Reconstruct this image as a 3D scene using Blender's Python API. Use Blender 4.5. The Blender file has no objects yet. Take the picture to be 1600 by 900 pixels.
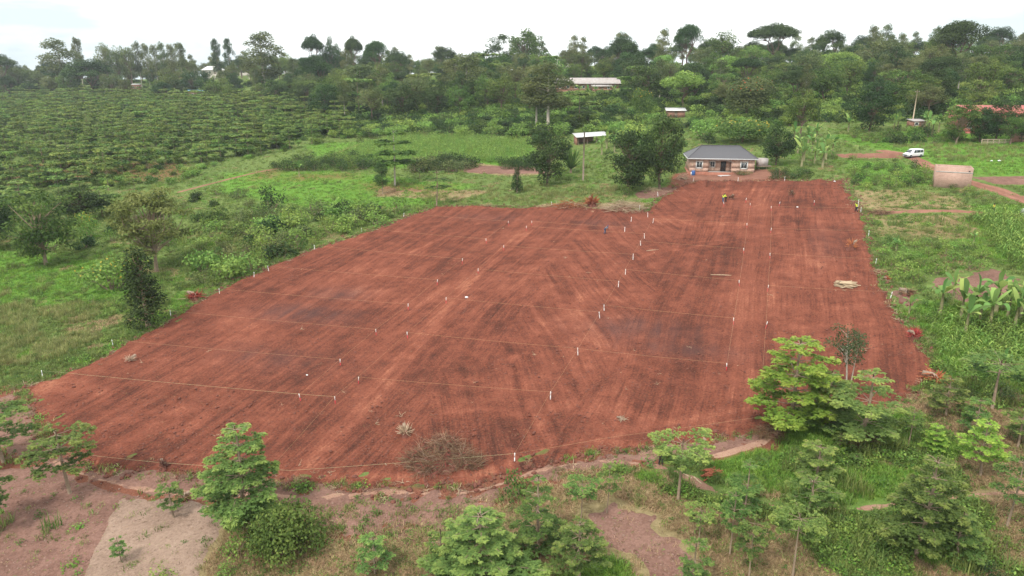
import bpy, math, random
import numpy as np
from mathutils import Vector

# ------------------------------------------------------------------ camera, sky, sun, exposure
sc = bpy.context.scene
COL = sc.collection
FPX = 1142.0                       # focal length in pixels of a 1600 px wide frame
PITCH = math.atan(355.0 / FPX)     # camera looks down by this much
CAMZ = 35.37
CS, SN = math.cos(PITCH), math.sin(PITCH)
cam_d = bpy.data.cameras.new('camera'); cam = bpy.data.objects.new('camera', cam_d); COL.objects.link(cam)
cam.location = (0, 0, CAMZ); cam.rotation_euler = (math.pi / 2 - PITCH, 0, 0)
cam_d.sensor_width = 36; cam_d.lens = 36 * FPX / 1600; cam_d.clip_start = 0.5; cam_d.clip_end = 9000
sc.camera = cam

SUN_EL, SUN_AZ = math.radians(52), math.radians(215)     # azimuth clockwise from north (+Y)
world = bpy.data.worlds.new('World'); sc.world = world; world.use_nodes = True
wn, wl = world.node_tree.nodes, world.node_tree.links
wn.clear()
w_out = wn.new('ShaderNodeOutputWorld'); w_bg = wn.new('ShaderNodeBackground'); w_bg.inputs['Strength'].default_value = 0.1
w_sky = wn.new('ShaderNodeTexSky'); w_sky.sky_type = 'NISHITA'; w_sky.sun_disc = False
w_sky.sun_elevation = SUN_EL; w_sky.sun_rotation = SUN_AZ; w_sky.dust_density = 1.0
w_tc = wn.new('ShaderNodeTexCoord'); w_map = wn.new('ShaderNodeMapping'); w_map.inputs['Scale'].default_value = (1.0, 1.0, 3.4)
w_map.inputs['Location'].default_value = (0.65, 0.2, 0.1)
w_no = wn.new('ShaderNodeTexNoise'); w_no.inputs['Scale'].default_value = 2.1; w_no.inputs['Detail'].default_value = 6; w_no.inputs['Roughness'].default_value = 0.55
w_rp = wn.new('ShaderNodeValToRGB'); w_rp.color_ramp.elements[0].position = 0.36; w_rp.color_ramp.elements[1].position = 0.56
w_rp.color_ramp.elements[0].color = (0.82, 0.82, 0.82, 1); w_rp.color_ramp.elements[1].color = (1, 1, 1, 1)
w_mix = wn.new('ShaderNodeMix'); w_mix.data_type = 'RGBA'; w_mix.inputs['B'].default_value = (10.6, 10.9, 10.6, 1)
wl.new(w_tc.outputs['Generated'], w_map.inputs['Vector']); wl.new(w_map.outputs['Vector'], w_no.inputs['Vector'])
wl.new(w_no.outputs['Fac'], w_rp.inputs['Fac']); wl.new(w_rp.outputs['Color'], w_mix.inputs['Factor'])
w_cl = wn.new('ShaderNodeValToRGB'); w_cl.color_ramp.elements[0].position = 0.40; w_cl.color_ramp.elements[1].position = 0.52
w_cl.color_ramp.elements[0].color = (0.42, 0.49, 0.51, 1); w_cl.color_ramp.elements[1].color = (0.84, 0.86, 0.84, 1)
w_sc = wn.new('ShaderNodeVectorMath'); w_sc.operation = 'SCALE'; w_sc.inputs['Scale'].default_value = 10.0
wl.new(w_no.outputs['Fac'], w_cl.inputs['Fac']); wl.new(w_cl.outputs['Color'], w_sc.inputs[0]); wl.new(w_sc.outputs['Vector'], w_mix.inputs['B'])
wl.new(w_sky.outputs['Color'], w_mix.inputs['A']); wl.new(w_mix.outputs['Result'], w_bg.inputs['Color'])
wl.new(w_bg.outputs['Background'], w_out.inputs['Surface'])

sun_d = bpy.data.lights.new('sun', 'SUN'); sun_d.energy = 1.5; sun_d.angle = math.radians(10); sun_d.color = (1.0, 0.96, 0.9)
sun = bpy.data.objects.new('sun', sun_d); COL.objects.link(sun)
_sd = Vector((math.sin(SUN_AZ) * math.cos(SUN_EL), math.cos(SUN_AZ) * math.cos(SUN_EL), math.sin(SUN_EL)))
sun.rotation_euler = _sd.to_track_quat('Z', 'Y').to_euler(); sun.location = (0, 0, 300)

sc.view_settings.view_transform = 'Standard'; sc.view_settings.look = 'None'
sc.view_settings.exposure = 1.08; sc.view_settings.gamma = 1.0; sc.view_settings.use_curve_mapping = False
cy = sc.cycles
cy.max_bounces = 5; cy.diffuse_bounces = 2; cy.transmission_bounces = 3; cy.transparent_max_bounces = 4; cy.volume_bounces = 0
cy.use_denoising = True; cy.denoiser = 'OPENIMAGEDENOISE'; cy.denoising_input_passes = 'RGB_ALBEDO_NORMAL'
cy.caustics_reflective = False; cy.caustics_refractive = False

HAZE = 0.00014
random.seed(7)
RNG = np.random.default_rng(11)
PI = math.pi

# ------------------------------------------------------------------ noise and terrain
def _h(ix, iy, s):
    n = (ix.astype(np.int64) * 374761393 + iy.astype(np.int64) * 668265263 + s * 974711) & 0x7fffffff
    n = ((n ^ (n >> 13)) * 1274126177) & 0x7fffffff
    n = n ^ (n >> 16)
    return (n & 0xffff) / 32767.5 - 1.0
def vnoise(x, y, s=0):
    x = np.asarray(x, float); y = np.asarray(y, float)
    ix, iy = np.floor(x), np.floor(y); fx, fy = x - ix, y - iy
    fx = fx * fx * (3 - 2 * fx); fy = fy * fy * (3 - 2 * fy)
    a = _h(ix, iy, s); b = _h(ix + 1, iy, s); c = _h(ix, iy + 1, s); d = _h(ix + 1, iy + 1, s)
    return (a + (b - a) * fx) * (1 - fy) + (c + (d - c) * fx) * fy
def fbm(x, y, o=4, s=0):
    r = 0; a = 0.5; x = np.asarray(x, float); y = np.asarray(y, float)
    for i in range(o):
        r = r + a * vnoise(x, y, s + i * 17); a *= 0.5; x = x * 2.03 + 3.1; y = y * 2.03 - 1.7
    return r
def sstep(a, b, x):
    t = np.clip((np.asarray(x, float) - a) / (b - a), 0, 1); return t * t * (3 - 2 * t)

def hz(X, N):
    X = np.asarray(X, float); N = np.asarray(N, float)
    cap = 380 + 200 * sstep(0, -300, X)
    k = 38.0
    q = np.clip((cap - N) / k, -40, 40)
    Nn = cap - k * np.log1p(np.exp(q))
    Xs = 520 * np.tanh(X / 520)
    z = 0.0629 * Xs + 0.0525 * Nn
    z = z + 7.0 * sstep(cap - 70, cap + 90, N) * (1 - sstep(60, 200, X))
    z = z - 0.02 * np.maximum(N - cap - 260, 0)
    far = sstep(170, 300, N) + sstep(70, 150, np.abs(X - 10)) * (N < 400)
    z = z + np.minimum(far, 1) * 1.3 * fbm(X / 75 + 9.3, N / 75, 2, 3)
    return z
def pdepth(P):
    return P[1] * CS - (P[2] - CAMZ) * SN
_T = np.concatenate([np.arange(30, 260, 1.0), np.arange(260, 1400, 4.0)])
def ray(px, py):
    a, b = (px - 800) / FPX, (py - 450) / FPX
    return np.array([a, CS - b * SN, -SN - b * CS])
def at(px, py):
    """the point of the terrain seen at a pixel of the 1600 x 900 picture"""
    while True:
        d = ray(px, py); P = d[None, :] * _T[:, None]; g = P[:, 2] + CAMZ - hz(P[:, 0], P[:, 1])
        if py > 200 or ((g < 0).any() and _T[int(np.argmax(g < 0))] < 760): break
        py += 1.0
    i = int(np.argmax(g < 0)) if (g < 0).any() else len(_T) - 1
    i = max(i, 1)
    lo, hi = _T[i - 1], _T[i]
    for _ in range(14):
        m = (lo + hi) / 2; p = d * m
        if p[2] + CAMZ - float(hz(p[0], p[1])) < 0: hi = m
        else: lo = m
    p = d * hi
    return Vector((p[0], p[1], float(hz(p[0], p[1]))))
def height_for(P, top):
    """height of a vertical thing at P that reaches picture row top"""
    m = (top - 450) / FPX
    U = P[1] * (m * CS + SN) / (m * SN - CS)
    return U + CAMZ - P[2]
def project(X, N, Z):
    U = Z - CAMZ
    d = N * CS - U * SN
    return 800 + FPX * X / d, 450 + FPX * (-N * SN - U * CS) / d
def poly(pts):
    return np.array([at(*p)[:2] for p in pts])
def inside(pl, X, N):
    X = np.asarray(X); r = np.zeros(X.shape, bool); n = len(pl)
    for i in range(n):
        x1, y1 = pl[i]; x2, y2 = pl[(i + 1) % n]
        c = ((y1 > N) != (y2 > N)) & (X < (x2 - x1) * (N - y1) / (y2 - y1 + 1e-12) + x1)
        r ^= c
    return r
def seg_dist(pl, X, N, closed=True):
    d = np.full(np.shape(X), 1e9); n = len(pl)
    for i in range(n if closed else n - 1):
        a = pl[i]; b = pl[(i + 1) % n]; ab = b - a; L = ab @ ab + 1e-12
        t = np.clip(((X - a[0]) * ab[0] + (N - a[1]) * ab[1]) / L, 0, 1)
        d = np.minimum(d, np.hypot(X - a[0] - t * ab[0], N - a[1] - t * ab[1]))
    return d
def sdist(pl, X, N):
    d = seg_dist(pl, X, N); return np.where(inside(pl, X, N), d, -d)

# ------------------------------------------------------------------ mesh helpers
class MB:
    def __init__(s): s.V = []; s.F = []; s.T = []; s.M = []; s.n = 0
    def add(s, V, F, tint=0.5, mi=0):
        V = np.asarray(V, float).reshape(-1, 3); F = np.asarray(F, np.int64)
        s.V.append(V); s.F.append(F + s.n); s.n += len(V)
        t = np.full(len(F), tint, float) if np.isscalar(tint) else np.asarray(tint, float)
        s.T.append(t); s.M.append(np.full(len(F), mi, np.int32)); return s
    def box(s, x0, x1, y0, y1, z0, z1, mi=0, tint=0.5):
        V = [(x, y, z) for z in (z0, z1) for y in (y0, y1) for x in (x0, x1)]
        return s.add(V, [(0, 2, 3, 1), (4, 5, 7, 6), (0, 1, 5, 4), (2, 6, 7, 3), (0, 4, 6, 2), (1, 3, 7, 5)], tint, mi)
    def tube(s, P, R, k=6, mi=0, tint=0.5, cap=True):
        P = np.asarray(P, float); n = len(P); R = np.broadcast_to(np.asarray(R, float), (n,))
        D = np.gradient(P, axis=0); D /= np.linalg.norm(D, axis=1)[:, None] + 1e-9
        up = np.where(np.abs(D[:, 2:3]) > 0.9, np.array([[1., 0, 0]]), np.array([[0, 0, 1.]]))
        A = np.cross(D, up); A /= np.linalg.norm(A, axis=1)[:, None] + 1e-9; B = np.cross(D, A)
        an = np.arange(k) * 2 * PI / k
        V = P[:, None, :] + R[:, None, None] * (np.cos(an)[None, :, None] * A[:, None, :] + np.sin(an)[None, :, None] * B[:, None, :])
        i = np.arange(n - 1)[:, None] * k; j = np.arange(k)[None, :]; j2 = (j + 1) % k
        F = np.stack([i + j, i + k + j, i + k + j2, i + j2], -1).reshape(-1, 4)
        s.add(V.reshape(-1, 3), F, tint, mi)
        if cap:
            b = s.n - n * k
            s.F.append(np.array([list(range(b + (n - 1) * k, b + n * k))], np.int64)); s.T.append(np.array([0.5])); s.M.append(np.array([mi], np.int32))
            s.F.append(np.array([list(range(b + k - 1, b - 1, -1))], np.int64)); s.T.append(np.array([0.5])); s.M.append(np.array([mi], np.int32))
        return s
    def mesh(s, name, mats, smooth=False):
        me = bpy.data.meshes.new(name)
        V = np.concatenate(s.V) if s.V else np.zeros((0, 3))
        loops = np.concatenate([f.ravel() for f in s.F]); tot = np.concatenate([np.full(len(f), f.shape[1], np.int32) for f in s.F])
        st = np.concatenate([[0], np.cumsum(tot)[:-1]]).astype(np.int32)
        me.vertices.add(len(V)); me.vertices.foreach_set('co', V.astype(np.float32).ravel())
        me.loops.add(len(loops)); me.loops.foreach_set('vertex_index', loops.astype(np.int32))
        me.polygons.add(len(tot)); me.polygons.foreach_set('loop_start', st); me.polygons.foreach_set('loop_total', tot)
        me.polygons.foreach_set('material_index', np.concatenate(s.M))
        if smooth: me.polygons.foreach_set('use_smooth', np.ones(len(tot), bool))
        a = me.attributes.new('tint', 'FLOAT', 'FACE'); a.data.foreach_set('value', np.concatenate(s.T).astype(np.float32))
        for m in (mats if isinstance(mats, (list, tuple)) else [mats]): me.materials.append(m)
        me.update(calc_edges=True); me.validate()
        return me
    def obj(s, name, mats, parent=None, smooth=False, loc=None, rotz=0):
        return mkobj(name, s.mesh(name, mats, smooth), parent, loc, rotz)
def mkobj(name, data, parent=None, loc=None, rotz=0):
    o = bpy.data.objects.new(name, data); COL.objects.link(o)
    if parent is not None: o.parent = parent
    if loc is not None: o.location = loc
    if rotz: o.rotation_euler = (0, 0, rotz)
    return o
def tag(o, label=None, cat=None, group=None, kind=None):
    if label: o['label'] = label
    if cat: o['category'] = cat
    if group: o['group'] = group
    if kind: o['kind'] = kind
    return o
def thing(name, label, cat, loc, rotz=0, group=None):
    return tag(mkobj(name, None, None, loc, rotz), label, cat, group)

# ------------------------------------------------------------------ materials
def mat(name):
    m = bpy.data.materials.new(name); m.use_nodes = True; nt = m.node_tree; nt.nodes.clear()
    out = nt.nodes.new('ShaderNodeOutputMaterial'); return m, nt.nodes, nt.links, out
def N_(ns, t, **kw):
    n = ns.new(t)
    for k, v in kw.items():
        if k in n.inputs: n.inputs[k].default_value = v
        else: setattr(n, k, v)
    return n
def ramp(ns, stops):
    r = ns.new('ShaderNodeValToRGB'); e = r.color_ramp.elements
    while len(e) < len(stops): e.new(0.5)
    for i, (p, c) in enumerate(stops):
        e[i].position = p; e[i].color = (c[0], c[1], c[2], 1)
    return r
def mixc(ns, ls, fac, a, b, mode='MIX'):
    m = ns.new('ShaderNodeMix'); m.data_type = 'RGBA'; m.blend_type = mode
    for k, v in (('Factor', fac), ('A', a), ('B', b)):
        if hasattr(v, 'is_linked'): ls.new(v, m.inputs[k])
        elif k == 'Factor': m.inputs[k].default_value = v
        else: m.inputs[k].default_value = (v[0], v[1], v[2], 1)
    return m.outputs['Result']
def attr(ns, n):
    a = ns.new('ShaderNodeAttribute'); a.attribute_name = n; return a.outputs['Fac']
def noise(ns, ls, scale, detail=4, rough=0.6, vec=None, dist=0.0):
    n = N_(ns, 'ShaderNodeTexNoise', Scale=scale, Detail=detail, Roughness=rough, Distortion=dist)
    if vec is not None: ls.new(vec, n.inputs['Vector'])
    return n.outputs['Fac']
def geo_pos(ns): return ns.new('ShaderNodeNewGeometry').outputs['Position']
def obj_pos(ns): return ns.new('ShaderNodeTexCoord').outputs['Object']
def bumpn(ns, ls, h, dist, strength=1.0):
    b = N_(ns, 'ShaderNodeBump', Distance=dist, Strength=strength); ls.new(h, b.inputs['Height']); return b.outputs['Normal']

def leaf_mat(name, d, m_, l, trans=0.33, var=0.22):
    m, ns, ls, out = mat(name)
    r = ramp(ns, [(0.0, d), (0.5, m_), (1.0, l)]); ls.new(attr(ns, 'tint'), r.inputs['Fac'])
    oi = ns.new('ShaderNodeObjectInfo')
    hs = ns.new('ShaderNodeHueSaturation')
    mr = N_(ns, 'ShaderNodeMapRange'); mr.inputs['To Min'].default_value = 1 - var; mr.inputs['To Max'].default_value = 1 + var
    ls.new(oi.outputs['Random'], mr.inputs['Value']); ls.new(mr.outputs['Result'], hs.inputs['Value'])
    mul = N_(ns, 'ShaderNodeMath', operation='MULTIPLY'); mul.inputs[1].default_value = 7.31; ls.new(oi.outputs['Random'], mul.inputs[0])
    fr = N_(ns, 'ShaderNodeMath', operation='FRACT'); ls.new(mul.outputs[0], fr.inputs[0])
    mh = N_(ns, 'ShaderNodeMapRange'); mh.inputs['To Min'].default_value = 0.468; mh.inputs['To Max'].default_value = 0.512
    ls.new(fr.outputs[0], mh.inputs['Value']); ls.new(mh.outputs['Result'], hs.inputs['Hue']); ls.new(r.outputs['Color'], hs.inputs['Color'])
    p = N_(ns, 'ShaderNodeBsdfPrincipled', Roughness=0.6); p.inputs['Specular IOR Level'].default_value = 0.1
    t = ns.new('ShaderNodeBsdfTranslucent'); x = N_(ns, 'ShaderNodeMixShader', Fac=trans)
    ls.new(hs.outputs['Color'], p.inputs['Base Color']); ls.new(hs.outputs['Color'], t.inputs['Color'])
    ls.new(p.outputs['BSDF'], x.inputs[1]); ls.new(t.outputs['BSDF'], x.inputs[2]); ls.new(x.outputs['Shader'], out.inputs['Surface'])
    return m
def plain(name, c, rough=0.8, nscale=6.0, namp=0.25, bump=0.0, spec=0.3, metallic=0.0):
    """one colour with mottling and a little relief"""
    m, ns, ls, out = mat(name); v = obj_pos(ns); n = noise(ns, ls, nscale, 5, 0.65, v)
    r = ramp(ns, [(0.25, [k * (1 - namp) for k in c]), (0.75, [min(1, k * (1 + namp)) for k in c])]); ls.new(n, r.inputs['Fac'])
    p = N_(ns, 'ShaderNodeBsdfPrincipled', Roughness=rough, Metallic=metallic); p.inputs['Specular IOR Level'].default_value = spec
    ls.new(r.outputs['Color'], p.inputs['Base Color'])
    if bump: ls.new(bumpn(ns, ls, n, bump), p.inputs['Normal'])
    ls.new(p.outputs['BSDF'], out.inputs['Surface']); return m
def brick_mat(name, c1, c2, mortar, scale=1.0, plane='XZ'):
    m, ns, ls, out = mat(name); v = obj_pos(ns)
    sp = ns.new('ShaderNodeSeparateXYZ'); ls.new(v, sp.inputs[0]); ad = N_(ns, 'ShaderNodeMath', operation='ADD')
    ls.new(sp.outputs['X'], ad.inputs[0]); ls.new(sp.outputs['Y'], ad.inputs[1])
    cb = ns.new('ShaderNodeCombineXYZ'); ls.new(ad.outputs[0], cb.inputs['X']); ls.new(sp.outputs['Z'], cb.inputs['Y'])
    b = ns.new('ShaderNodeTexBrick'); b.inputs['Scale'].default_value = scale
    b.inputs['Color1'].default_value = (*c1, 1); b.inputs['Color2'].default_value = (*c2, 1); b.inputs['Mortar'].default_value = (*mortar, 1)
    b.inputs['Brick Width'].default_value = 0.30; b.inputs['Row Height'].default_value = 0.15; b.inputs['Mortar Size'].default_value = 0.018
    ls.new(cb.outputs[0], b.inputs['Vector'])
    n = noise(ns, ls, 1.3, 5, 0.6, v); r = ramp(ns, [(0.3, (0.9, 0.88, 0.87)), (0.7, (1.06, 1.05, 1.04))]); ls.new(n, r.inputs['Fac'])
    c = mixc(ns, ls, 1.0, b.outputs['Color'], r.outputs['Color'], 'MULTIPLY')
    p = N_(ns, 'ShaderNodeBsdfPrincipled', Roughness=0.9); p.inputs['Specular IOR Level'].default_value = 0.2
    ls.new(c, p.inputs['Base Color']); ls.new(bumpn(ns, ls, b.outputs['Fac'], -0.02), p.inputs['Normal'])
    ls.new(p.outputs['BSDF'], out.inputs['Surface']); return m
def sheet_mat(name, c, rust=(0.25, 0.12, 0.07), amount=0.3, pitch=0.25, rough=0.5, metal=0.0):
    """corrugated iron: ribs across local X, weather stains"""
    m, ns, ls, out = mat(name); v = obj_pos(ns)
    w = N_(ns, 'ShaderNodeTexWave', Scale=1.0 / pitch * 0.5); ls.new(v, w.inputs['Vector'])
    n = noise(ns, ls, 0.9, 6, 0.7, v); r = ramp(ns, [(0.62 - amount * 0.5, c), (0.8, rust)]); ls.new(n, r.inputs['Fac'])
    p = N_(ns, 'ShaderNodeBsdfPrincipled', Roughness=rough, Metallic=metal); ls.new(r.outputs['Color'], p.inputs['Base Color'])
    ls.new(bumpn(ns, ls, w.outputs['Fac'], 0.03), p.inputs['Normal']); ls.new(p.outputs['BSDF'], out.inputs['Surface']); return m
def soil_mat(name, stops, straw=(0.3, 0.22, 0.12), bump=0.05, fine=9.0, strawamt=0.5, streak=0.0, streak_rot=0.0):
    m, ns, ls, out = mat(name); v = geo_pos(ns)
    n1 = noise(ns, ls, 0.35, 5, 0.6, v); n2 = noise(ns, ls, fine, 5, 0.7, v); n3 = noise(ns, ls, 2.3, 4, 0.65, v)
    a = N_(ns, 'ShaderNodeMath', operation='MULTIPLY_ADD'); a.inputs[1].default_value = 0.4; ls.new(n1, a.inputs[0]); ls.new(attr(ns, 'tint'), a.inputs[2])
    b = N_(ns, 'ShaderNodeMath', operation='MULTIPLY_ADD'); b.inputs[1].default_value = 1.25; ls.new(n2, b.inputs[0]); ls.new(a.outputs[0], b.inputs[2])
    s = N_(ns, 'ShaderNodeMath', operation='SUBTRACT'); s.inputs[1].default_value = 0.825; ls.new(b.outputs[0], s.inputs[0])
    so = s.outputs[0]
    if streak:
        # fine lines left by blade and tracks, running along the worked direction
        fu_, fv_ = attr(ns, 'fu'), attr(ns, 'fv')
        big = noise(ns, ls, 0.11, 3, 0.6, v); bm = N_(ns, 'ShaderNodeMapRange'); bm.inputs['From Min'].default_value = 0.35; bm.inputs['From Max'].default_value = 0.65; bm.inputs['To Min'].default_value = 0.25; bm.inputs['To Max'].default_value = 1.15; ls.new(big, bm.inputs['Value'])
        for sx, sy, w_ in ((2.6, 0.09, 1.0), (6.0, 0.30, 0.6)):
            cb = ns.new('ShaderNodeCombineXYZ'); m1 = N_(ns, 'ShaderNodeMath', operation='MULTIPLY'); m1.inputs[1].default_value = sx; ls.new(fu_, m1.inputs[0]); m2 = N_(ns, 'ShaderNodeMath', operation='MULTIPLY'); m2.inputs[1].default_value = sy; ls.new(fv_, m2.inputs[0])
            ls.new(m1.outputs[0], cb.inputs['X']); ls.new(m2.outputs[0], cb.inputs['Y'])
            ns_ = noise(ns, ls, 1.0, 3, 0.65, cb.outputs[0], 0.5)
            q1 = N_(ns, 'ShaderNodeMath', operation='SUBTRACT'); q1.inputs[1].default_value = 0.5; ls.new(ns_, q1.inputs[0])
            q0 = N_(ns, 'ShaderNodeMath', operation='MULTIPLY'); ls.new(q1.outputs[0], q0.inputs[0]); ls.new(bm.outputs['Result'], q0.inputs[1]); q2 = N_(ns, 'ShaderNodeMath', operation='MULTIPLY_ADD'); q2.inputs[1].default_value = streak * w_; ls.new(q0.outputs[0], q2.inputs[0]); ls.new(so, q2.inputs[2]); so = q2.outputs[0]
    r = ramp(ns, stops); ls.new(so, r.inputs['Fac'])
    c = r.outputs['Color']
    # dark crumbs
    vo = N_(ns, 'ShaderNodeTexNoise', Scale=fine * 0.55, Detail=2.0, Roughness=0.8); ls.new(v, vo.inputs['Vector']); dr = ramp(ns, [(0.30, (0.5, 0.48, 0.46)), (0.40, (1, 1, 1))]); ls.new(vo.outputs['Fac'], dr.inputs['Fac'])
    c = mixc(ns, ls, 0.8, c, dr.outputs['Color'], 'MULTIPLY')
    c = mixc(ns, ls, attr(ns, 'char'), c, (0.075, 0.05, 0.05))
    # pale roots and stubble lying on the soil
    sr = ramp(ns, [(0.60, (0, 0, 0)), (0.72, (1, 1, 1))]); n4 = noise(ns, ls, 5.5, 3, 0.7, v, 1.2); ls.new(n4, sr.inputs['Fac'])
    sm = N_(ns, 'ShaderNodeMath', operation='MULTIPLY'); ls.new(sr.outputs['Color'], sm.inputs[0])
    sa = N_(ns, 'ShaderNodeMath', operation='MULTIPLY_ADD'); sa.inputs[1].default_value = 1.0; sa.inputs[2].default_value = 0.10 * strawamt
    ls.new(attr(ns, 'straw'), sa.inputs[0]); ls.new(sa.outputs[0], sm.inputs[1])
    c = mixc(ns, ls, sm.outputs[0], c, straw)
    p = N_(ns, 'ShaderNodeBsdfPrincipled', Roughness=0.95); p.inputs['Specular IOR Level'].default_value = 0.01
    ls.new(c, p.inputs['Base Color'])
    hb = N_(ns, 'ShaderNodeMath', operation='ADD'); ls.new(n2, hb.inputs[0]); ls.new(n3, hb.inputs[1])
    ls.new(bumpn(ns, ls, hb.outputs[0], bump), p.inputs['Normal'])
    ls.new(p.outputs['BSDF'], out.inputs['Surface']); return m

SOIL_RED = [(0.0, (0.075, 0.031, 0.023)), (0.35, (0.162, 0.054, 0.035)), (0.62, (0.236, 0.079, 0.050)), (1.0, (0.37, 0.15, 0.09))]
SOIL_BROWN = [(0.0, (0.11, 0.06, 0.045)), (0.4, (0.2, 0.11, 0.085)), (0.7, (0.27, 0.155, 0.12)), (1.0, (0.36, 0.22, 0.17))]
SOIL_PALE = [(0.0, (0.15, 0.10, 0.075)), (0.4, (0.265, 0.18, 0.135)), (0.7, (0.335, 0.235, 0.178)), (1.0, (0.42, 0.31, 0.235))]
SOIL_PATH = [(0.0, (0.16, 0.08, 0.055)), (0.4, (0.27, 0.15, 0.105)), (0.7, (0.35, 0.21, 0.15)), (1.0, (0.45, 0.3, 0.215))]
SOIL_TRACK = [(0.0, (0.13, 0.06, 0.042)), (0.4, (0.23, 0.11, 0.078)), (0.7, (0.30, 0.15, 0.105)), (1.0, (0.40, 0.22, 0.155))]
SOIL_DRYG = [(0.0, (0.12, 0.085, 0.04)), (0.4, (0.23, 0.17, 0.085)), (0.7, (0.32, 0.25, 0.13)), (1.0, (0.42, 0.34, 0.19))]
M = {}
M['soil_red'] = soil_mat('red_soil', SOIL_RED, bump=0.12, fine=5.0, streak=0.85)
M['soil_brown'] = soil_mat('brown_soil', SOIL_BROWN, bump=0.06, fine=5)
M['soil_pale'] = soil_mat('pale_soil', SOIL_PALE, straw=(0.2, 0.2, 0.09), bump=0.06, fine=5)
M['soil_path'] = soil_mat('trodden_soil', SOIL_PATH, bump=0.02)
M['soil_track'] = soil_mat('track_soil', SOIL_TRACK, bump=0.03)
M['soil_dry'] = soil_mat('dry_stubble', SOIL_DRYG, straw=(0.11, 0.17, 0.05), bump=0.05, strawamt=2.5)

def ground_mat():
    m, ns, ls, out = mat('grassland'); v = geo_pos(ns)
    n1 = noise(ns, ls, 0.05, 5, 0.6, v); n2 = noise(ns, ls, 1.4, 6, 0.7, v); n3 = noise(ns, ls, 7.0, 4, 0.7, v)
    r = ramp(ns, [(0.3, (0.075, 0.115, 0.03)), (0.5, (0.135, 0.185, 0.055)), (0.72, (0.21, 0.25, 0.09))]); ls.new(n2, r.inputs['Fac'])
    r1 = ramp(ns, [(0.3, (0.8, 0.85, 0.8)), (0.7, (1.15, 1.1, 1.1))]); ls.new(n1, r1.inputs['Fac'])
    c = mixc(ns, ls, 1.0, r.outputs['Color'], r1.outputs['Color'], 'MULTIPLY')
    rl = ramp(ns, [(0.3, (0.08, 0.17, 0.025)), (0.7, (0.16, 0.29, 0.05))]); ls.new(n2, rl.inputs['Fac'])
    c = mixc(ns, ls, attr(ns, 'lush'), c, rl.outputs['Color'])
    rd = ramp(ns, [(0.3, (0.17, 0.13, 0.06)), (0.7, (0.36, 0.28, 0.15))]); ls.new(n2, rd.inputs['Fac'])
    def thr(a):
        q = N_(ns, 'ShaderNodeMath', operation='MULTIPLY_ADD'); q.inputs[1].default_value = 1.6; ls.new(attr(ns, a), q.inputs[0]); 
        t = N_(ns, 'ShaderNodeMath', operation='SUBTRACT'); t.inputs[1].default_value = 1.0; ls.new(q.outputs[0], t.inputs[0])
        ls.new(n2, q.inputs[2]); u = N_(ns, 'ShaderNodeMapRange'); u.inputs['From Min'].default_value = -0.25; u.inputs['From Max'].default_value = 0.25
        ls.new(t.outputs[0], u.inputs['Value']); return u.outputs['Result']
    c = mixc(ns, ls, thr('dry'), c, rd.outputs['Color'])
    rs = ramp(ns, [(0.3, (0.14, 0.055, 0.035)), (0.7, (0.27, 0.11, 0.07))]); ls.new(n3, rs.inputs['Fac'])
    c = mixc(ns, ls, thr('soil'), c, rs.outputs['Color'])
    p = N_(ns, 'ShaderNodeBsdfPrincipled', Roughness=0.95); p.inputs['Specular IOR Level'].default_value = 0.01
    ls.new(c, p.inputs['Base Color']); hb = N_(ns, 'ShaderNodeMath', operation='ADD'); ls.new(n2, hb.inputs[0]); ls.new(n3, hb.inputs[1])
    ls.new(bumpn(ns, ls, hb.outputs[0], 0.12), p.inputs['Normal']); ls.new(p.outputs['BSDF'], out.inputs['Surface']); return m
M['ground'] = ground_mat()

# ------------------------------------------------------------------ zones of the land (outlines on the terrain)
FIELD = poly([(30, 606), (75, 592), (130, 574), (240, 514), (330, 459), (420, 417), (500, 386), (580, 361), (640, 338), (682, 323), (740, 322), (800, 324), (900, 323),
              (1008, 330), (1030, 312), (1055, 296), (1092, 283), (1200, 283), (1318, 281), (1324, 297), (1347, 332), (1360, 385), (1377, 440), (1402, 482), (1432, 530), (1480, 590),
              (1445, 604), (1400, 640), (1330, 648), (1240, 660), (1190, 676), (1110, 690), (1010, 700), (900, 716), (830, 738), (740, 760), (600, 764), (470, 756),
              (380, 744), (250, 738), (150, 734), (100, 708), (72, 685), (58, 650), (40, 622)])
Z_LUSH = [poly(p) for p in (
    [(-60, 385), (120, 400), (215, 420), (215, 455), (150, 490), (60, 480), (-60, 500)],
    [(1115, 705), (1250, 655), (1440, 645), (1500, 700), (1390, 780), (1250, 785), (1120, 745)],
    [(950, 868), (990, 868), (1020, 910), (860, 910)],
    [(1290, 212), (1420, 205), (1640, 215), (1640, 300), (1520, 270), (1445, 255), (1390, 240)],
    [(350, 270), (520, 268), (740, 290), (660, 320), (520, 330), (340, 300)],
    [(480, 225), (700, 215), (830, 225), (830, 262), (500, 262)],
    [(1330, 250), (1450, 262), (1450, 290), (1330, 290)],
    [(1520, 320), (1640, 320), (1640, 420), (1530, 400)], [(1430, 470), (1640, 470), (1640, 620), (1480, 600)])]
Z_DRY = [poly(p) for p in (
    [(330, 830), (480, 790), (700, 790), (760, 775), (870, 745), (1000, 745), (1100, 790), (1250, 830), (1400, 960), (250, 960)],
    [(1390, 610), (1480, 606), (1570, 640), (1550, 690), (1440, 668)], [(1480, 640), (1650, 640), (1650, 900), (1560, 880), (1500, 720)], 
    [(590, 292), (760, 300), (720, 312), (590, 306)], [(740, 255), (860, 268), (820, 275), (690, 265)], [(840, 318), (1010, 318), (1000, 327), (840, 323)])]
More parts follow.
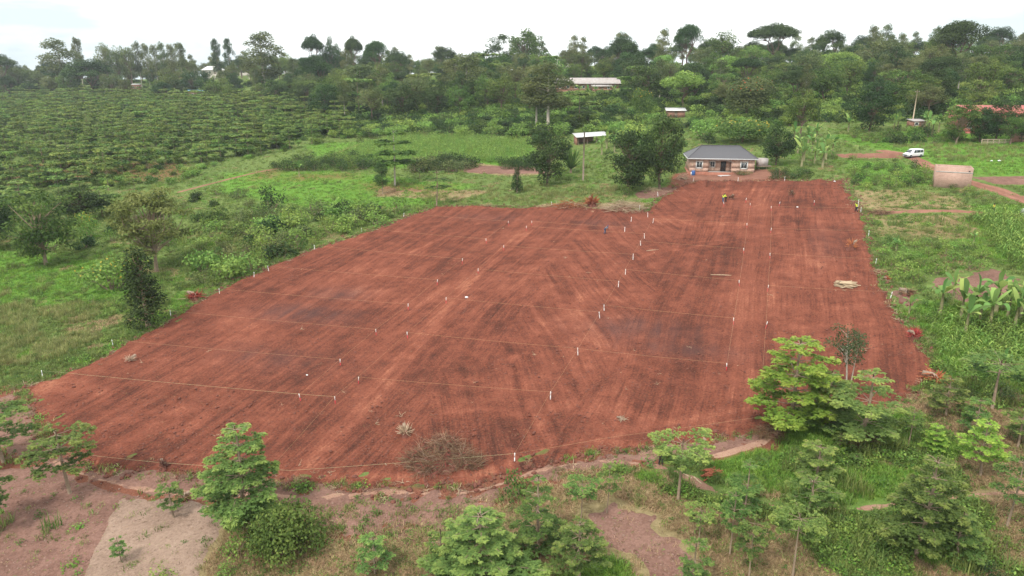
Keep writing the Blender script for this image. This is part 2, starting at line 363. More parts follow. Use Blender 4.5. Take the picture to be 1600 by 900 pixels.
Z_SOIL = [poly(p) for p in (
    [(280, 765), (480, 760), (620, 762), (740, 760), (830, 735), (875, 750), (800, 790), (720, 815), (620, 850), (540, 855), (470, 835), (400, 800), (330, 792)],
    [(-60, 620), (30, 604), (80, 670), (160, 720), (260, 722), (380, 730), (470, 742), (480, 800), (380, 800), (330, 790), (200, 775), (110, 760), (-60, 720)], [(830, 722), (900, 698), (1010, 682), (1110, 672), (1200, 655), (1215, 690), (1110, 712), (1000, 735), (850, 760)], [(1060, 270), (1220, 268), (1230, 286), (1040, 300)])]
Z_WORN = [poly(p) for p in ([(440, 272), (560, 268), (570, 280), (450, 285)], [(550, 283), (720, 288), (700, 304), (560, 300)], [(0, 255), (300, 250), (300, 285), (0, 292)], [(390, 268), (440, 262), (450, 280), (380, 284)])]
def zone(zs, X, N, soft=2.0):
    r = np.zeros(np.shape(X))
    for z in zs:
        r = np.maximum(r, sstep(-soft, soft, sdist(z, X, N) + 1.6 * fbm(X / 3, N / 3, 3, 5)))
    return r

# ------------------------------------------------------------------ ground sheet
def axis(lo, hi, step, far0, far1):
    a = list(np.arange(lo, hi + 1e-6, step)); s = step; x = hi
    while x < far1: s *= 1.16; x += s; a.append(x)
    s = step; x = lo; b = []
    while x > far0: s *= 1.16; x -= s; b.append(x)
    return np.array(b[::-1] + a)
def grid_mesh(name, X, N, Z, keep, attrs, material, smooth=True):
    ny, nx = X.shape
    idx = np.full(X.size, -1); k = keep.ravel(); idx[k] = np.arange(k.sum())
    q = np.stack([np.arange(ny * nx).reshape(ny, nx)[:-1, :-1], np.arange(ny * nx).reshape(ny, nx)[:-1, 1:],
                  np.arange(ny * nx).reshape(ny, nx)[1:, 1:], np.arange(ny * nx).reshape(ny, nx)[1:, :-1]], -1).reshape(-1, 4)
    q = idx[q]; q = q[(q >= 0).all(1)]
    me = bpy.data.meshes.new(name); V = np.stack([X.ravel()[k], N.ravel()[k], Z.ravel()[k]], -1)
    me.vertices.add(len(V)); me.vertices.foreach_set('co', V.astype(np.float32).ravel())
    me.loops.add(q.size); me.loops.foreach_set('vertex_index', q.astype(np.int32).ravel())
    me.polygons.add(len(q)); me.polygons.foreach_set('loop_start', np.arange(0, q.size, 4, dtype=np.int32)); me.polygons.foreach_set('loop_total', np.full(len(q), 4, np.int32))
    if smooth: me.polygons.foreach_set('use_smooth', np.ones(len(q), bool))
    for a, v in attrs.items():
        t = me.attributes.new(a, 'FLOAT', 'POINT'); t.data.foreach_set('value', np.broadcast_to(v, X.shape).ravel()[k].astype(np.float32))
    me.materials.append(material); me.update(calc_edges=True); me.validate()
    return mkobj(name, me)
gx, gn = np.meshgrid(axis(-170, 170, 1.7, -3800, 3800), axis(34, 250, 1.7, -700, 4200))
near = (gn < 260) & (np.abs(gx) < 260)
_l, _d, _s = (np.zeros(gx.shape) for _ in range(3))
_l[near] = zone(Z_LUSH, gx[near], gn[near]); _d[near] = zone(Z_DRY, gx[near], gn[near]); _s[near] = np.maximum(zone(Z_SOIL, gx[near], gn[near]), 0.36 * zone(Z_WORN, gx[near], gn[near], 6.0))
# the sheet dips a little under the ploughed field so that the field lies on it
gz = hz(gx, gn)
gz = gz - 0.35 * (near * sstep(2.5, 5.0, sdist(FIELD, gx, gn)))
tag(grid_mesh('ground', gx, gn, gz, np.ones(gx.shape, bool), {'lush': _l, 'dry': _d, 'soil': _s}, M['ground']), 'rolling green grassland around the red field', kind='structure')

# ------------------------------------------------------------------ patches of soil lying on the ground
FA = math.atan2(425, FPX)                       # direction of the plot lines
FU = np.array([math.cos(FA), -math.sin(FA)]); FV = np.array([math.sin(FA), math.cos(FA)])
def patch(name, label, sd, box, res, material, rise=0.05, edge=1.2, relief=None, jag=0.5, attrs=None, rot=0.0):
    u0, u1, v0, v1 = box
    c, s = math.cos(rot), math.sin(rot)
    U, W = np.meshgrid(np.arange(u0, u1, res), np.arange(v0, v1, res))
    X = U * c + W * s; N = -U * s + W * c
    D = sd(X, N) + jag * fbm(X / 1.3, N / 1.3, 3, 8)
    keep = D > -res * 1.6
    off = -0.06 + (rise + 0.06) * sstep(-res, edge, D)
    if relief is not None: off = off + relief(X, N, D) * sstep(0, 1.0, D)
    A = {'fu': X * 0, 'fv': X * 0, 'tint': np.full(X.shape, 0.5), 'char': np.zeros(X.shape), 'straw': np.zeros(X.shape)}
    if attrs: A.update(attrs(X, N, D))
    return tag(grid_mesh(name, X, N, hz(X, N) + off, keep, A, material), label, kind='structure')
def bbox(pl, m=1.0):
    return (pl[:, 0].min() - m, pl[:, 0].max() + m, pl[:, 1].min() - m, pl[:, 1].max() + m)
def fuv(X, N): return X * FU[0] + N * FU[1], X * FV[0] + N * FV[1]

# scorched spots, orange subsoil, the smooth lane and worn tracks: places on the field
CHAR = [(at(470, 490), 7.5, 3.2, 0.75), (at(530, 460), 5, 3, 0.5), (at(1000, 515), 8, 3.6, 0.6), (at(1060, 545), 8, 2.2, 0.5), (at(950, 350), 7, 3, 0.45), (at(1290, 380), 3, 8, 0.35), (at(430, 560), 9, 3, 0.35), (at(760, 340), 9, 3, 0.35)]
ORNG = [(at(560, 455), 3, 2), (at(640, 395), 3, 1.2), (at(880, 540), 4, 8), (at(1120, 350), 9, 1.6), (at(1180, 300), 10, 3), (at(1000, 650), 8, 2), (at(900, 480), 2, 6), (at(95, 605), 6, 1.5), (at(1040, 340), 5, 3), (at(690, 470), 3, 7), (at(1180, 440), 3, 16), (at(1400, 590), 8, 2)]
TRK = [[at(*p)[:2] for p in t] for t in (
    [(1160, 372), (1080, 380), (1040, 388), (1000, 405)], [(1165, 376), (1100, 384), (1050, 392)], [(1240, 362), (1170, 372)], [(640, 395), (720, 360), (800, 330)],
    [(300, 735), (420, 745), (560, 742), (700, 752), (800, 735)], [(430, 752), (520, 745), (640, 752), (760, 742), (850, 705)], [(840, 730), (860, 690), (830, 650), (760, 640), (640, 650)], [(1000, 700), (900, 690), (820, 715), (740, 750)], [(480, 730), (560, 640), (640, 540), (740, 440), (830, 360)], [(520, 700), (620, 590), (700, 480)], [(800, 720), (860, 640), (840, 600)], [(940, 690), (1000, 670), (1080, 655), (1170, 640)])]
def field_dir(X, N):
    """distance across the furrows; the machine worked the plots at different angles"""
    u, v = fuv(X, N); uc = float(np.mean(FIELD @ FU))
    w = u - uc
    k = sstep(-6, 6, w) * (1 - sstep(12, 17, w))
    b1 = u + 2.2 * fbm(u / 14, v / 30, 2, 31); b2 = 0.86 * u + 0.5 * v + 1.5 * fbm(u / 14, v / 22, 2, 32)
    return np.where(k > 0.5 + 0.8 * fbm(u / 5, v / 8, 3, 33), b2, b1), v
def field_relief(X, N, D):
    a, v = field_dir(X, N)
    r = 0.055 * fbm(a / 0.75, v / 16, 3, 40) + 0.035 * fbm(a / 2.4, v / 30, 2, 41) + 0.045 * fbm(X / 0.7, N / 0.7, 3, 42)
    near_ = sstep(80, 60, v)
    r = r + near_ * (0.10 * fbm(a / 1.3, v / 9, 3, 43) + 0.07 * np.maximum(fbm(X / 0.9, N / 0.9, 3, 44), 0))
    r = r + 0.34 * sstep(2.4, 0.4, D) * np.maximum(fbm(X / 2.1, N / 2.1, 3, 45) + 0.22, 0)       # windrow along the edge
    lane = np.exp(-((seg_dist(np.array([at(1165, 560)[:2], at(1185, 330)[:2]]), X, N, False)) / 1.8) ** 4)
    r = 1.5 * r * (1 - 0.75 * lane)
    for t in TRK:
        d = seg_dist(np.array(t), X, N, False)
        r = r - 0.05 * np.exp(-(d / 0.28) ** 2) + 0.03 * np.exp(-((d - 0.55) / 0.22) ** 2)
    return r
def field_attrs(X, N, D):
    a, v = field_dir(X, N)
    t = 0.42 + 0.22 * fbm(a / 0.75, v / 16, 3, 40) + 0.20 * fbm(X / 1.6, N / 1.6, 4, 55) + 0.13 * fbm(a / 3.2, v / 38, 3, 47) + 0.22 * fbm(X / 11, N / 11, 3, 48) + 0.15 * fbm(X / 0.8, N / 0.8, 3, 42)
    ch = np.zeros(X.shape)
    u, vv = fuv(X, N)
    for P, ru, rv, k in CHAR:
        pu, pv = fuv(P[0], P[1]); q = ((u - pu) / ru) ** 2 + ((vv - pv) / rv) ** 2
        ch = np.maximum(ch, k * np.exp(-q * 1.2) * (0.65 + 0.9 * fbm(a / 0.9, v / 7, 3, 49)))
    for P, ru, rv in ORNG:
        pu, pv = fuv(P[0], P[1]); q = ((u - pu) / ru) ** 2 + ((vv - pv) / rv) ** 2
        t = t + 0.30 * np.exp(-q) * (0.6 + fbm(a / 1.1, v / 9, 3, 50))
    for tr in TRK:
        t = t + 0.17 * np.exp(-(seg_dist(np.array(tr), X, N, False) / 0.5) ** 2)
    lane = np.exp(-((seg_dist(np.array([at(1165, 560)[:2], at(1185, 330)[:2]]), X, N, False)) / 2.3) ** 4)
    t = t * (1 - 0.5 * lane) + 0.27 * lane
    t = t - 0.12 * sstep(78, 55, v) * (0.4 + fbm(X / 6, N / 6, 3, 51))
    st = 0.16 + 0.40 * np.maximum(fbm(X / 5, N / 5, 3, 52), 0) + 0.22 * sstep(80, 55, v)
    return {'fu': a, 'fv': v, 'tint': np.clip(t, 0, 1), 'char': np.clip(ch, 0, 1), 'straw': np.clip(st, 0, 0.6)}
_fu, _fv = FIELD @ FU, FIELD @ FV
patch('cleared_field', 'bare red earth field, bulldozed and furrowed, pegged into plots', lambda X, N: sdist(FIELD, X, N),
      (_fu.min() - 2, _fu.max() + 2, _fv.min() - 2, _fv.max() + 2), 0.24, M['soil_red'], 0.07, 1.2, field_relief, 0.8, field_attrs, rot=FA)

def pl_patch(name, label, pts, material, res=0.3, rise=0.06, rough=0.05, straw=0.1, jag=0.6, tamp=0.3):
    pl = poly(pts)
    return patch(name, label, lambda X, N: sdist(pl, X, N), bbox(pl, 2), res, material, rise, 1.0, lambda X, N, D: rough * fbm(X / 0.8, N / 0.8, 3, 60), jag,
                 lambda X, N, D: {'tint': 0.42 + tamp * fbm(X / 4, N / 4, 4, 61) + 0.2 * fbm(X / 0.7, N / 0.7, 3, 62), 'straw': np.clip(straw + straw * 2 * fbm(X / 3, N / 3, 3, 63), 0, 1)})
def path(name, label, pts, hw, material, res=0.2, rise=0.06, ruts=0.0, wob=0.35):
    pl = poly(pts)
    # rounded course
    q = [pl[0]]
    for i in range(len(pl) - 1):
        for k in range(1, 7):
            t = k / 6; p0 = pl[max(i - 1, 0)]; p1 = pl[i]; p2 = pl[i + 1]; p3 = pl[min(i + 2, len(pl) - 1)]
            q.append(0.5 * (2 * p1 + (p2 - p0) * t + (2 * p0 - 5 * p1 + 4 * p2 - p3) * t * t + (3 * p1 - p0 - 3 * p2 + p3) * t ** 3))
    q = np.array(q)
    def rel(X, N, D):
        d = hw - D
        return 0.03 * fbm(X / 0.9, N / 0.9, 2, 70) - (0.07 * np.exp(-((d - ruts) / 0.25) ** 2) if ruts else 0)
    def att(X, N, D):
        d = hw - D
        return {'tint': 0.45 + 0.3 * fbm(X / 2, N / 2, 3, 71) + (0.25 * np.exp(-((d - ruts) / 0.35) ** 2) if ruts else 0.1)}
    return patch(name, label, lambda X, N: hw * (1 + 0.3 * fbm(X / 5, N / 5, 2, 72)) - seg_dist(q, X, N, False), bbox(q, hw + 2), res, material, rise, 0.5, rel, wob, att)

pl_patch('soil_plot', 'darker mauve brown tilled plot in the lower left corner', [(-60, 735), (20, 728), (80, 722), (120, 742), (180, 762), (240, 774), (205, 790), (170, 850), (135, 930), (-80, 930)], M['soil_brown'], 0.22, straw=0.15)
pl_patch('soil_plot', 'pale beige tilled plot beside the darker plot, lower left', [(174, 778), (200, 772), (240, 777), (330, 786), (352, 815), (340, 850), (305, 930), (106, 930), (142, 850)], M['soil_pale'], 0.22, straw=0.25, rise=0.10)
pl_patch('soil_plot', 'bare brown clearing among the small trees, bottom centre', [(900, 795), (960, 785), (1005, 800), (1050, 835), (1085, 870), (1120, 930), (1010, 930), (985, 868), (925, 845)], M['soil_brown'], 0.25, straw=0.3, jag=1.4)
pl_patch('soil_bank', 'scraped brown ground in front of the red field', [(440, 756), (600, 768), (740, 764), (835, 740), (900, 722), (860, 748), (775, 778), (740, 830), (650, 850), (560, 845), (470, 820), (360, 800), (380, 760)], M['soil_brown'], 0.25, rough=0.14, straw=0.5, jag=2.2)
pl_patch('soil_bank', 'worn brown earth between the footpath and the red field, left', [(-60, 620), (30, 612), (52, 640), (68, 680), (95, 706), (150, 730), (250, 734), (380, 740), (470, 752), (470, 790), (400, 782), (330, 782), (240, 776), (160, 764), (100, 742), (50, 722), (-60, 700)], M['soil_brown'], 0.25, rough=0.10, straw=0.4, jag=1.4)
pl_patch('soil_bank', 'worn brown earth along the near edge of the field, right', [(820, 738), (900, 714), (1010, 698), (1110, 688), (1200, 670), (1215, 682), (1120, 712), (1010, 726), (920, 736), (850, 752)], M['soil_brown'], 0.25, rough=0.10, straw=0.5, jag=1.6)
path('footpath', 'narrow trodden footpath along the near edge of the red field', [(-60, 672), (20, 690), (75, 715), (120, 737), (200, 760), (260, 768), (340, 772), (410, 775), (480, 779), (550, 774), (620, 769), (690, 773), (745, 767), (800, 750), (850, 735), (920, 722), (1000, 724), (1050, 735), (1090, 755), (1130, 772), (1190, 786)], 0.36, M['soil_path'], rise=0.10, wob=0.6)
path('footpath', 'footpath through the grass beside the small trees, lower right', [(1190, 786), (1230, 793), (1290, 796), (1365, 793), (1440, 780), (1520, 773), (1640, 768)], 0.3, M['soil_path'], rise=0.08)
path('footpath', 'short footpath running out of the field toward the small trees', [(1120, 712), (1160, 700), (1190, 690), (1215, 676)], 0.45, M['soil_path'], rise=0.09)
path('dirt_road', 'red dirt road under the white van, curving to the right', [(1380, 236), (1405, 240), (1432, 249), (1450, 259), (1475, 268), (1510, 283), (1550, 295), (1600, 312), (1660, 335)], 1.6, M['soil_track'], res=0.3, ruts=0.8, rise=0.09)
pl_patch('soil_plot', 'dug red brown strip left of the white van', [(1303, 240), (1405, 238), (1412, 248), (1310, 247)], M['soil_track'], 0.35, rough=0.16)
pl_patch('soil_plot', 'brown dug plot behind the road on the right', [(1512, 276), (1640, 274), (1640, 290), (1560, 289)], M['soil_brown'], 0.35, rough=0.12, straw=0.3)
pl_patch('stubble_plot', 'straw coloured mown plot behind the trench, right of the field', [(1330, 297), (1440, 296), (1505, 310), (1512, 326), (1420, 328), (1352, 330)], M['soil_dry'], 0.3, rough=0.12, straw=0.5, jag=1.2)
pl_patch('stubble_plot', 'straw coloured mown plot in front of the trench, right of the field', [(1352, 336), (1420, 336), (1508, 336), (1545, 368), (1500, 376), (1420, 372), (1362, 368)], M['soil_dry'], 0.3, rough=0.12, straw=0.5, jag=1.2)
path('trench', 'dark red trench bank between the two mown plots', [(1372, 333), (1420, 331), (1470, 330), (1506, 331), (1560, 335), (1640, 338)], 0.8, M['soil_track'], res=0.25, rise=0.2)
pl_patch('soil_plot', 'bare reddish plot behind the banana plants, right', [(1455, 432), (1520, 428), (1550, 418), (1600, 440), (1640, 455), (1560, 468), (1500, 474), (1465, 452)], M['soil_brown'], 0.3, rough=0.08, straw=0.6, jag=1.5)
pl_patch('soil_plot', 'small brown clearing right of the red field edge', [(1388, 452), (1425, 452), (1440, 470), (1420, 482), (1400, 474)], M['soil_brown'], 0.3, rough=0.12, straw=0.3)
pl_patch('soil_plot', 'bare red yard around the brick house', [(1056, 274), (1085, 266), (1215, 264), (1235, 277), (1180, 281), (1090, 284), (1062, 288)], M['soil_track'], 0.3, rough=0.06, straw=0.2, jag=1.5)
pl_patch('soil_plot', 'brown bare patch under the dark trees left of the house', [(985, 310), (1000, 298), (1040, 292), (1062, 296), (1030, 310)], M['soil_brown'], 0.3, rough=0.06, straw=0.3, jag=1.5)
pl_patch('soil_plot', 'reddish bare strip behind the left meadow', [(690, 267), (760, 258), (865, 262), (855, 272), (760, 272)], M['soil_brown'], 0.4, rough=0.1, straw=0.4, jag=1.5)
path('footpath', 'thin red track along the edge of the plantation', [(280, 300), (330, 287), (390, 272), (440, 262), (500, 248), (560, 226)], 0.7, M['soil_track'], res=0.3, rise=0.08)

# ------------------------------------------------------------------ plant materials
M['leaf_mid'] = leaf_mat('leaf_mid', (0.056, 0.107, 0.026), (0.103, 0.179, 0.042), (0.191, 0.271, 0.065))
M['leaf_tier'] = leaf_mat('leaf_tier', (0.069, 0.129, 0.035), (0.125, 0.218, 0.057), (0.275, 0.37, 0.094))
M['leaf_lime'] = leaf_mat('leaf_lime', (0.105, 0.213, 0.037), (0.224, 0.362, 0.056), (0.394, 0.5, 0.094))
M['leaf_dark'] = leaf_mat('leaf_dark', (0.028, 0.056, 0.02), (0.044, 0.087, 0.026), (0.075, 0.131, 0.037))
M['leaf_olive'] = leaf_mat('leaf_olive', (0.074, 0.11, 0.04), (0.127, 0.164, 0.058), (0.196, 0.226, 0.083))
M['leaf_grey'] = leaf_mat('leaf_grey', (0.05, 0.095, 0.04), (0.085, 0.14, 0.06), (0.13, 0.19, 0.085))
M['leaf_fresh'] = leaf_mat('leaf_fresh', (0.105, 0.196, 0.043), (0.175, 0.3, 0.064), (0.298, 0.434, 0.101))
M['leaf_straw'] = leaf_mat('leaf_straw', (0.13, 0.18, 0.05), (0.21, 0.27, 0.08), (0.31, 0.36, 0.12), 0.4)
M['leaf_banana'] = leaf_mat('leaf_banana', (0.092, 0.196, 0.055), (0.161, 0.299, 0.077), (0.322, 0.437, 0.121), 0.35)
M['leaf_dead'] = leaf_mat('leaf_dead', (0.10, 0.06, 0.04), (0.17, 0.11, 0.07), (0.27, 0.19, 0.11), 0.1)
M['grass_lush'] = leaf_mat('grass_lush', (0.091, 0.195, 0.033), (0.169, 0.325, 0.052), (0.26, 0.429, 0.085), 0.35, 0.3)
M['grass_mid'] = leaf_mat('grass_mid', (0.10, 0.15, 0.04), (0.185, 0.25, 0.07), (0.30, 0.35, 0.12), 0.35, 0.35)
M['grass_pale'] = leaf_mat('grass_pale', (0.16, 0.18, 0.06), (0.26, 0.29, 0.10), (0.40, 0.40, 0.17), 0.35, 0.3)
M['grass_dry'] = leaf_mat('grass_dry', (0.232, 0.16, 0.08), (0.392, 0.29, 0.145), (0.609, 0.478, 0.261), 0.25, 0.25)
M['petal_yellow'] = plain('petal_yellow', (0.45, 0.33, 0.04), 0.6, 3, 0.15)
M['petal_orange'] = plain('petal_orange', (0.55, 0.10, 0.03), 0.6, 3, 0.15)
M['bark'] = plain('bark', (0.16, 0.11, 0.08), 0.9, 5, 0.35, 0.02)
M['bark_pale'] = plain('bark_pale', (0.42, 0.37, 0.30), 0.85, 4, 0.3, 0.02)
M['bark_tan'] = plain('bark_tan', (0.26, 0.19, 0.13), 0.9, 5, 0.3, 0.02)
M['stem_banana'] = plain('stem_banana', (0.22, 0.2, 0.1), 0.7, 4, 0.35, 0.01)

def unit(a): return a / (np.linalg.norm(a, axis=-1, keepdims=True) + 1e-9)
def sph(r, n): return unit(r.normal(size=(n, 3)))
def leaves(mb, C, ax, nm, L, W, tint, mi=0):
    """rhombic, slightly folded leaves: base at C, along ax, facing nm"""
    ax = unit(ax); sd = unit(np.cross(ax, nm)); nn = np.cross(sd, ax)
    L = np.asarray(L).reshape(-1, 1) * np.ones((len(C), 1)); W = np.asarray(W).reshape(-1, 1) * np.ones((len(C), 1))
    a = C; b = C + ax * L * 0.5 + sd * W * 0.5; c = C + ax * L - nn * L * 0.15; d = C + ax * L * 0.5 - sd * W * 0.5
    V = np.stack([a, b, c, d], 1).reshape(-1, 3); F = np.arange(len(C) * 4).reshape(-1, 4)
    mb.add(V, F, np.broadcast_to(tint, (len(C),)), mi)
def lobe_leaves(mb, r, lobes, dens, L, W, droop=0.35, up=0.5, mi=0, hollow=0.55, cl=0.25):
    cs = np.array([l[0] for l in lobes]); rs = np.array([np.broadcast_to(l[1], 3) for l in lobes])
    for i in range(len(lobes)):
        area = 4 * PI * ((rs[i][0] * rs[i][1] * 2 + rs[i][0] * rs[i][2] * 2 + rs[i][1] * rs[i][2] * 2) / 6)
        n = max(12, int(area * dens))
        d = sph(r, n); d = d[(d[:, 2] > -0.55) | (r.random(n) < 0.35)]; n = len(d)
        rad = hollow + (1.08 - hollow) * r.random((n, 1)) ** 0.55
        P = cs[i] + d * rs[i] * rad * (0.9 + 0.2 * r.random((n, 1)))
        nm = unit(d * 0.7 + np.array([0, 0, up]) + 0.6 * r.normal(size=(n, 3)))
        ax = unit(np.cross(nm, sph(r, n)) + d * 0.5 - np.array([0, 0, droop]))
        base = 0.5 + cl * r.normal()
        leaves(mb, P, ax, nm, L * (0.7 + 0.6 * r.random(n)), W * (0.7 + 0.6 * r.random(n)), np.clip(base + 0.2 * r.normal(size=n), 0, 1), mi)
def limb(mb, r, a, b, r0, r1, k=5, bend=0.08, n=5):
    a = np.asarray(a, float); b = np.asarray(b, float); t = np.linspace(0, 1, n)[:, None]; L = np.linalg.norm(b - a)
    P = a + (b - a) * t + np.sin(t * PI) * r.normal(size=3) * bend * L
    mb.tube(P, np.linspace(r0, r1, n), k)
PROTO = {}
def register(kind, parts, H, R): PROTO.setdefault(kind, []).append((parts, H, R))
def envelope_lobes(r, n, H, R, z0, flat=1.0, size=(0.26, 0.42), squash=0.8):
    cz = (z0 + H) / 2; hz_ = (H - z0) / 2; out = []
    for i in range(n):
        d = sph(r, 1)[0]; k = r.uniform(0.35, 0.82)
        s = R * r.uniform(*size)
        p = np.array([d[0] * (R - s * 0.6) * k * 1.2, d[1] * (R - s * 0.6) * k * 1.2, cz + d[2] * (hz_ - s * squash * 0.7) * min(1, k * 1.25)])
        out.append((p, np.array([s, s, s * squash * r.uniform(0.75, 1.1)]) * flat))
    return out
def round_tree(kind, seed, H, R, z0, nl, leaf, bark='bark', L=0.5, W=0.34, dens=5.5, size=(0.26, 0.42), squash=0.8, flower=None, droop=0.35, hollow=0.55):
    r = np.random.default_rng(seed); lob = envelope_lobes(r, nl, H, R, z0, 1.0, size, squash)
    c = MB(); lobe_leaves(c, r, lob, dens, L, W, droop, hollow=hollow)
    t = MB(); tr = 0.019 * H; fork = z0 + 0.12 * (H - z0)
    lean = r.normal(size=2) * 0.04 * H
    t.tube([(0, 0, -0.4), (0, 0, fork * 0.4), (lean[0] * 0.6, lean[1] * 0.6, fork), (lean[0], lean[1], H * 0.72)], [tr * 1.35, tr, tr * 0.75, tr * 0.3], 7)
    for p, s in lob:
        h = min(p[2] * 0.75, r.uniform(fork * 0.8, H * 0.55)); limb(t, r, (lean[0] * 0.6, lean[1] * 0.6, max(h, fork * 0.7)), p, tr * 0.4, tr * 0.1)
    parts = [('trunk', t.mesh('trunk', M[bark], True)), ('crown', c.mesh('crown', M[leaf]))]
    if flower:
        f = MB()
        for p, s in lob:
            if p[2] < (z0 + H) * 0.5: continue
            d = sph(r, 26); d = d[d[:, 2] > 0.1]; P = p + d * s * 1.05
            P = P[::2]; d = d[::2]; leaves(f, P, sph(r, len(P)), d + 0.3 * r.normal(size=d.shape), 0.34, 0.32, 0.5)
        parts.append(('blossom', f.mesh('blossom', M[flower])))
    register(kind, parts, H, R)
def tier_tree(kind, seed, H, R, tiers, leaf, bark='bark_tan', L=0.30, W=0.13, ros=1.0, nlv=7, cone=0.75, low=0.38, gap=0.18):
    """tree of flat spreading storeys: whorls of level branches carrying rosettes of leaves"""
    r = np.random.default_rng(seed); c = MB(); t = MB(); tr = 0.011 * H + 0.015
    bend = r.normal(size=2) * 0.02 * H
    tz = np.linspace(0, 1, 7)
    def axis_at(z): return np.array([bend[0] * math.sin(z / H * 2.2), bend[1] * math.sin(z / H * 2.2), z])
    t.tube([axis_at(z * H) - (np.array([0, 0, .3]) if z == 0 else 0) for z in tz], tr * (1.25 - tz) + 0.012, 7)
    for k in range(tiers):
        f = k / max(tiers - 1, 1); z = H * (low + (0.97 - low) * f) ; Rk = R * (1 - (1 - cone) * 0 - cone * f ** 1.25) * r.uniform(0.82, 1.08)
        if tiers > 1 and k == 0: Rk *= r.uniform(0.7, 1.0)
        nb = int(r.integers(5, 8)); a0 = r.uniform(0, 2 * PI)
        for b in range(nb):
            if r.random() < gap and Rk > 0.4 * R: continue
            an = a0 + b * 2 * PI / nb + r.normal() * 0.16; Lb = Rk * r.uniform(0.72, 1.12); rise = r.uniform(0.05, 0.22) * Lb
            o = axis_at(z - 0.12 * Lb); d = np.array([math.cos(an), math.sin(an), 0]); e = o + d * Lb + np.array([0, 0, rise])
            limb(t, r, o, e, tr * 0.38, 0.012, 4, 0.03, 4)
            w = Lb * 0.55; n = max(5, int(ros * Lb * Lb * 5.5))
            q = r.uniform(0.24, 1.04, n) ** 0.8; s = r.normal(size=n) * 0.42 * w * np.sin(np.clip(q, 0, 1) * 2.6 + 0.35)
            sdv = np.array([-d[1], d[0], 0]); zz = rise * q + 0.05 * Lb * np.sin(q * PI) - 0.12 * Lb * np.clip(q - 0.75, 0, 1) * 2 - 0.12 * np.abs(s) + r.normal(size=n) * 0.03 * Lb
            P = o + d * (q * Lb)[:, None] + sdv * s[:, None]; P[:, 2] = o[2] + zz
            m = nlv; C = np.repeat(P, m, 0); la = r.uniform(0, 2 * PI, n * m)
            ax = np.stack([np.cos(la), np.sin(la), r.uniform(-0.6, 0.2, n * m)], -1) + 0.45 * d
            nm = np.array([0, 0, 1.0]) + 0.35 * r.normal(size=(n * m, 3))
            young = np.clip((q - 0.72) * 1.6, 0, 0.5); ti = np.repeat(0.34 + young + 0.10 * r.normal(size=n) + 0.28 * f, m) + 0.10 * r.normal(size=n * m)
            sc_ = (R / 2.4) ** 0.35
            leaves(c, C, ax, nm, L * sc_ * r.uniform(0.7, 1.25, n * m), W * sc_ * r.uniform(0.8, 1.3, n * m), np.clip(ti, 0, 1))
    register(kind, [('trunk', t.mesh('trunk', M[bark], True)), ('crown', c.mesh('crown', M[leaf]))], H, R)
def umbrella_tree(kind, seed, H, R, leaf, bark='bark', nl=34, z0=0.62, L=0.52, W=0.36, dens=6.0):
    r = np.random.default_rng(seed); c = MB(); t = MB(); lob = []
    for i in range(nl):
        a = r.uniform(0, 2 * PI); q = math.sqrt(r.random()); s = R * r.uniform(0.2, 0.34)
        z = H * (z0 + (0.96 - z0) * (1 - 0.75 * q * q) * r.uniform(0.55, 1.0))
        lob.append((np.array([math.cos(a) * (R - s) * q, math.sin(a) * (R - s) * q, z]), np.array([s, s, s * r.uniform(0.4, 0.6)])))
    lobe_leaves(c, r, lob, dens, L, W, 0.2, 0.9, hollow=0.4)
    tr = 0.026 * H; fk = H * z0 * 0.55
    t.tube([(0, 0, -0.5), (0.02 * H, 0, fk * 0.5), (0, 0.02 * H, fk)], [tr * 1.4, tr, tr * 0.8], 7)
    hubs = [np.array([math.cos(a) * R * 0.3, math.sin(a) * R * 0.3, H * z0 * r.uniform(0.8, 1)]) for a in r.uniform(0, 2 * PI, 5)]
    for h in hubs: limb(t, r, (0, 0.02 * H, fk), h, tr * 0.55, tr * 0.3, 5, 0.1)
    for p, s in lob:
        h = min(hubs, key=lambda u: np.linalg.norm(u - p)); limb(t, r, h, p, tr * 0.28, tr * 0.07, 4, 0.1)
    register(kind, [('trunk', t.mesh('trunk', M[bark], True)), ('crown', c.mesh('crown', M[leaf]))], H, R)
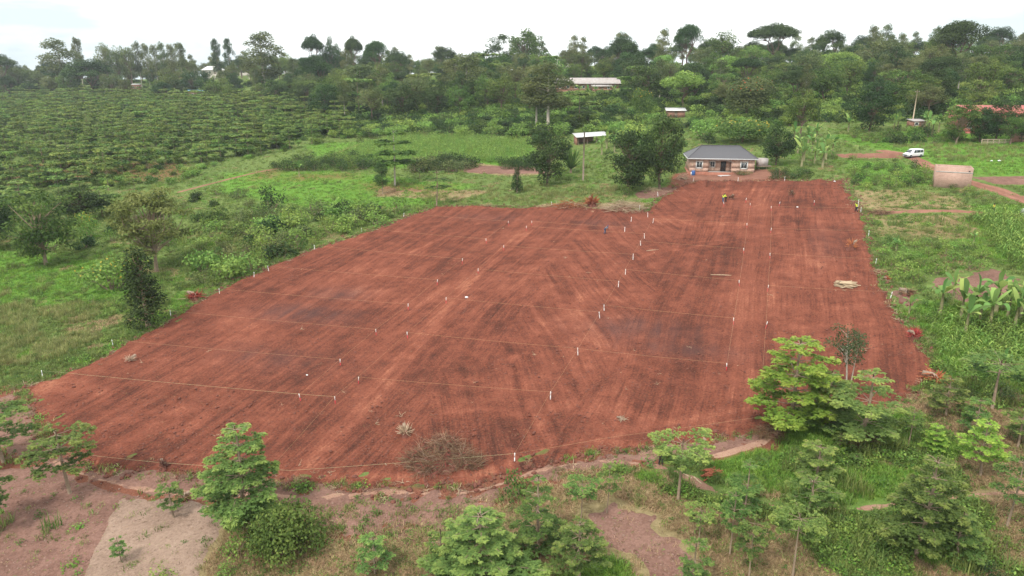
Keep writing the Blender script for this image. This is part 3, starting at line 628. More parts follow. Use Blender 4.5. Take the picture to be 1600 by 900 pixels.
def gum_tree(kind, seed, H, R, leaf, bark='bark_pale', z0=0.35, nl=40, L=0.55, W=0.3, dens=5.5, stems=1, thin=1.0):
    r = np.random.default_rng(seed); c = MB(); t = MB(); lob = []
    for s_ in range(stems):
        off = r.normal(size=2) * R * 0.35 * (stems > 1); tp = np.array([off[0] * 1.4, off[1] * 1.4, H * (1 - 0.12 * s_)])
        tr = 0.0105 * H * thin
        P = np.array([(off[0] * 0.15, off[1] * 0.15, -0.4), (off[0] * 0.6, off[1] * 0.6, H * 0.35), (off[0], off[1], H * 0.65), tp * 0.97])
        t.tube(P, [tr * 1.3, tr, tr * 0.65, tr * 0.2], 7)
        for i in range(nl // stems):
            f = r.uniform(z0, 0.97); fr_ = (f - z0) / (1 - z0); q = R * (0.25 + 0.75 * math.sin(PI * min(1, fr_ * 0.82 + 0.15))) * r.uniform(0.2, 0.95); a = r.uniform(0, 2 * PI)
            zz = np.interp(f * H, P[:, 2], P[:, 2]); ax = np.array([np.interp(zz, P[:, 2], P[:, 0]), np.interp(zz, P[:, 2], P[:, 1]), zz])
            p = ax + np.array([math.cos(a) * q, math.sin(a) * q, 0.15 * q]); s = R * r.uniform(0.28, 0.46) * (1.05 - 0.35 * fr_)
            lob.append((p, np.array([s, s, s * r.uniform(0.7, 1.05)]))); limb(t, r, ax - np.array([0, 0, 0.5 * q]), p, tr * 0.3, tr * 0.06, 4, 0.08)
    lobe_leaves(c, r, lob, dens, L, W, 0.6, 0.4, hollow=0.35)
    register(kind, [('trunk', t.mesh('trunk', M[bark], True)), ('crown', c.mesh('crown', M[leaf]))], H, R)
def column_tree(kind, seed, H, R, leaf, L=0.3, W=0.2, dens=11, taper=0.6, nl=22, z0=0.12):
    r = np.random.default_rng(seed); c = MB(); t = MB(); lob = []
    for i in range(nl):
        f = (i + 0.5) / nl; a = r.uniform(0, 2 * PI); q = R * (1 - taper * f ** 1.4); s = q * r.uniform(0.42, 0.62)
        lob.append((np.array([math.cos(a) * (q - s), math.sin(a) * (q - s), H * (z0 + (0.94 - z0) * f)]), np.array([s, s, s * 1.1])))
    lobe_leaves(c, r, lob, dens, L, W, 0.3, 0.3, hollow=0.5)
    t.tube([(0, 0, -0.3), (0.03, 0, H * 0.5), (0, 0, H * 0.9)], [0.03 * H, 0.02 * H, 0.005 * H], 6)
    for p, s in lob: limb(t, r, (0, 0, p[2] * 0.85), p, 0.008 * H, 0.003 * H, 4)
    register(kind, [('trunk', t.mesh('trunk', M['bark_tan'], True)), ('crown', c.mesh('crown', M[leaf]))], H, R)
def shrub(kind, seed, H, R, leaf, L=0.2, W=0.12, dens=16, nl=10, flower=None):
    r = np.random.default_rng(seed); c = MB(); t = MB(); lob = []
    for i in range(nl):
        a = r.uniform(0, 2 * PI); q = math.sqrt(r.random()) * 0.72; s = R * r.uniform(0.26, 0.42)
        z = H * r.uniform(0.25, 0.92) * (1 - 0.45 * q); z = max(z, s * 0.4)
        p = np.array([math.cos(a) * R * q, math.sin(a) * R * q, min(z, H - s * 0.7)]); lob.append((p, np.array([s, s, s * H / R * 0.45 + s * 0.35])))
        limb(t, r, (0.1 * p[0], 0.1 * p[1], -0.1), p, 0.02 * H + 0.01, 0.008, 4)
    lobe_leaves(c, r, lob, dens, L, W, 0.3, 0.6, hollow=0.4)
    parts = [('stem', t.mesh('stem', M['bark_tan'], True)), ('foliage', c.mesh('foliage', M[leaf]))]
    if flower:
        f = MB()
        for p, s in lob:
            d = sph(r, 16); d = d[d[:, 2] > 0.2]; leaves(f, p + d * s * 1.08, sph(r, len(d)), d, 0.13, 0.12, 0.5)
        parts.append(('blossom', f.mesh('blossom', M[flower])))
    register(kind, parts, H, R)

for s in range(7): tier_tree('tier', 100 + s, 7.0, 2.6, [5, 6, 4, 3, 5, 4, 3][s], 'leaf_tier', ros=[3.8, 4.2, 3.0, 4.0, 3.6, 3.6, 3.0][s], L=0.17, W=0.075, nlv=10, low=[.34, .27, .4, .36, .2, .36, .46][s], gap=[.12, .06, .2, .1, .12, .14, .2][s], cone=[.72, .7, .55, .5, .78, .6, .35][s])
for s in range(3): tier_tree('tier_flat', 120 + s, 4.6, 2.1, [3, 2, 3][s], 'leaf_tier', ros=3.4, cone=[0.3, 0.15, 0.5][s], low=[0.6, 0.78, 0.55][s], gap=0.22, L=0.16, W=0.07, nlv=10)
for s in range(3): tier_tree('tier_small', 130 + s, 2.6, 1.0, 3, 'leaf_tier', ros=11, cone=0.35, low=0.45, L=0.16, W=0.075, gap=0.1)
for s in range(3): tier_tree('tier_lime', 140 + s, 6.0, 2.4, [4, 6, 3][s], 'leaf_lime', ros=4.0, cone=0.55, low=[.45, .16, .5][s], L=0.18, W=0.08, nlv=9, gap=0.07)
for s in range(6): tier_tree('tier_far', 160 + s, 7.5, 4.2, [2, 3, 3, 4, 2, 3][s], 'leaf_tier', ros=[.9, .7, 1.0, .8, .9, .65][s], nlv=5, L=0.58, W=0.32, cone=[.3, .6, .5, .65, .4, .7][s], low=[.6, .4, .5, .35, .55, .42][s], gap=[.15, .3, .1, .2, .25, .35][s])
for s in range(2): tier_tree('tier_olive', 175 + s, 8.5, 4.0, [6, 6][s], 'leaf_straw', ros=1.2, nlv=6, L=0.42, W=0.2, cone=0.5, low=0.22, gap=0.1)
for s in range(2): tier_tree('tier_open', 180 + s, 11.0, 4.5, 4, 'leaf_mid', 'bark_pale', ros=0.9, nlv=6, L=0.5, W=0.26, cone=0.5, low=0.45, gap=0.2)
for s in range(4): round_tree('round', 200 + s, 14, 6.0, 3.0, 49, 'leaf_mid', dens=5.0, size=(0.15, 0.31), hollow=0.35, L=0.46, W=0.3)
for s in range(3): round_tree('round_dark', 210 + s, 13, 5.6, 0.9, 57, 'leaf_dark', dens=6.0, size=(0.15, 0.31), hollow=0.35, L=0.46, W=0.3)
for s in range(3): round_tree('round_olive', 220 + s, 14, 6.0, 4.0, 45, 'leaf_olive', dens=4.6, size=(0.15, 0.31), hollow=0.35, L=0.46, W=0.3)
for s in range(2): round_tree('round_fresh', 230 + s, 9, 4.2, 0.8, 48, 'leaf_mid', L=0.32, W=0.2, dens=18, size=(0.15, 0.28), squash=0.55, hollow=0.35, bark='bark_tan')
for s in range(2): round_tree('airy', 236 + s, 9, 4.2, 1.0, 70, 'leaf_straw', L=0.32, W=0.17, dens=24, size=(0.13, 0.24), squash=0.32, hollow=0.3, bark='bark_tan')
round_tree('flame', 240, 13, 8.0, 3.5, 30, 'leaf_olive', flower='petal_orange', squash=0.6)
round_tree('cassia', 241, 6, 5.5, 1.0, 24, 'leaf_mid', flower='petal_yellow', squash=0.7, L=0.4, W=0.25, dens=7)
round_tree('sparse', 242, 6, 1.9, 3.0, 20, 'leaf_grey', 'bark_pale', L=0.24, W=0.09, dens=15, size=(0.2, 0.36), hollow=0.3)
for s in range(3): umbrella_tree('umbrella', 250 + s, 19, 9.0, 'leaf_dark', z0=[0.62, 0.5, 0.7][s])
for s in range(2): umbrella_tree('umbrella_fresh', 255 + s, 12, 7.5, 'leaf_fresh', z0=0.5, nl=30)
for s in range(3): gum_tree('gum', 260 + s, 22, 4.5, 'leaf_olive', z0=[0.35, 0.45, 0.3][s])
for s in range(2): gum_tree('gum_dark', 265 + s, 21, 4.8, 'leaf_dark', 'bark_tan', z0=0.3, nl=34)
gum_tree('gum_sapling', 268, 6.0, 1.5, 'leaf_grey', 'bark_pale', z0=0.45, nl=40, L=0.22, W=0.08, dens=17, stems=3, thin=0.6)
for s in range(2): column_tree('column', 270 + s, 6.5, 1.5, 'leaf_dark', taper=[0.45, 0.9][s], dens=22, nl=34, L=0.22, W=0.14)
for s in range(3): shrub('shrub', 280 + s, 1.8, 1.3, 'leaf_mid')
for s in range(3): shrub('shrub_fresh', 284 + s, 1.6, 1.3, 'leaf_fresh')
for s in range(2): shrub('shrub_dark', 288 + s, 2.0, 1.5, 'leaf_dark')
for s in range(2): shrub('shrub_dull', 292 + s, 1.8, 1.5, 'leaf_olive')
shrub('bush_big', 298, 2.4, 2.3, 'leaf_mid', dens=24, nl=30, L=0.2, W=0.11)
shrub('shrub_yellow', 296, 2.6, 2.2, 'leaf_fresh', flower='petal_yellow', nl=14)
# big loose shrubs for the far slopes, coarser leaves
for s in range(3): shrub('bush_far', 300 + s, 3.0, 2.6, ['leaf_mid', 'leaf_fresh', 'leaf_dark'][s], L=0.5, W=0.32, dens=5, nl=12)

def fan_bush(kind, seed, H, R):
    r = np.random.default_rng(seed); c = MB(); t = MB()
    t.tube([(0, 0, -0.2), (0, 0, H * 0.2)], [0.25, 0.2], 7)
    for i in range(46):
        a = r.uniform(0, 2 * PI); el = r.uniform(0.5, 1.45); L = H * r.uniform(0.7, 1.0); d = np.array([math.cos(a) * math.cos(el), math.sin(a) * math.cos(el), math.sin(el)])
        s = np.array([-math.sin(a), math.cos(a), 0]); q = np.linspace(0, 1, 6)[:, None]
        P = np.array([0, 0, H * 0.15]) + d * L * q - np.array([0, 0, 1]) * (q ** 2.2) * L * 0.22 * (1.6 - el); w = 0.22 * np.sin(np.clip(q * 0.9 + 0.1, 0, 1) * PI) + 0.02
        V = np.stack([P + s * w, P - s * w], 1).reshape(-1, 3); k = np.arange(5)[:, None] * 2
        c.add(V, np.concatenate([k, k + 1, k + 3, k + 2], 1), float(np.clip(r.normal(0.5, 0.2), 0, 1)))
    register(kind, [('stem', t.mesh('stem', M['bark_tan'], True)), ('fronds', c.mesh('fronds', M['leaf_mid']))], H, R)
fan_bush('fan', 310, 4.5, 2.6)

def put(kind, P, h, R, label, cat='tree', group=None, name=None, var=None, rot=None):
    pr = PROTO[kind]; parts, H0, R0 = pr[var % len(pr) if var is not None else random.randrange(len(pr))]
    o = thing(name or cat.replace(' ', '_'), label, cat, (P[0], P[1], P[2] - 0.05), random.uniform(0, 2 * PI) if rot is None else rot, group)
    o.scale = (R / R0, R / R0, h / H0)
    for n, me in parts: mkobj(n, me, o)
    return o
PLACED = []
def tree(kind, px, base, top, w, label, name=None, cat='tree', group=None, var=None, rot=None):
    P = at(px, base); h = height_for(P, top); R = 0.5 * w * pdepth(P) / FPX
    PLACED.append((P[0], P[1], R))
    return put(kind, P, h, R, label, cat, group, name, var, rot)

# ------------------------------------------------------------------ trees one can tell apart, from the front
tree('tier', 378, 822, 664, 160, 'tall layered green tree left of the dark bush, lower left', 'layered_tree', var=1)
tree('tier_flat', 110, 772, 672, 138, 'flat topped tree on the border of the mauve plot', 'layered_tree', var=0)
tree('tier', 6, 722, 600, 125, 'layered tree cut by the left edge at the field corner', 'layered_tree', var=3)
tree('tier', -22, 838, 722, 110, 'layered tree cut by the left edge beside the mauve plot', 'layered_tree', var=2)
tree('tier_small', 190, 880, 838, 33, 'tiny lone sapling on the pale plot', 'sapling', 'sapling', var=0)
tree('tier_small', 272, 810, 756, 56, 'small leafy sapling at the top of the pale plot', 'sapling', 'sapling', var=1)
tree('tier_small', 586, 900, 838, 62, 'small rounded tree alone at the bottom left of centre', 'layered_tree', var=2)
tree('tier', 748, 922, 806, 195, 'wide layered tree at the bottom centre', 'layered_tree', var=1)
tree('tier_small', 690, 895, 826, 66, 'low branchy young tree just left of the wide bottom tree', 'layered_tree', var=0)
tree('tier', 842, 862, 742, 135, 'bushy layered tree above the bottom centre', 'layered_tree', var=4)
tree('tier', 905, 908, 818, 120, 'layered tree right of the wide bottom tree', 'layered_tree', var=2)
tree('tier_flat', 908, 818, 750, 66, 'small open topped tree behind the bushy layered tree', 'layered_tree', var=1)
tree('tier_flat', 948, 802, 724, 48, 'slim flat topped sapling on the dry bank', 'layered_tree', var=2)
tree('tier_flat', 1059, 782, 684, 118, 'flat umbrella shaped tree by the firewood pile', 'layered_tree', var=1, rot=1.0)
tree('tier_small', 1080, 925, 848, 68, 'round headed young tree at the bottom edge right of centre', 'layered_tree', var=1)
tree('tier_flat', 1091, 852, 792, 64, 'thin sapling with sparse leaves on the dry slope', 'layered_tree', var=1)
tree('tier', 1160, 818, 722, 76, 'slender two storey tree right of the firewood pile', 'layered_tree', var=3)
tree('tier_flat', 1140, 868, 770, 68, 'slender flat tree in front of the two storey tree', 'layered_tree', var=2)
tree('tier_flat', 1170, 905, 812, 70, 'flat topped tree near the bottom edge left of the twin', 'layered_tree', var=0)
tree('tier_flat', 1238, 905, 802, 96, 'flat topped tree near the bottom edge with dark underside', 'layered_tree', var=1)
tree('tier_flat', 1260, 806, 748, 98, 'flat dark topped tree beside the lower right footpath', 'layered_tree', var=2)
tree('tier_small', 1274, 758, 694, 74, 'mushroom shaped small tree on the bright grass', 'layered_tree', var=2)
tree('tier_flat', 1312, 700, 677, 34, 'smallest flat sapling at the top of the bright grass', 'sapling', 'sapling', var=0)
tree('tier_flat', 1337, 727, 711, 28, 'little flat sapling right of the mushroom shaped tree', 'sapling', 'sapling', var=1)
tree('tier', 1430, 868, 710, 150, 'largest layered tree in the lower right', 'layered_tree', var=1, rot=0.6)
tree('tier', 1496, 878, 798, 100, 'layered tree tucked behind the largest lower right tree', 'layered_tree', var=2)
tree('tier_lime', 1532, 745, 658, 92, 'yellow green layered tree in the lower right', 'layered_tree', var=0)
tree('tier_lime', 1460, 708, 663, 48, 'small yellow green sapling left of the yellow green tree', 'sapling', 'sapling', var=1)
tree('tier_flat', 1572, 824, 715, 96, 'open tree with pale trunk at the right edge', 'layered_tree', var=2)
tree('tier_lime', 1236, 668, 527, 165, 'bright lime layered tree at the near right field corner', 'layered_tree', var=1, rot=2.0)
tree('tier', 1285, 672, 578, 130, 'darker layered tree joined behind the lime tree', 'layered_tree', var=4)
tree('tier', 1343, 694, 584, 155, 'layered tree in front of the thin grey tree', 'layered_tree', var=3)
tree('gum_sapling', 1325, 618, 505, 62, 'thin grey green tree with pale forked stems', 'grey_tree', var=0)
tree('tier_flat', 1418, 700, 640, 54, 'dark small layered tree right of the thin grey tree', 'layered_tree', var=0)
tree('tier', 1478, 650, 588, 78, 'layered tree at the right end of the red field', 'layered_tree', var=2)
tree('tier_flat', 1550, 640, 562, 120, 'wide flat tree in the crops on the right', 'layered_tree', var=1)
tree('tier_small', 1520, 690, 622, 54, 'small green tree between the flat tree and the yellow green tree', 'layered_tree', var=2)
tree('tier_small', 1590, 700, 634, 60, 'small green tree at the right edge above the yellow green tree', 'layered_tree', var=0)
tree('column', 232, 512, 388, 66, 'dark upright tree on the left edge of the red field', 'dark_tree', var=0)
tree('round_fresh', 72, 414, 283, 128, 'leafy tree in the tall grass at the left', 'broad_tree', var=0)
tree('airy', 245, 424, 286, 138, 'airy olive tree in the grass left of the field', 'airy_tree', var=0)
tree('round_dark', -8, 392, 296, 80, 'dark tree cut by the left edge', 'broad_tree')
tree('round_dark', 128, 345, 286, 92, 'dark round tree behind the leafy left tree', 'broad_tree')
tree('tier_far', 160, 338, 290, 70, 'flat dark tree at the near edge of the plantation', 'plantation_tree')
tree('tier_far', 35, 325, 282, 80, 'plantation tree above the dark left edge tree', 'plantation_tree')
tree('tier_open', 617, 290, 203, 80, 'layered tree with a pale trunk in the left meadow', 'layered_tree', var=0)
tree('gum_dark', 598, 304, 254, 26, 'thin twiggy tree in the left meadow', 'thin_tree', var=0)
tree('tier_flat', 682, 322, 266, 56, 'dark flat sapling at the far left corner of the red field', 'layered_tree', var=2)
tree('column', 808, 301, 252, 20, 'small dark cone shaped tree behind the red field', 'conifer_tree', var=1)
tree('round_dark', 855, 290, 197, 74, 'dark tree behind the red field, right of the cone shaped tree', 'broad_tree', var=0)
tree('fan', 892, 270, 229, 42, 'fan leaved palm bush beside the utility pole', 'palm_bush')
tree('round_dark', 1030, 296, 168, 84, 'tall dark tree left of the brick house', 'broad_tree', var=1)
tree('round_dark', 982, 300, 196, 86, 'bushy dark tree just left of the tall dark tree', 'broad_tree', var=2)
tree('tier_far', 905, 196, 144, 70, 'bright flat tiered tree below the long school building', 'layered_tree', var=1)
tree('gum', 856, 203, 98, 84, 'tall olive gum tree with pale trunk, centre', 'gum_tree', var=0)
tree('gum', 838, 200, 118, 56, 'gum tree with slim white trunk left of the tall olive gum', 'gum_tree', var=1)
tree('gum', 730, 172, 84, 66, 'gum tree with leaning pale trunk', 'gum_tree', var=2)
tree('gum', 712, 158, 92, 50, 'gum tree left of the leaning pale trunk', 'gum_tree', var=1)
tree('umbrella', 495, 158, 84, 68, 'dark layered tree at the right end of the plantation', 'umbrella_tree', var=1)
tree('gum', 598, 170, 104, 42, 'green gum tree in the row of slim trunks', 'gum_tree', var=0)
tree('gum', 565, 168, 100, 60, 'leftmost gum tree in the row of slim trunks', 'gum_tree', var=1)
tree('round', 470, 160, 120, 44, 'bright rounded tree at the right end of the plantation', 'broad_tree')
tree('round_dark', 326, 158, 108, 36, 'dark tree in front of the white roofed house', 'broad_tree')
tree('round_dark', 366, 152, 120, 32, 'dark globe shaped tree right of the blue roofed hut', 'broad_tree')
tree('umbrella', 145, 152, 90, 82, 'big dark spreading tree behind the plantation', 'umbrella_tree', var=1)
tree('flame', 1165, 192, 118, 100, 'wide tree with orange flowers behind the house', 'flame_tree')
tree('cassia', 1160, 222, 186, 112, 'bush tree with yellow flowers behind the house', 'cassia_tree')
tree('cassia', 1003, 186, 138, 44, 'yellow flowering tree below the long school building', 'cassia_tree')
tree('umbrella_fresh', 1065, 172, 108, 82, 'bright green spreading tree in the middle of the woods', 'spreading_tree', var=0)
tree('round_dark', 1212, 258, 192, 62, 'dark tree behind the right end of the house', 'broad_tree')
tree('round', 1250, 215, 138, 62, 'tree with slim trunk behind the banana clump', 'broad_tree')
tree('round_dark', 1358, 206, 138, 66, 'dark tree behind the right meadow', 'broad_tree', var=0)
tree('round_fresh', 1494, 224, 154, 66, 'bright leafy tree beyond the white van', 'broad_tree', var=1)
tree('round_dark', 1556, 218, 150, 60, 'dark tree in front of the pink walled house', 'broad_tree', var=2)
tree('round_dark', 1596, 222, 165, 44, 'dark tree at the right edge above the brick wall', 'broad_tree', var=1)
tree('round_olive', 1450, 182, 130, 62, 'olive tree beside the tall pole on the right', 'broad_tree')
tree('round_dark', 1530, 222, 168, 46, 'dark tree before the left end of the pink walled house', 'broad_tree', var=0)
tree('round', 1578, 226, 178, 44, 'green tree before the right end of the pink walled house', 'broad_tree', var=1)
# skyline
tree('umbrella', 1492, 124, 30, 92, 'huge spreading tree on the skyline at the right', 'umbrella_tree', var=0)
tree('round', 1460, 124, 46, 56, 'round tree left of the huge skyline tree', 'broad_tree')
tree('umbrella', 1205, 114, 34, 84, 'spreading flat tree on the skyline right of centre', 'umbrella_tree', var=2)
tree('umbrella', 1072, 118, 36, 50, 'airy skyline tree left of the spreading flat tree', 'umbrella_tree', var=0)
tree('round', 1125, 118, 46, 66, 'rounded skyline tree between the airy and the flat tree', 'broad_tree')
tree('umbrella', 1292, 114, 44, 56, 'bushy skyline tree in the middle of the right hill', 'umbrella_tree', var=1)
tree('round_olive', 1372, 124, 58, 78, 'olive domed tree on the right hill', 'broad_tree')
tree('round', 818, 118, 42, 70, 'domed tree at the high point of the middle skyline', 'broad_tree')
tree('gum_dark', 780, 118, 54, 46, 'skyline gum tree left of the domed tree', 'gum_tree')
tree('umbrella', 972, 126, 54, 56, 'dark tree above the long school building', 'umbrella_tree', var=1)
tree('umbrella', 493, 134, 52, 36, 'parasol shaped tree on the left skyline', 'umbrella_tree', var=2)
tree('umbrella', 555, 132, 55, 30, 'dark parasol shaped tree right of its skyline twin', 'umbrella_tree', var=2)
tree('round_dark', 520, 130, 55, 34, 'dark tree between the two parasol shaped trees', 'broad_tree')
tree('umbrella', 590, 132, 62, 44, 'spreading tree above the red roofed house', 'umbrella_tree', var=0)
tree('gum', 414, 144, 50, 62, 'tall gum tree on the left skyline', 'gum_tree', var=2)
tree('gum_dark', 344, 132, 60, 18, 'slim skyline tree, left of a close pair', 'gum_tree')
tree('gum_dark', 363, 132, 59, 18, 'slim skyline tree, right of a close pair', 'gum_tree')
tree('gum', 102, 144, 62, 62, 'tall olive gum on the far left skyline', 'gum_tree', var=0)
tree('gum', 130, 134, 58, 16, 'narrow pointed gum rising on the far left skyline', 'gum_tree', var=1)
tree('umbrella', 10, 144, 84, 46, 'spreading tree at the left end of the skyline', 'umbrella_tree', var=2)
for k, x in enumerate(range(222, 300, 13)):
    tree('gum', x, 136, 66 + (k * 37 % 5), 20, 'slim gum tree in the dense row on the left skyline', 'gum_tree', group='row of gum trees on the left skyline')
for x, t in ((172, 66), (190, 70), (208, 67)): tree('round_olive', x, 138, t, 34, 'brownish tree left of the dense gum row on the skyline', 'broad_tree', group='brownish skyline trees')

# ------------------------------------------------------------------ woods behind: trees filling the hill
def scatter_pts(pl, spacing, n, rng, avoid=1.0):
    lo, hi = pl.min(0), pl.max(0); out = []
    cell = {}
    for _ in range(n):
        x, y = rng.uniform(lo[0], hi[0]), rng.uniform(lo[1], hi[1])
        if not inside(pl, np.array([x]), np.array([y]))[0]: continue
        s = spacing * (0.75 + 0.5 * rng.random()); k = (int(x // spacing), int(y // spacing)); ok = True
        for i in range(k[0] - 2, k[0] + 3):
            for j in range(k[1] - 2, k[1] + 3):
                for q in cell.get((i, j), ()):
                    if (q[0] - x) ** 2 + (q[1] - y) ** 2 < s * s: ok = False
        if ok and avoid:
            for q in PLACED:
                if (q[0] - x) ** 2 + (q[1] - y) ** 2 < (avoid * q[2]) ** 2: ok = False; break
        if ok: cell.setdefault(k, []).append((x, y)); out.append((x, y))
    return out
# places the woods leave open so that the houses show: (px, py, half width px, metres toward the camera kept low)
OPEN = []
def keep_open(px, base, hw, run=60): OPEN.append((at(px, base), hw, run))
for a in ((918, 142, 50, 150), (885, 106, 18, 110), (577, 104, 20, 170), (335, 122, 18, 170), (308, 150, 15, 90), (212, 138, 9, 110), (1054, 182, 18, 60), (925, 226, 36, 70), (1560, 212, 30, 40), (1215, 70, 14, 30), (950, 104, 13, 90), (8, 120, 14, 170), (840, 96, 14, 110), (465, 106, 11, 150), (380, 110, 11, 150)): keep_open(*a)
def is_open(x, y, most=1e9):
    for P, hw, run in OPEN:
        d = math.hypot(P[0], P[1]); ux, uy = P[0] / d, P[1] / d; t = x * ux + y * uy; s = abs(-x * uy + y * ux)
        if d - min(run, most) < t < d + 8 and s < hw * d / FPX * 1.05 * (t / d) + 1.0: return True
    return False
rw = np.random.default_rng(5)
SPOT = [(0, 'by the left edge'), (130, 'behind the big dark spreading tree'), (240, 'behind the blue roofed hut'), (400, 'behind the globe shaped tree'), (470, 'behind the bright rounded tree'), (560, 'by the red roofed house'), (680, 'behind the row of slim trunks'), (790, 'behind the leaning pale trunk'), (870, 'by the tall olive gum'),
        (970, 'by the long school building'), (1050, 'behind the tall dark tree'), (1130, 'by the bright spreading tree'), (1210, 'by the orange flowering tree'), (1300, 'behind the banana clump'), (1390, 'behind the right meadow'), (1470, 'by the tall pale pole'), (1540, 'behind the bright leafy tree'), (9999, 'behind the pink walled house')]
def where(x, y, z, grp):
    px, py = project(x, y, z); w = next(t for lim, t in SPOT if px <= lim or lim == 9999)
    return w + (', high up the slope' if py < 118 else ', low on the slope' if py > 165 else '')
def woods(pl, spacing, kinds, hr, labels, grp, n=4000):
    for x, y in scatter_pts(pl, spacing, n, rw, 0.8):
        if is_open(x, y): continue
        k = random.choices(list(kinds), list(kinds.values()))[0]; H0, R0 = PROTO[k][0][1:]
        h = random.uniform(*hr); R = h * R0 / H0 * random.uniform(0.9, 1.3)
        z = float(hz(x, y)); lab = ('tall ' if h > hr[0] + 0.62 * (hr[1] - hr[0]) else '') + labels[k] + ' ' + where(x, y, z, grp)
        put(k, (x, y, z), h, R, lab, 'tree', lab + ', several', NAMES[k])
LAB = {'round': 'mid green round tree', 'round_dark': 'dark green round tree', 'round_olive': 'olive toned tree', 'umbrella': 'dark spreading tree', 'umbrella_fresh': 'bright spreading tree', 'gum': 'slim olive gum tree', 'gum_dark': 'tall dark gum tree', 'round_fresh': 'fresh green rounded tree', 'tier_far': 'flat storeyed tree'}
NAMES = {'round': 'broad_tree', 'round_dark': 'dark_tree', 'round_olive': 'olive_tree', 'umbrella': 'spreading_tree', 'umbrella_fresh': 'spreading_tree', 'gum': 'gum_tree', 'gum_dark': 'gum_tree', 'round_fresh': 'leafy_tree', 'tier_far': 'layered_tree'}
def wpoly(p): return np.array(p, float)
# right hill
woods(wpoly([(75, 262), (130, 222), (215, 210), (270, 250), (310, 360), (300, 400), (180, 400), (60, 390), (60, 330)]), 14.5, {'round': 4, 'round_dark': 3, 'round_olive': 3, 'umbrella': 2, 'gum': 1, 'umbrella_fresh': 1, 'round_fresh': 2}, (9, 16), LAB, 'in the woods on the right hill')
# middle woods
woods(wpoly([(-90, 330), (-60, 300), (0, 290), (60, 290), (60, 400), (0, 410), (-110, 410)]), 14, {'round': 4, 'round_dark': 3, 'gum': 2, 'round_olive': 2, 'umbrella': 1, 'tier_far': 1}, (10, 18), LAB, 'in the middle woods')
# left woods beyond the plantation
woods(wpoly([(-420, 560), (-330, 545), (-230, 470), (-150, 410), (-90, 360), (-100, 440), (-160, 580), (-420, 640)]), 16, {'round': 4, 'round_dark': 3, 'gum': 3, 'round_olive': 3, 'umbrella': 1, 'gum_dark': 1}, (10, 18), LAB, 'beyond the plantation on the left')
# far skyline belt: one mass
BELT = scatter_pts(wpoly([(-560, 760), (-430, 640), (-160, 580), (-100, 440), (60, 405), (330, 400), (420, 420), (420, 540), (60, 560), (-100, 700), (-560, 900)]), 15, 5000, rw, 0.8)

# ------------------------------------------------------------------ plantation of storeyed trees on the left slope
PLANT = poly([(-80, 140), (60, 142), (200, 148), (330, 158), (470, 168), (545, 195), (560, 215), (480, 232), (400, 246), (330, 262), (285, 288), (180, 300), (60, 315), (-80, 320)])
pp = []
pr = np.random.default_rng(8)
for i in range(-60, 120):
    for j in range(-60, 120):
        x = -160 + i * 6.2 + (j % 2) * 3.0 + pr.normal() * 1.1; y = 360 + (j - 30) * 5.8 + pr.normal() * 1.1
        if pr.random() < 0.22: continue
        pp.append((x, y))
pp = np.array(pp); pp = pp[inside(PLANT, pp[:, 0], pp[:, 1])]
px_, py_ = project(pp[:, 0], pp[:, 1], hz(pp[:, 0], pp[:, 1]))
pp = pp[(px_ > -120)]
thin = vnoise(pp[:, 0] / 14, pp[:, 1] / 14, 77)
dist = np.hypot(pp[:, 0], pp[:, 1])
pp = pp[~((thin > 0.25) & (dist < 300))]
pp = pp[np.argsort(np.hypot(pp[:, 0], pp[:, 1]))]
_pd = np.median(np.hypot(pp[:290, 0], pp[:290, 1]))
for x, y in pp[:290]:
    v = random.randrange(6); h, R = random.uniform(3.6, 9.0), random.uniform(2.2, 4.6); qx = float(project(x, y, float(hz(x, y)))[0])
    lab = '%s %s storeyed flat plantation tree, %s rows, %s' % ('tall' if h > 6.8 else 'middling' if h > 5 else 'low', ['two', 'three', 'three', 'four', 'two', 'three'][v], 'nearest' if math.hypot(x, y) < _pd else 'second', 'by the left edge' if qx < 90 else 'above the leafy left tree' if qx < 200 else 'left of the airy olive tree top' if qx < 290 else 'along the thin red track')
    put('tier_far', (x, y, float(hz(x, y))), h, R, lab, 'tree', lab + ', several', 'plantation_tree', v)
PLANT_REST = pp[290:]

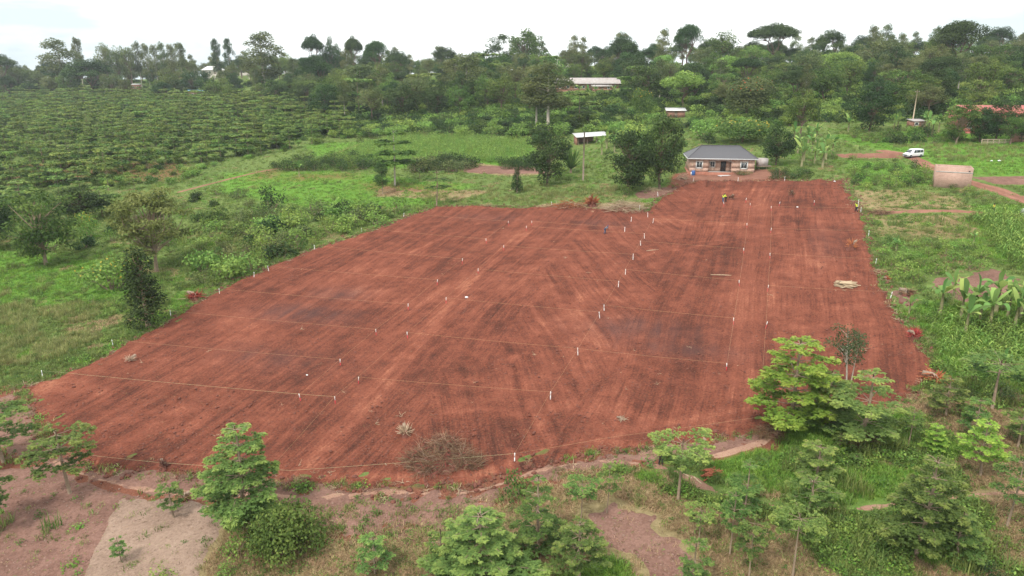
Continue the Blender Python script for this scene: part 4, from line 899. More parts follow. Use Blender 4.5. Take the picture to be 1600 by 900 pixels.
# ------------------------------------------------------------------ stuff: masses nobody could count
def scatter(name, label, protos, P, rotz, scl, pick):
    """protos: list of meshes; one point object that instances them"""
    col = bpy.data.collections.new(name + '_sources')
    for i, me in enumerate(protos):
        o = bpy.data.objects.new('%s_source_%02d' % (name, i), me); col.objects.link(o)
    me = bpy.data.meshes.new(name); n = len(P); me.vertices.add(n); me.vertices.foreach_set('co', np.asarray(P, np.float32).ravel())
    for a, t, v in (('rotz', 'FLOAT', rotz), ('scl', 'FLOAT', scl), ('pick', 'INT', pick)):
        d = me.attributes.new(a, t, 'POINT'); d.data.foreach_set('value', np.asarray(v, np.float32 if t == 'FLOAT' else np.int32))
    o = mkobj(name, me); tag(o, label, kind='stuff')
    ng = bpy.data.node_groups.new(name, 'GeometryNodeTree')
    ng.interface.new_socket('Geometry', in_out='INPUT', socket_type='NodeSocketGeometry'); ng.interface.new_socket('Geometry', in_out='OUTPUT', socket_type='NodeSocketGeometry')
    ns, ls = ng.nodes, ng.links
    gi = ns.new('NodeGroupInput'); go = ns.new('NodeGroupOutput'); ip = ns.new('GeometryNodeInstanceOnPoints'); ci = ns.new('GeometryNodeCollectionInfo')
    ci.inputs['Collection'].default_value = col; ci.inputs['Separate Children'].default_value = True; ci.inputs['Reset Children'].default_value = True
    def na(nm, t):
        a = ns.new('GeometryNodeInputNamedAttribute'); a.data_type = t; a.inputs['Name'].default_value = nm
        return [s for s in a.outputs if s.enabled and s.name == 'Attribute'][0]
    cx = ns.new('ShaderNodeCombineXYZ'); ls.new(na('rotz', 'FLOAT'), cx.inputs['Z'])
    ls.new(gi.outputs[0], ip.inputs['Points']); ls.new(ci.outputs[0], ip.inputs['Instance']); ip.inputs['Pick Instance'].default_value = True
    ls.new(na('pick', 'INT'), ip.inputs['Instance Index']); ls.new(cx.outputs[0], ip.inputs['Rotation']); ls.new(na('scl', 'FLOAT'), ip.inputs['Scale'])
    ls.new(ip.outputs[0], go.inputs[0])
    m = o.modifiers.new('instances', 'NODES'); m.node_group = ng
    return o
def joined(kind, i):
    """the parts of a prototype as one mesh with its materials"""
    parts, H, R = PROTO[kind][i % len(PROTO[kind])]
    V = []; F = []; mats = []; out = MB()
    for k, (n, me) in enumerate(parts):
        v = np.zeros(len(me.vertices) * 3, np.float32); me.vertices.foreach_get('co', v)
        ls_ = np.zeros(len(me.loops), np.int32); me.loops.foreach_get('vertex_index', ls_)
        tt = np.zeros(len(me.polygons), np.int32); me.polygons.foreach_get('loop_total', tt); st = np.cumsum(tt) - tt
        ti = np.zeros(len(tt), np.float32); me.attributes['tint'].data.foreach_get('value', ti)
        base = out.n; out.V.append(v.reshape(-1, 3).astype(float)); out.n += len(me.vertices)
        for c in np.unique(tt):
            s = np.nonzero(tt == c)[0]; out.F.append(ls_[st[s][:, None] + np.arange(c)[None, :]].astype(np.int64) + base); out.T.append(ti[s]); out.M.append(np.full(len(s), k, np.int32))
        mats.append(me.materials[0])
    return out.mesh(kind + '_joined', mats)
rs = np.random.default_rng(21)
def go(name, label, protos, X, N, s0, s1, sink=0.03):
    n = len(X); P = np.stack([X, N, hz(X, N) - sink], -1)
    return scatter(name, label, protos, P, rs.uniform(0, 2 * PI, n), rs.uniform(s0, s1, n), rs.integers(0, len(protos), n))
if len(PLANT_REST):
    go('plantation_canopy', 'far part of the storeyed tree plantation on the left slope', [joined('tier_far', i) for i in range(6)], PLANT_REST[:, 0], PLANT_REST[:, 1], 0.5, 1.15)

_bl = np.array([b for b in BELT])
go('distant_wood', 'distant wood closing the skyline behind the nearer trees', [joined(k, i) for k, i in (('round', 0), ('round', 1), ('round_dark', 0), ('gum', 0), ('umbrella', 1), ('round_olive', 0))], _bl[:, 0], _bl[:, 1], 0.65, 1.05)

def tuft(r, n, H, R, w, mat_, lean=0.5):
    c = MB(); a = r.uniform(0, 2 * PI, n); q = np.sqrt(r.random(n)) * R; B = np.stack([np.cos(a) * q, np.sin(a) * q, np.zeros(n)], -1)
    h = H * r.uniform(0.55, 1.1, n); b = r.uniform(0, 2 * PI, n); d = np.stack([np.cos(b), np.sin(b), np.zeros(n)], -1); s = np.stack([-np.sin(b), np.cos(b), np.zeros(n)], -1)
    ln = (lean * h * r.uniform(0.2, 1.0, n))[:, None]; hh = h[:, None] * np.array([[0, 0, 1]])
    p1 = B + d * ln * 0.25 + hh * 0.55; p2 = B + d * ln + hh * 0.95
    V = np.stack([B - s * w, B + s * w, p1 + s * w * 0.7, p1 - s * w * 0.7, p2 + s * w * 0.1, p2 - s * w * 0.1], 1).reshape(-1, 3)
    k = np.arange(n)[:, None] * 6; F = np.concatenate([np.concatenate([k, k + 1, k + 2, k + 3], 1), np.concatenate([k + 3, k + 2, k + 4, k + 5], 1)])
    t = np.clip(r.normal(0.5, 0.25, n), 0, 1); c.add(V, F, np.concatenate([t, t])); return c.mesh('tuft', M[mat_])
def weed(r, n, H, R, L, mat_):
    c = MB(); d = sph(r, n); d[:, 2] = np.abs(d[:, 2]); P = d * np.array([R, R, H]) * r.uniform(0.3, 1, (n, 1)); nm = unit(d + np.array([0, 0, 0.8]) + 0.5 * r.normal(size=(n, 3)))
    leaves(c, P, np.cross(nm, sph(r, n)) + 0.3 * d, nm, L, L * 0.6, np.clip(r.normal(0.5, 0.22, n), 0, 1)); return c.mesh('weed', M[mat_])
r_ = np.random.default_rng(31)
T_LUSH = [tuft(r_, 26, 0.42, 0.45, 0.026, 'grass_lush', 1.0) for _ in range(3)]
T_MID = [tuft(r_, 24, 0.36, 0.45, 0.026, 'grass_mid', 1.0) for _ in range(3)] + [weed(r_, 34, 0.32, 0.42, 0.15, 'leaf_fresh'), weed(r_, 34, 0.4, 0.45, 0.15, 'leaf_mid')]
T_DRY = [tuft(r_, 30, 0.26, 0.5, 0.02, 'grass_dry', 2.2) for _ in range(3)]
T_WEED = [weed(r_, 60, 0.6, 0.6, 0.18, 'leaf_fresh'), weed(r_, 60, 0.7, 0.6, 0.18, 'leaf_mid'), weed(r_, 50, 0.45, 0.7, 0.18, 'grass_lush'), tuft(r_, 30, 0.9, 0.5, 0.03, 'grass_mid')]
# candidate spots: a wedge of land in front of the camera, thinning out with distance
def wedge(n, n0, n1, power=1.6):
    t = rs.random(n); a = 1 - power
    Nn = (n0 ** a + t * (n1 ** a - n0 ** a)) ** (1 / a)
    X = rs.uniform(-1, 1, n) * (0.80 * Nn + 8); return X, Nn
BARE = []
for o in COL.objects:
    if o.get('kind') == 'structure' and o.name not in ('ground', 'cleared_field') and not o.name.startswith('stubble') and not o.name.startswith('soil_bank'):
        v = np.zeros(len(o.data.vertices) * 3, np.float32); o.data.vertices.foreach_get('co', v); v = v.reshape(-1, 3)
        BARE.append(v[:, :2])
_cell = 0.5; _b = np.concatenate(BARE); BARESET = np.unique(np.floor(_b[:, 0] / _cell).astype(np.int64) * 100003 + np.floor(_b[:, 1] / _cell).astype(np.int64))
def clear(X, N):
    return ~np.isin(np.floor(X / _cell).astype(np.int64) * 100003 + np.floor(N / _cell).astype(np.int64), BARESET)
X, Nn = wedge(230000, 36, 280, 1.45)
ok = (clear(X, Nn) | (rs.random(len(X)) < 0.015)) & (sdist(FIELD, X, Nn) + 0.9 * fbm(X / 1.5, Nn / 1.5, 2, 88) < 0.35); X, Nn = X[ok], Nn[ok]
zl, zd, zs = zone(Z_LUSH, X, Nn), zone(Z_DRY, X, Nn), zone(Z_SOIL, X, Nn)
u = rs.random(len(X))
ksoil = rs.random(len(X)) > 0.95 * zs
vn = fbm(X / 3.5, Nn / 3.5, 3, 97); zl = zl * (vn < 0.16) + (zl < 0.5) * (vn > 0.34) * (zd < 0.3); zd = np.maximum(zd, (fbm(X / 5, Nn / 5, 3, 98) > 0.3) * 0.9)
sel = (zl > 0.5) & (u < 0.75) & ksoil
go('lush_grass', 'bright green grass growing on the meadows and banks', T_LUSH, X[sel], Nn[sel], 0.5, 1.15)
sel = (zd > 0.5) & (zl < 0.5) & (u < 0.55) & ksoil
go('dry_grass', 'straw coloured dry grass on the near banks and mown plots', T_DRY, X[sel], Nn[sel], 0.6, 1.25)
sel = (((zd < 0.5) & (zl < 0.5)) & (u < 0.8) & ksoil) | ((zd > 0.5) & (u > 0.90))
go('rough_grass', 'mixed rough grass and weeds around the field', T_MID, X[sel], Nn[sel], 0.5, 1.25)
wn_ = fbm(X / 9, Nn / 9, 3, 91)
sel = (wn_ > 0.02) & (rs.random(len(X)) < 0.2) & (zd < 0.5) & ((zl < 0.5) | (rs.random(len(X)) < 0.3)) & ksoil
go('weeds', 'leafy weeds and low scrub in the rough grass', T_WEED, X[sel], Nn[sel], 0.5, 1.5)
PALE = [poly(p) for p in ([(-60, 450), (120, 470), (215, 480), (210, 520), (100, 565), (-60, 595)], [(330, 360), (420, 345), (520, 350), (480, 372), (380, 400), (310, 430)], [(640, 300), (800, 285), (1000, 290), (980, 318), (800, 320), (680, 320)], [(1300, 205), (1600, 225), (1600, 260), (1460, 245)], [(1370, 340), (1500, 345), (1530, 380), (1380, 375)])]
sel = (zone(PALE, X, Nn, 6.0) * (0.5 + 1.2 * fbm(X / 4, Nn / 4, 3, 66)) > 0.4) & (rs.random(len(X)) < 0.5)
go('tall_grass', 'tall pale seeding grass in the rough meadows', [tuft(r_, 34, 0.75, 0.5, 0.022, 'grass_pale', 0.7) for _ in range(3)], X[sel], Nn[sel], 0.5, 1.2)
# clods and roots on the ploughed soil
def clod(seed):
    r = np.random.default_rng(seed); c = MB(); k = 6; V = []
    for i in range(4):
        for j in range(k):
            th = (i + 0.5) / 4 * PI; a = j * 2 * PI / k + i * 0.4; q = 0.5 * r.uniform(0.7, 1.2); V.append((math.sin(th) * math.cos(a) * q, math.sin(th) * math.sin(a) * q, math.cos(th) * q * 0.7))
    F = [(i * k + j, i * k + (j + 1) % k, (i + 1) * k + (j + 1) % k, (i + 1) * k + j) for i in range(3) for j in range(k)]; c.add(V, F, 0.5)
    c.F.append(np.array([range(k - 1, -1, -1)])); c.T.append(np.array([.5])); c.M.append(np.array([0], np.int32)); return c
M['clod'] = plain('clod_soil', (0.17, 0.065, 0.045), 0.95, 5, 0.3); M['root_pale'] = plain('dry_root', (0.45, 0.34, 0.22), 0.85, 5, 0.25); M['root_brown'] = plain('brown_root', (0.24, 0.13, 0.08), 0.9, 5, 0.3)
M['root_red'] = plain('red_root', (0.36, 0.11, 0.06), 0.9, 5, 0.3)
def twig(seed, m):
    r = np.random.default_rng(seed); c = MB()
    for i in range(5):
        a = r.uniform(0, 2 * PI); L = r.uniform(0.2, 0.8); d = np.array([math.cos(a), math.sin(a), r.uniform(-0.1, 0.5)]); o = r.normal(size=3) * 0.15; o[2] = 0.04
        c.tube([o, o + d * L * 0.5 + r.normal(size=3) * 0.05, o + d * L], [0.022, 0.018, 0.008], 4)
    return c.mesh('twig', M[m])
X, Nn = wedge(26000, 50, 190, 1.5); s = inside(FIELD, X, Nn) & (fbm(X / 6, Nn / 6, 3, 95) + 0.25 * sstep(85, 55, Nn) > 0.02); X, Nn = X[s], Nn[s]
def go2(name, label, protos, X, N, s0, s1, up):
    P = np.stack([X, N, hz(X, N) + up], -1); n = len(X)
    return scatter(name, label, protos, P, rs.uniform(0, 2 * PI, n), s0 + (s1 - s0) * rs.random(n) ** 3, rs.integers(0, len(protos), n))
go2('soil_clods', 'clods of red earth strewn over the cleared field', [clod(i).mesh('clod', M['clod']) for i in range(4)], X[:7000], Nn[:7000], 0.05, 0.32, 0.09)
go2('root_litter', 'pale roots and twigs strewn over the cleared field', [twig(i, ['root_pale', 'root_brown', 'root_pale', 'root_red'][i]) for i in range(4)], X[7000:8800], Nn[7000:8800], 0.3, 1.0, 0.1)

# ragged border of the field: thrown up clods, roots and dead weeds
_n = 5200; _e = np.roll(FIELD, -1, 0) - FIELD; _w = np.hypot(_e[:, 0], _e[:, 1]); _i = rs.choice(len(FIELD), _n, p=_w / _w.sum()); _q = FIELD[_i] + _e[_i] * rs.random((_n, 1)) + rs.normal(size=(_n, 2)) * 0.75
go2('border_clods', 'clods of earth thrown up along the border of the field', [clod(i + 40).mesh('clod', M['clod']) for i in range(4)], _q[:3400, 0], _q[:3400, 1], 0.08, 0.55, 0.06)
go2('border_litter', 'dead weeds and roots along the border of the field', [twig(9, 'root_brown'), twig(10, 'root_pale'), tuft(r_, 22, 0.3, 0.4, 0.016, 'leaf_dead', 2.0), weed(r_, 26, 0.25, 0.4, 0.13, 'leaf_dead'), tuft(r_, 22, 0.3, 0.4, 0.016, 'grass_dry', 2.0)], _q[3400:, 0], _q[3400:, 1], 0.5, 1.3, 0.05)
# crumbs and dead leaves on the tilled plots in front
PLOTS = [poly([(-60, 745), (110, 735), (210, 772), (310, 788), (345, 820), (300, 930), (-80, 930)]), poly([(905, 800), (1000, 800), (1080, 870), (1110, 930), (1015, 930), (930, 845)]), poly([(450, 760), (740, 768), (870, 745), (760, 800), (560, 840)])]
X, Nn = wedge(30000, 36, 70, 1.3); k = inside(PLOTS[0], X, Nn) | inside(PLOTS[1], X, Nn) | inside(PLOTS[2], X, Nn); X, Nn = X[k], Nn[k]; h_ = len(X) // 2
M['crumb'] = plain('plot_crumb', (0.27, 0.17, 0.13), 0.95, 5, 0.35)
go2('plot_crumbs', 'crumbs of soil on the tilled plots in front', [clod(i + 20).mesh('clod', M['crumb']) for i in range(3)], X[:h_], Nn[:h_], 0.04, 0.22, 0.05)
go2('plot_litter', 'dead leaves and seedlings on the tilled plots in front', [weed(r_, 9, 0.05, 0.25, 0.10, 'leaf_dead'), weed(r_, 7, 0.05, 0.25, 0.10, 'grass_dry'), weed(r_, 8, 0.1, 0.15, 0.10, 'leaf_fresh')], X[h_:], Nn[h_:], 0.3, 1.0, 0.06)

# undergrowth below the far woods and on the slope behind the house
UG = [wpoly([(60, 225), (215, 205), (340, 260), (360, 440), (-120, 450), (-110, 320), (-70, 262), (0, 232)]), wpoly([(-430, 540), (-100, 340), (-100, 480), (-430, 720)])]
_ux, _un = [], []
for pl, n in zip(UG, (3600, 900)):
    lo, hi = pl.min(0), pl.max(0); x = rs.uniform(lo[0], hi[0], n * 2); y = rs.uniform(lo[1], hi[1], n * 2); k = inside(pl, x, y)
    k &= ~np.array([is_open(a, b, 22) for a, b in zip(x, y)]); _ux.append(x[k]); _un.append(y[k])
ux, un = np.concatenate(_ux), np.concatenate(_un)
go('undergrowth', 'dense leafy undergrowth below the woods on the far slopes', [joined('bush_far', i) for i in range(3)], ux, un, 0.55, 1.3)
X, Nn = rs.uniform(-280, -30, 2600), rs.uniform(190, 420, 2600); k = inside(PLANT, X, Nn)
go('plantation_scrub', 'green scrub growing between the plantation trees', [joined('bush_far', i) for i in range(2)], X[k], Nn[k], 0.3, 0.7)

# ------------------------------------------------------------------ shrubs that can be counted
def shrubs(pts, spacing, kinds, h, label, grp, cat='shrub', name='shrub', n=2500, avoid=0.3):
    pl = poly(pts)
    pts_ = scatter_pts(pl, spacing, n, rw, avoid); qs = np.quantile([project(x, y, float(hz(x, y)))[0] for x, y in pts_] or [0], (0.33, 0.67))
    for x, y in pts_:
        if inside(FIELD, np.array([x]), np.array([y]))[0] or is_open(x, y): continue
        k = random.choice(kinds); H0, R0 = PROTO[k][0][1:]; hh = random.uniform(*h)
        z = float(hz(x, y)); qx = project(x, y, z)[0]; l2 = ('tall ' if hh > h[0] + 0.66 * (h[1] - h[0]) else 'low ' if hh < h[0] + 0.33 * (h[1] - h[0]) and not label.startswith('low') else '') + label + (', left end' if qx < qs[0] else ', right end' if qx > qs[1] else ', middle')
        put(k, (x, y, z), hh, hh * R0 / H0 * random.uniform(0.9, 1.35), l2, cat, l2 + ', several', name)
shrubs([(330, 345), (440, 330), (560, 330), (640, 332), (590, 352), (500, 380), (400, 420), (320, 455), (300, 420)], 3.3, ['shrub', 'shrub_fresh', 'bush_far', 'shrub_fresh', 'shrub_dull'], (1.6, 3.6), 'green shrub on the bank along the left field edge', 'shrubs along the left field edge')
shrubs([(430, 262), (470, 252), (560, 248), (600, 262), (560, 268), (440, 268)], 2.6, ['shrub_dark', 'shrub'], (2.0, 3.4), 'dark shrub in the hedge behind the left meadow', 'hedge behind the left meadow')
shrubs([(640, 262), (700, 255), (740, 258), (730, 268), (650, 270)], 2.6, ['shrub_dark', 'shrub_dull'], (2.4, 4.0), 'dark tall shrub in the middle of the back hedge', 'middle of the back hedge')
shrubs([(785, 258), (830, 256), (830, 268), (790, 266)], 3.0, ['shrub_dark'], (2.0, 3.0), 'dark shrub at the right end of the back hedge', 'right end of the back hedge')
shrubs([(1372, 385), (1430, 378), (1530, 385), (1545, 425), (1470, 432), (1400, 445), (1385, 420)], 2.5, ['shrub', 'shrub_fresh', 'shrub_fresh'], (1.1, 1.9), 'cassava bush in the plot right of the red field', 'cassava bushes right of the field', 'bush', 'cassava_bush')
shrubs([(1325, 262), (1440, 262), (1455, 290), (1400, 296), (1325, 292)], 3.0, ['shrub', 'shrub_dark', 'shrub_fresh'], (1.3, 2.3), 'bush in the thicket left of the small brick building', 'thicket left of the small brick building', 'bush', 'bush')
shrubs([(1205, 270), (1262, 268), (1262, 280), (1210, 280)], 2.2, ['shrub', 'shrub_dark'], (1.4, 2.0), 'low bush right of the brick house', 'low bushes right of the brick house', 'bush', 'bush')
shrubs([(900, 272), (1000, 280), (985, 305), (930, 300), (880, 285)], 3.2, ['shrub_fresh', 'shrub'], (1.4, 3.0), 'leafy shrub below the big dark trees', 'shrubs below the big dark trees')
shrubs([(560, 225), (600, 190), (760, 180), (880, 200), (880, 240), (820, 215), (620, 215)], 8.0, ['bush_far', 'shrub_dark', 'shrub'], (2.5, 5.0), 'big shrub on the slope behind the maize', 'shrubs behind the maize')
shrubs([(880, 225), (1010, 175), (1130, 195), (1110, 225), (960, 240)], 8.0, ['bush_far', 'shrub_fresh', 'bush_far'], (2.5, 5.0), 'big shrub on the slope behind the open shed', 'shrubs behind the open shed')
shrubs([(1320, 215), (1420, 205), (1600, 222), (1600, 236), (1450, 226), (1340, 224)], 4.0, ['shrub', 'shrub_dark', 'bush_far'], (1.6, 3.2), 'shrub in the row beyond the white van', 'shrubs beyond the white van')
shrubs([(1490, 285), (1540, 300), (1600, 325), (1600, 340), (1500, 305), (1455, 292)], 3.0, ['shrub', 'shrub_fresh'], (0.8, 1.5), 'low bush in front of the small brick building', 'low bushes by the small brick building', 'bush', 'bush')
shrubs([(110, 470), (215, 440), (320, 440), (210, 520), (100, 560), (20, 590), (0, 560)], 6.5, ['shrub_fresh', 'shrub'], (0.8, 1.6), 'low bush in the grass left of the red field', 'low bushes left of the red field', 'bush', 'bush')
shrubs([(1440, 600), (1600, 590), (1640, 680), (1600, 760), (1500, 690)], 3.8, ['shrub', 'shrub_fresh', 'shrub_dull'], (0.9, 1.9), 'leafy bush among the trees at the right end of the field', 'bushes at the right end of the field', 'bush', 'bush')
shrubs([(1360, 830), (1480, 860), (1640, 850), (1640, 930), (1340, 930)], 4.2, ['shrub_fresh', 'shrub'], (0.5, 1.1), 'low green bush in the lower right corner', 'low bushes in the lower right corner', 'bush', 'bush')
shrubs([(-40, 318), (180, 312), (330, 300), (420, 300), (380, 340), (300, 400), (200, 390), (100, 400), (-40, 385)], 6.2, ['shrub', 'shrub_fresh', 'shrub_dull', 'shrub', 'bush_far'], (1.0, 2.8), 'shrub in the rough meadow on the far left', 'shrubs in the rough far left meadow')
shrubs([(400, 285), (560, 285), (660, 310), (560, 330), (420, 330)], 9, ['shrub_fresh', 'shrub'], (0.7, 1.4), 'low tuft of weeds in the left meadow', 'weed tufts in the left meadow', 'weed', 'weed_tuft')
shrubs([(1420, 470), (1640, 475), (1640, 520), (1500, 520), (1440, 500)], 3.4, ['shrub', 'shrub_fresh'], (0.9, 1.8), 'bush below the banana plants on the right', 'bushes below the right banana plants', 'bush', 'bush')
tree('bush_big', 452, 862, 788, 130, 'dense dark bush right of the tall layered tree', 'bush', 'bush', var=0)
tree('shrub', 492, 858, 806, 60, 'small leafy bush leaning on the dark bush', 'bush', 'bush', var=1)
tree('shrub_fresh', 374, 868, 826, 52, 'bright bush at the foot of the tall layered tree', 'bush', 'bush', var=0)
tree('shrub_fresh', 352, 902, 880, 40, 'low bright bush at the bottom edge', 'bush', 'bush', var=1)
tree('shrub_fresh', 250, 912, 888, 56, 'low bush at the bottom edge below the pale plot', 'bush', 'bush', var=2)
tree('shrub', 815, 778, 726, 54, 'leaning bush at the end of the dry bank', 'bush', 'bush', var=2)
tree('shrub_yellow', 176, 452, 398, 110, 'yellow flowering shrub in the grass at the left', 'flowering_shrub', 'shrub')
tree('shrub_yellow', 140, 372, 330, 50, 'small yellow flowering shrub by the dark left trees', 'flowering_shrub', 'shrub')
tree('shrub_dark', 425, 327, 286, 48, 'dark round bush in the left meadow', 'bush', 'bush', var=1)
tree('shrub_dark', 1548, 905, 880, 60, 'bush with pale leaf tips in the lower right corner', 'bush', 'bush', var=1)

# ------------------------------------------------------------------ banana plants
def strip(c, P, s, w, tint, fold=0.25):
    up = np.array([0, 0, 1.0]); n = len(P)
    V = np.stack([P + s * w[:, None] + up * w[:, None] * fold, P, P - s * w[:, None] + up * w[:, None] * fold], 1).reshape(-1, 3)
    k = np.arange(n - 1)[:, None] * 3; F = np.concatenate([np.concatenate([k, k + 1, k + 4, k + 3], 1), np.concatenate([k + 1, k + 2, k + 5, k + 4], 1)]); c.add(V, F, tint)
def banana_leaf(seed, L, curl):
    r = np.random.default_rng(seed); q = np.linspace(0, 1, 9); c = MB()
    P = np.stack([L * q * np.cos(q * curl * 0.6) * 0.9, 0 * q, L * (q * 0.75 - curl * 0.62 * q ** 2.2)], -1); w = 0.27 * np.sin(np.clip(q * 1.02 - 0.12, 0.02, 1) * PI) ** 0.6 * (1 + 0.15 * r.normal(size=9))
    strip(c, P, np.array([0, 1.0, 0]), np.abs(w), np.repeat(np.clip(r.normal(0.5, 0.25, 8), 0, 1), 2) if False else 0.5 + 0.25 * r.normal(), 0.3); return c.mesh('leaf', M['leaf_banana'])
BL = [banana_leaf(i, 2.0, [0.5, 0.9, 1.2, 0.7, 1.4, 0.3][i]) for i in range(6)]
_st = MB(); _st.tube([(0, 0, -0.2), (0.03, 0, 1.0), (0, 0, 2.0)], [0.17, 0.13, 0.08], 8); BSTEM = _st.mesh('stem', M['stem_banana'], True)
def banana(px, base, h, label, group=None, nl=8):
    P = at(px, base); o = thing('banana_plant', label, 'banana plant', P, random.uniform(0, 6.28), group); s = h / 3.2; o.scale = (s, s, s)
    mkobj('stem', BSTEM, o); a0 = random.random() * 6
    for i in range(nl):
        l = mkobj('leaf', BL[i % 6], o, (0, 0, 1.9)); l.rotation_euler = (random.uniform(-.15, .15), random.uniform(-0.5, 0.12) if i else -1.0, a0 + i * 2.4)
        k = random.uniform(0.75, 1.1); l.scale = (k, k, k)
banana(1468, 492, 4.25, 'banana plant with one upright pale leaf, nearest the red field')
banana(1508, 520, 3.62, 'low banana plant in front of the bare plot')
banana(1488, 470, 3.25, 'banana plant just behind the one with the pale leaf')
banana(1420, 492, 2.2, 'small dark banana plant at the field edge')
banana(1556, 488, 4.5, 'tall banana plant with bright leaves, right side')
banana(1592, 500, 4.5, 'tall banana plant at the right edge')
banana(1574, 496, 3.75, 'banana plant between the two tall ones on the right')
for x, y in ((1530, 505), (1545, 512), (1520, 494), (1585, 512), (1610, 498), (1500, 500), (1602, 520)): banana(x, y, random.uniform(3.0, 4.2), 'banana plant in the thick right hand clump', 'thick right banana clump', 8)
banana(1400, 392, 1.9, 'small banana plant in the cassava plot')
banana(1520, 383, 2.2, 'young banana plant with an upright leaf by the maize', nl=4)
banana(1478, 424, 1.6, 'young banana shoot at the edge of the bare plot', nl=3)
banana(1568, 580, 2.0, 'banana plant in the crops above the yellow green tree', nl=5)
banana(468, 276, 3.6, 'bare banana stem with drooping leaves in the left meadow', nl=3)
banana(656, 278, 2.4, 'short banana stem right of the pale trunked tree', nl=3)
for x, y in ((1256, 252), (1272, 256), (1290, 250), (1246, 240), (1268, 238), (1285, 262), (1262, 228), (1300, 243), (1275, 222), (1252, 262), (1240, 222)): banana(x, y, random.uniform(4.2, 5.6), 'banana plant in the clump right of the house', 'banana clump right of the house', 9)
for x, y in ((1396, 206), (1402, 203), (1450, 208), (1456, 214), (1466, 206), (1325, 208), (1444, 202)): banana(x, y, random.uniform(4, 5.5), 'banana plant in the row before the right woods', 'bananas before the right woods', 8)
for x, y in ((948, 232), (960, 238), (972, 228), (985, 236), (940, 242), (1000, 240)): banana(x, y, random.uniform(3.5, 5), 'banana plant beside the open shed', 'bananas beside the open shed', 7)
for x, y in ((862, 108), (872, 112), (905, 113), (856, 114), (880, 118), (915, 116), (895, 118), (940, 118)): banana(x, y, random.uniform(5, 6.5), 'banana plant above the long school building', 'bananas above the school building', 8)
for x, y in ((905, 152), (918, 154), (960, 150), (930, 150)): banana(x, y, random.uniform(4, 5.5), 'banana plant in front of the long school building', 'bananas in front of the school building', 8)
for x, y in ((362, 160), (350, 159), (372, 158), (430, 340), (520, 352), (440, 352)): banana(x, y, 3.6 if y < 200 else 2.2, 'banana plant with pale leaves behind the plantation' if y < 200 else 'small banana plant among the left bank shrubs', 'left bananas' if y < 200 else 'bananas among the left bank shrubs', 6)

# ------------------------------------------------------------------ maize
def maize(seed, H):
    r = np.random.default_rng(seed); c = MB(); c.tube([(0, 0, -0.1), (0, 0, H * 0.95)], [0.03, 0.012], 4, tint=0.6)
    for i in range(9):
        a = i * 2.5 + r.normal() * 0.3; L = H * r.uniform(0.4, 0.6); d = np.array([math.cos(a), math.sin(a), 0]); q = np.linspace(0, 1, 5)
        P = np.array([0, 0, H * (0.12 + 0.09 * i)]) + d * (L * q)[:, None] * 0.85 + np.array([0, 0, 1.0]) * (L * (0.9 * q - 1.15 * q ** 2))[:, None]
        strip(c, P, np.array([-d[1], d[0], 0]), 0.055 * np.sin(np.clip(q * 0.9 + 0.12, 0, 1) * PI) + 0.004, float(np.clip(r.normal(0.5, 0.25), 0, 1)))
    return c.mesh('maize', M['leaf_fresh'])
MZ = [maize(i, 1.7) for i in range(4)]
def maize_field(name, label, pts, row, gap, s0, s1):
    pl = poly(pts); b = bbox(pl, 1); xs, ys = np.meshgrid(np.arange(b[0], b[1], gap), np.arange(b[2], b[3], row)); x = xs.ravel() + rs.normal(size=xs.size) * 0.18; y = ys.ravel() + rs.normal(size=xs.size) * 0.14
    k = inside(pl, x, y) & (fbm(x / 4, y / 4, 3, 33) > -0.42) & ~inside(FIELD, x, y); go(name, label, MZ, x[k], y[k], s0, s1)
maize_field('maize_crop', 'pale green maize crop behind the left meadow', [(505, 248), (560, 228), (640, 214), (740, 216), (830, 222), (825, 240), (820, 256), (740, 254), (640, 256), (520, 258)], 1.0, 0.8, 0.8, 1.3)
maize_field('maize_crop', 'maize crop beside the right edge of the red field', [(1450, 500), (1510, 500), (1570, 505), (1650, 500), (1650, 610), (1560, 600), (1490, 590), (1455, 540)], 0.8, 0.5, 0.5, 1.0)
maize_field('maize_crop', 'tall maize crop at the right edge below the trench', [(1515, 340), (1560, 335), (1650, 342), (1650, 430), (1600, 425), (1555, 395), (1540, 370)], 0.8, 0.55, 0.8, 1.35)

# ------------------------------------------------------------------ built things: materials
M['brick_house'] = brick_mat('house_brick', (0.60, 0.375, 0.28), (0.52, 0.31, 0.225), (0.60, 0.48, 0.40))
M['brick_box'] = brick_mat('pale_brick', (0.56, 0.35, 0.275), (0.46, 0.27, 0.21), (0.55, 0.43, 0.36))
M['roof_grey'] = sheet_mat('grey_roof_sheet', (0.095, 0.09, 0.097), (0.13, 0.115, 0.11), 0.1, 0.3, 0.55)
M['roof_white'] = sheet_mat('pale_iron_roof', (0.68, 0.66, 0.64), (0.42, 0.36, 0.32), 0.2, 0.4, 0.4)
M['roof_rusty'] = sheet_mat('weathered_iron_roof', (0.46, 0.42, 0.40), (0.27, 0.19, 0.16), 0.5, 0.5, 0.6)
M['roof_red'] = sheet_mat('red_roof', (0.40, 0.11, 0.085), (0.28, 0.09, 0.07), 0.3, 0.4, 0.6)
M['roof_blue'] = sheet_mat('blue_roof', (0.17, 0.42, 0.62), (0.3, 0.36, 0.4), 0.2, 0.4, 0.5)
M['roof_slate'] = sheet_mat('blue_grey_roof', (0.25, 0.29, 0.33), (0.2, 0.2, 0.2), 0.3, 0.4, 0.5)
M['wall_cream'] = plain('cream_plaster', (0.55, 0.50, 0.43), 0.85, 0.8, 0.2, 0.01); M['wall_white'] = plain('white_plaster', (0.66, 0.64, 0.62), 0.85, 0.8, 0.15, 0.01)
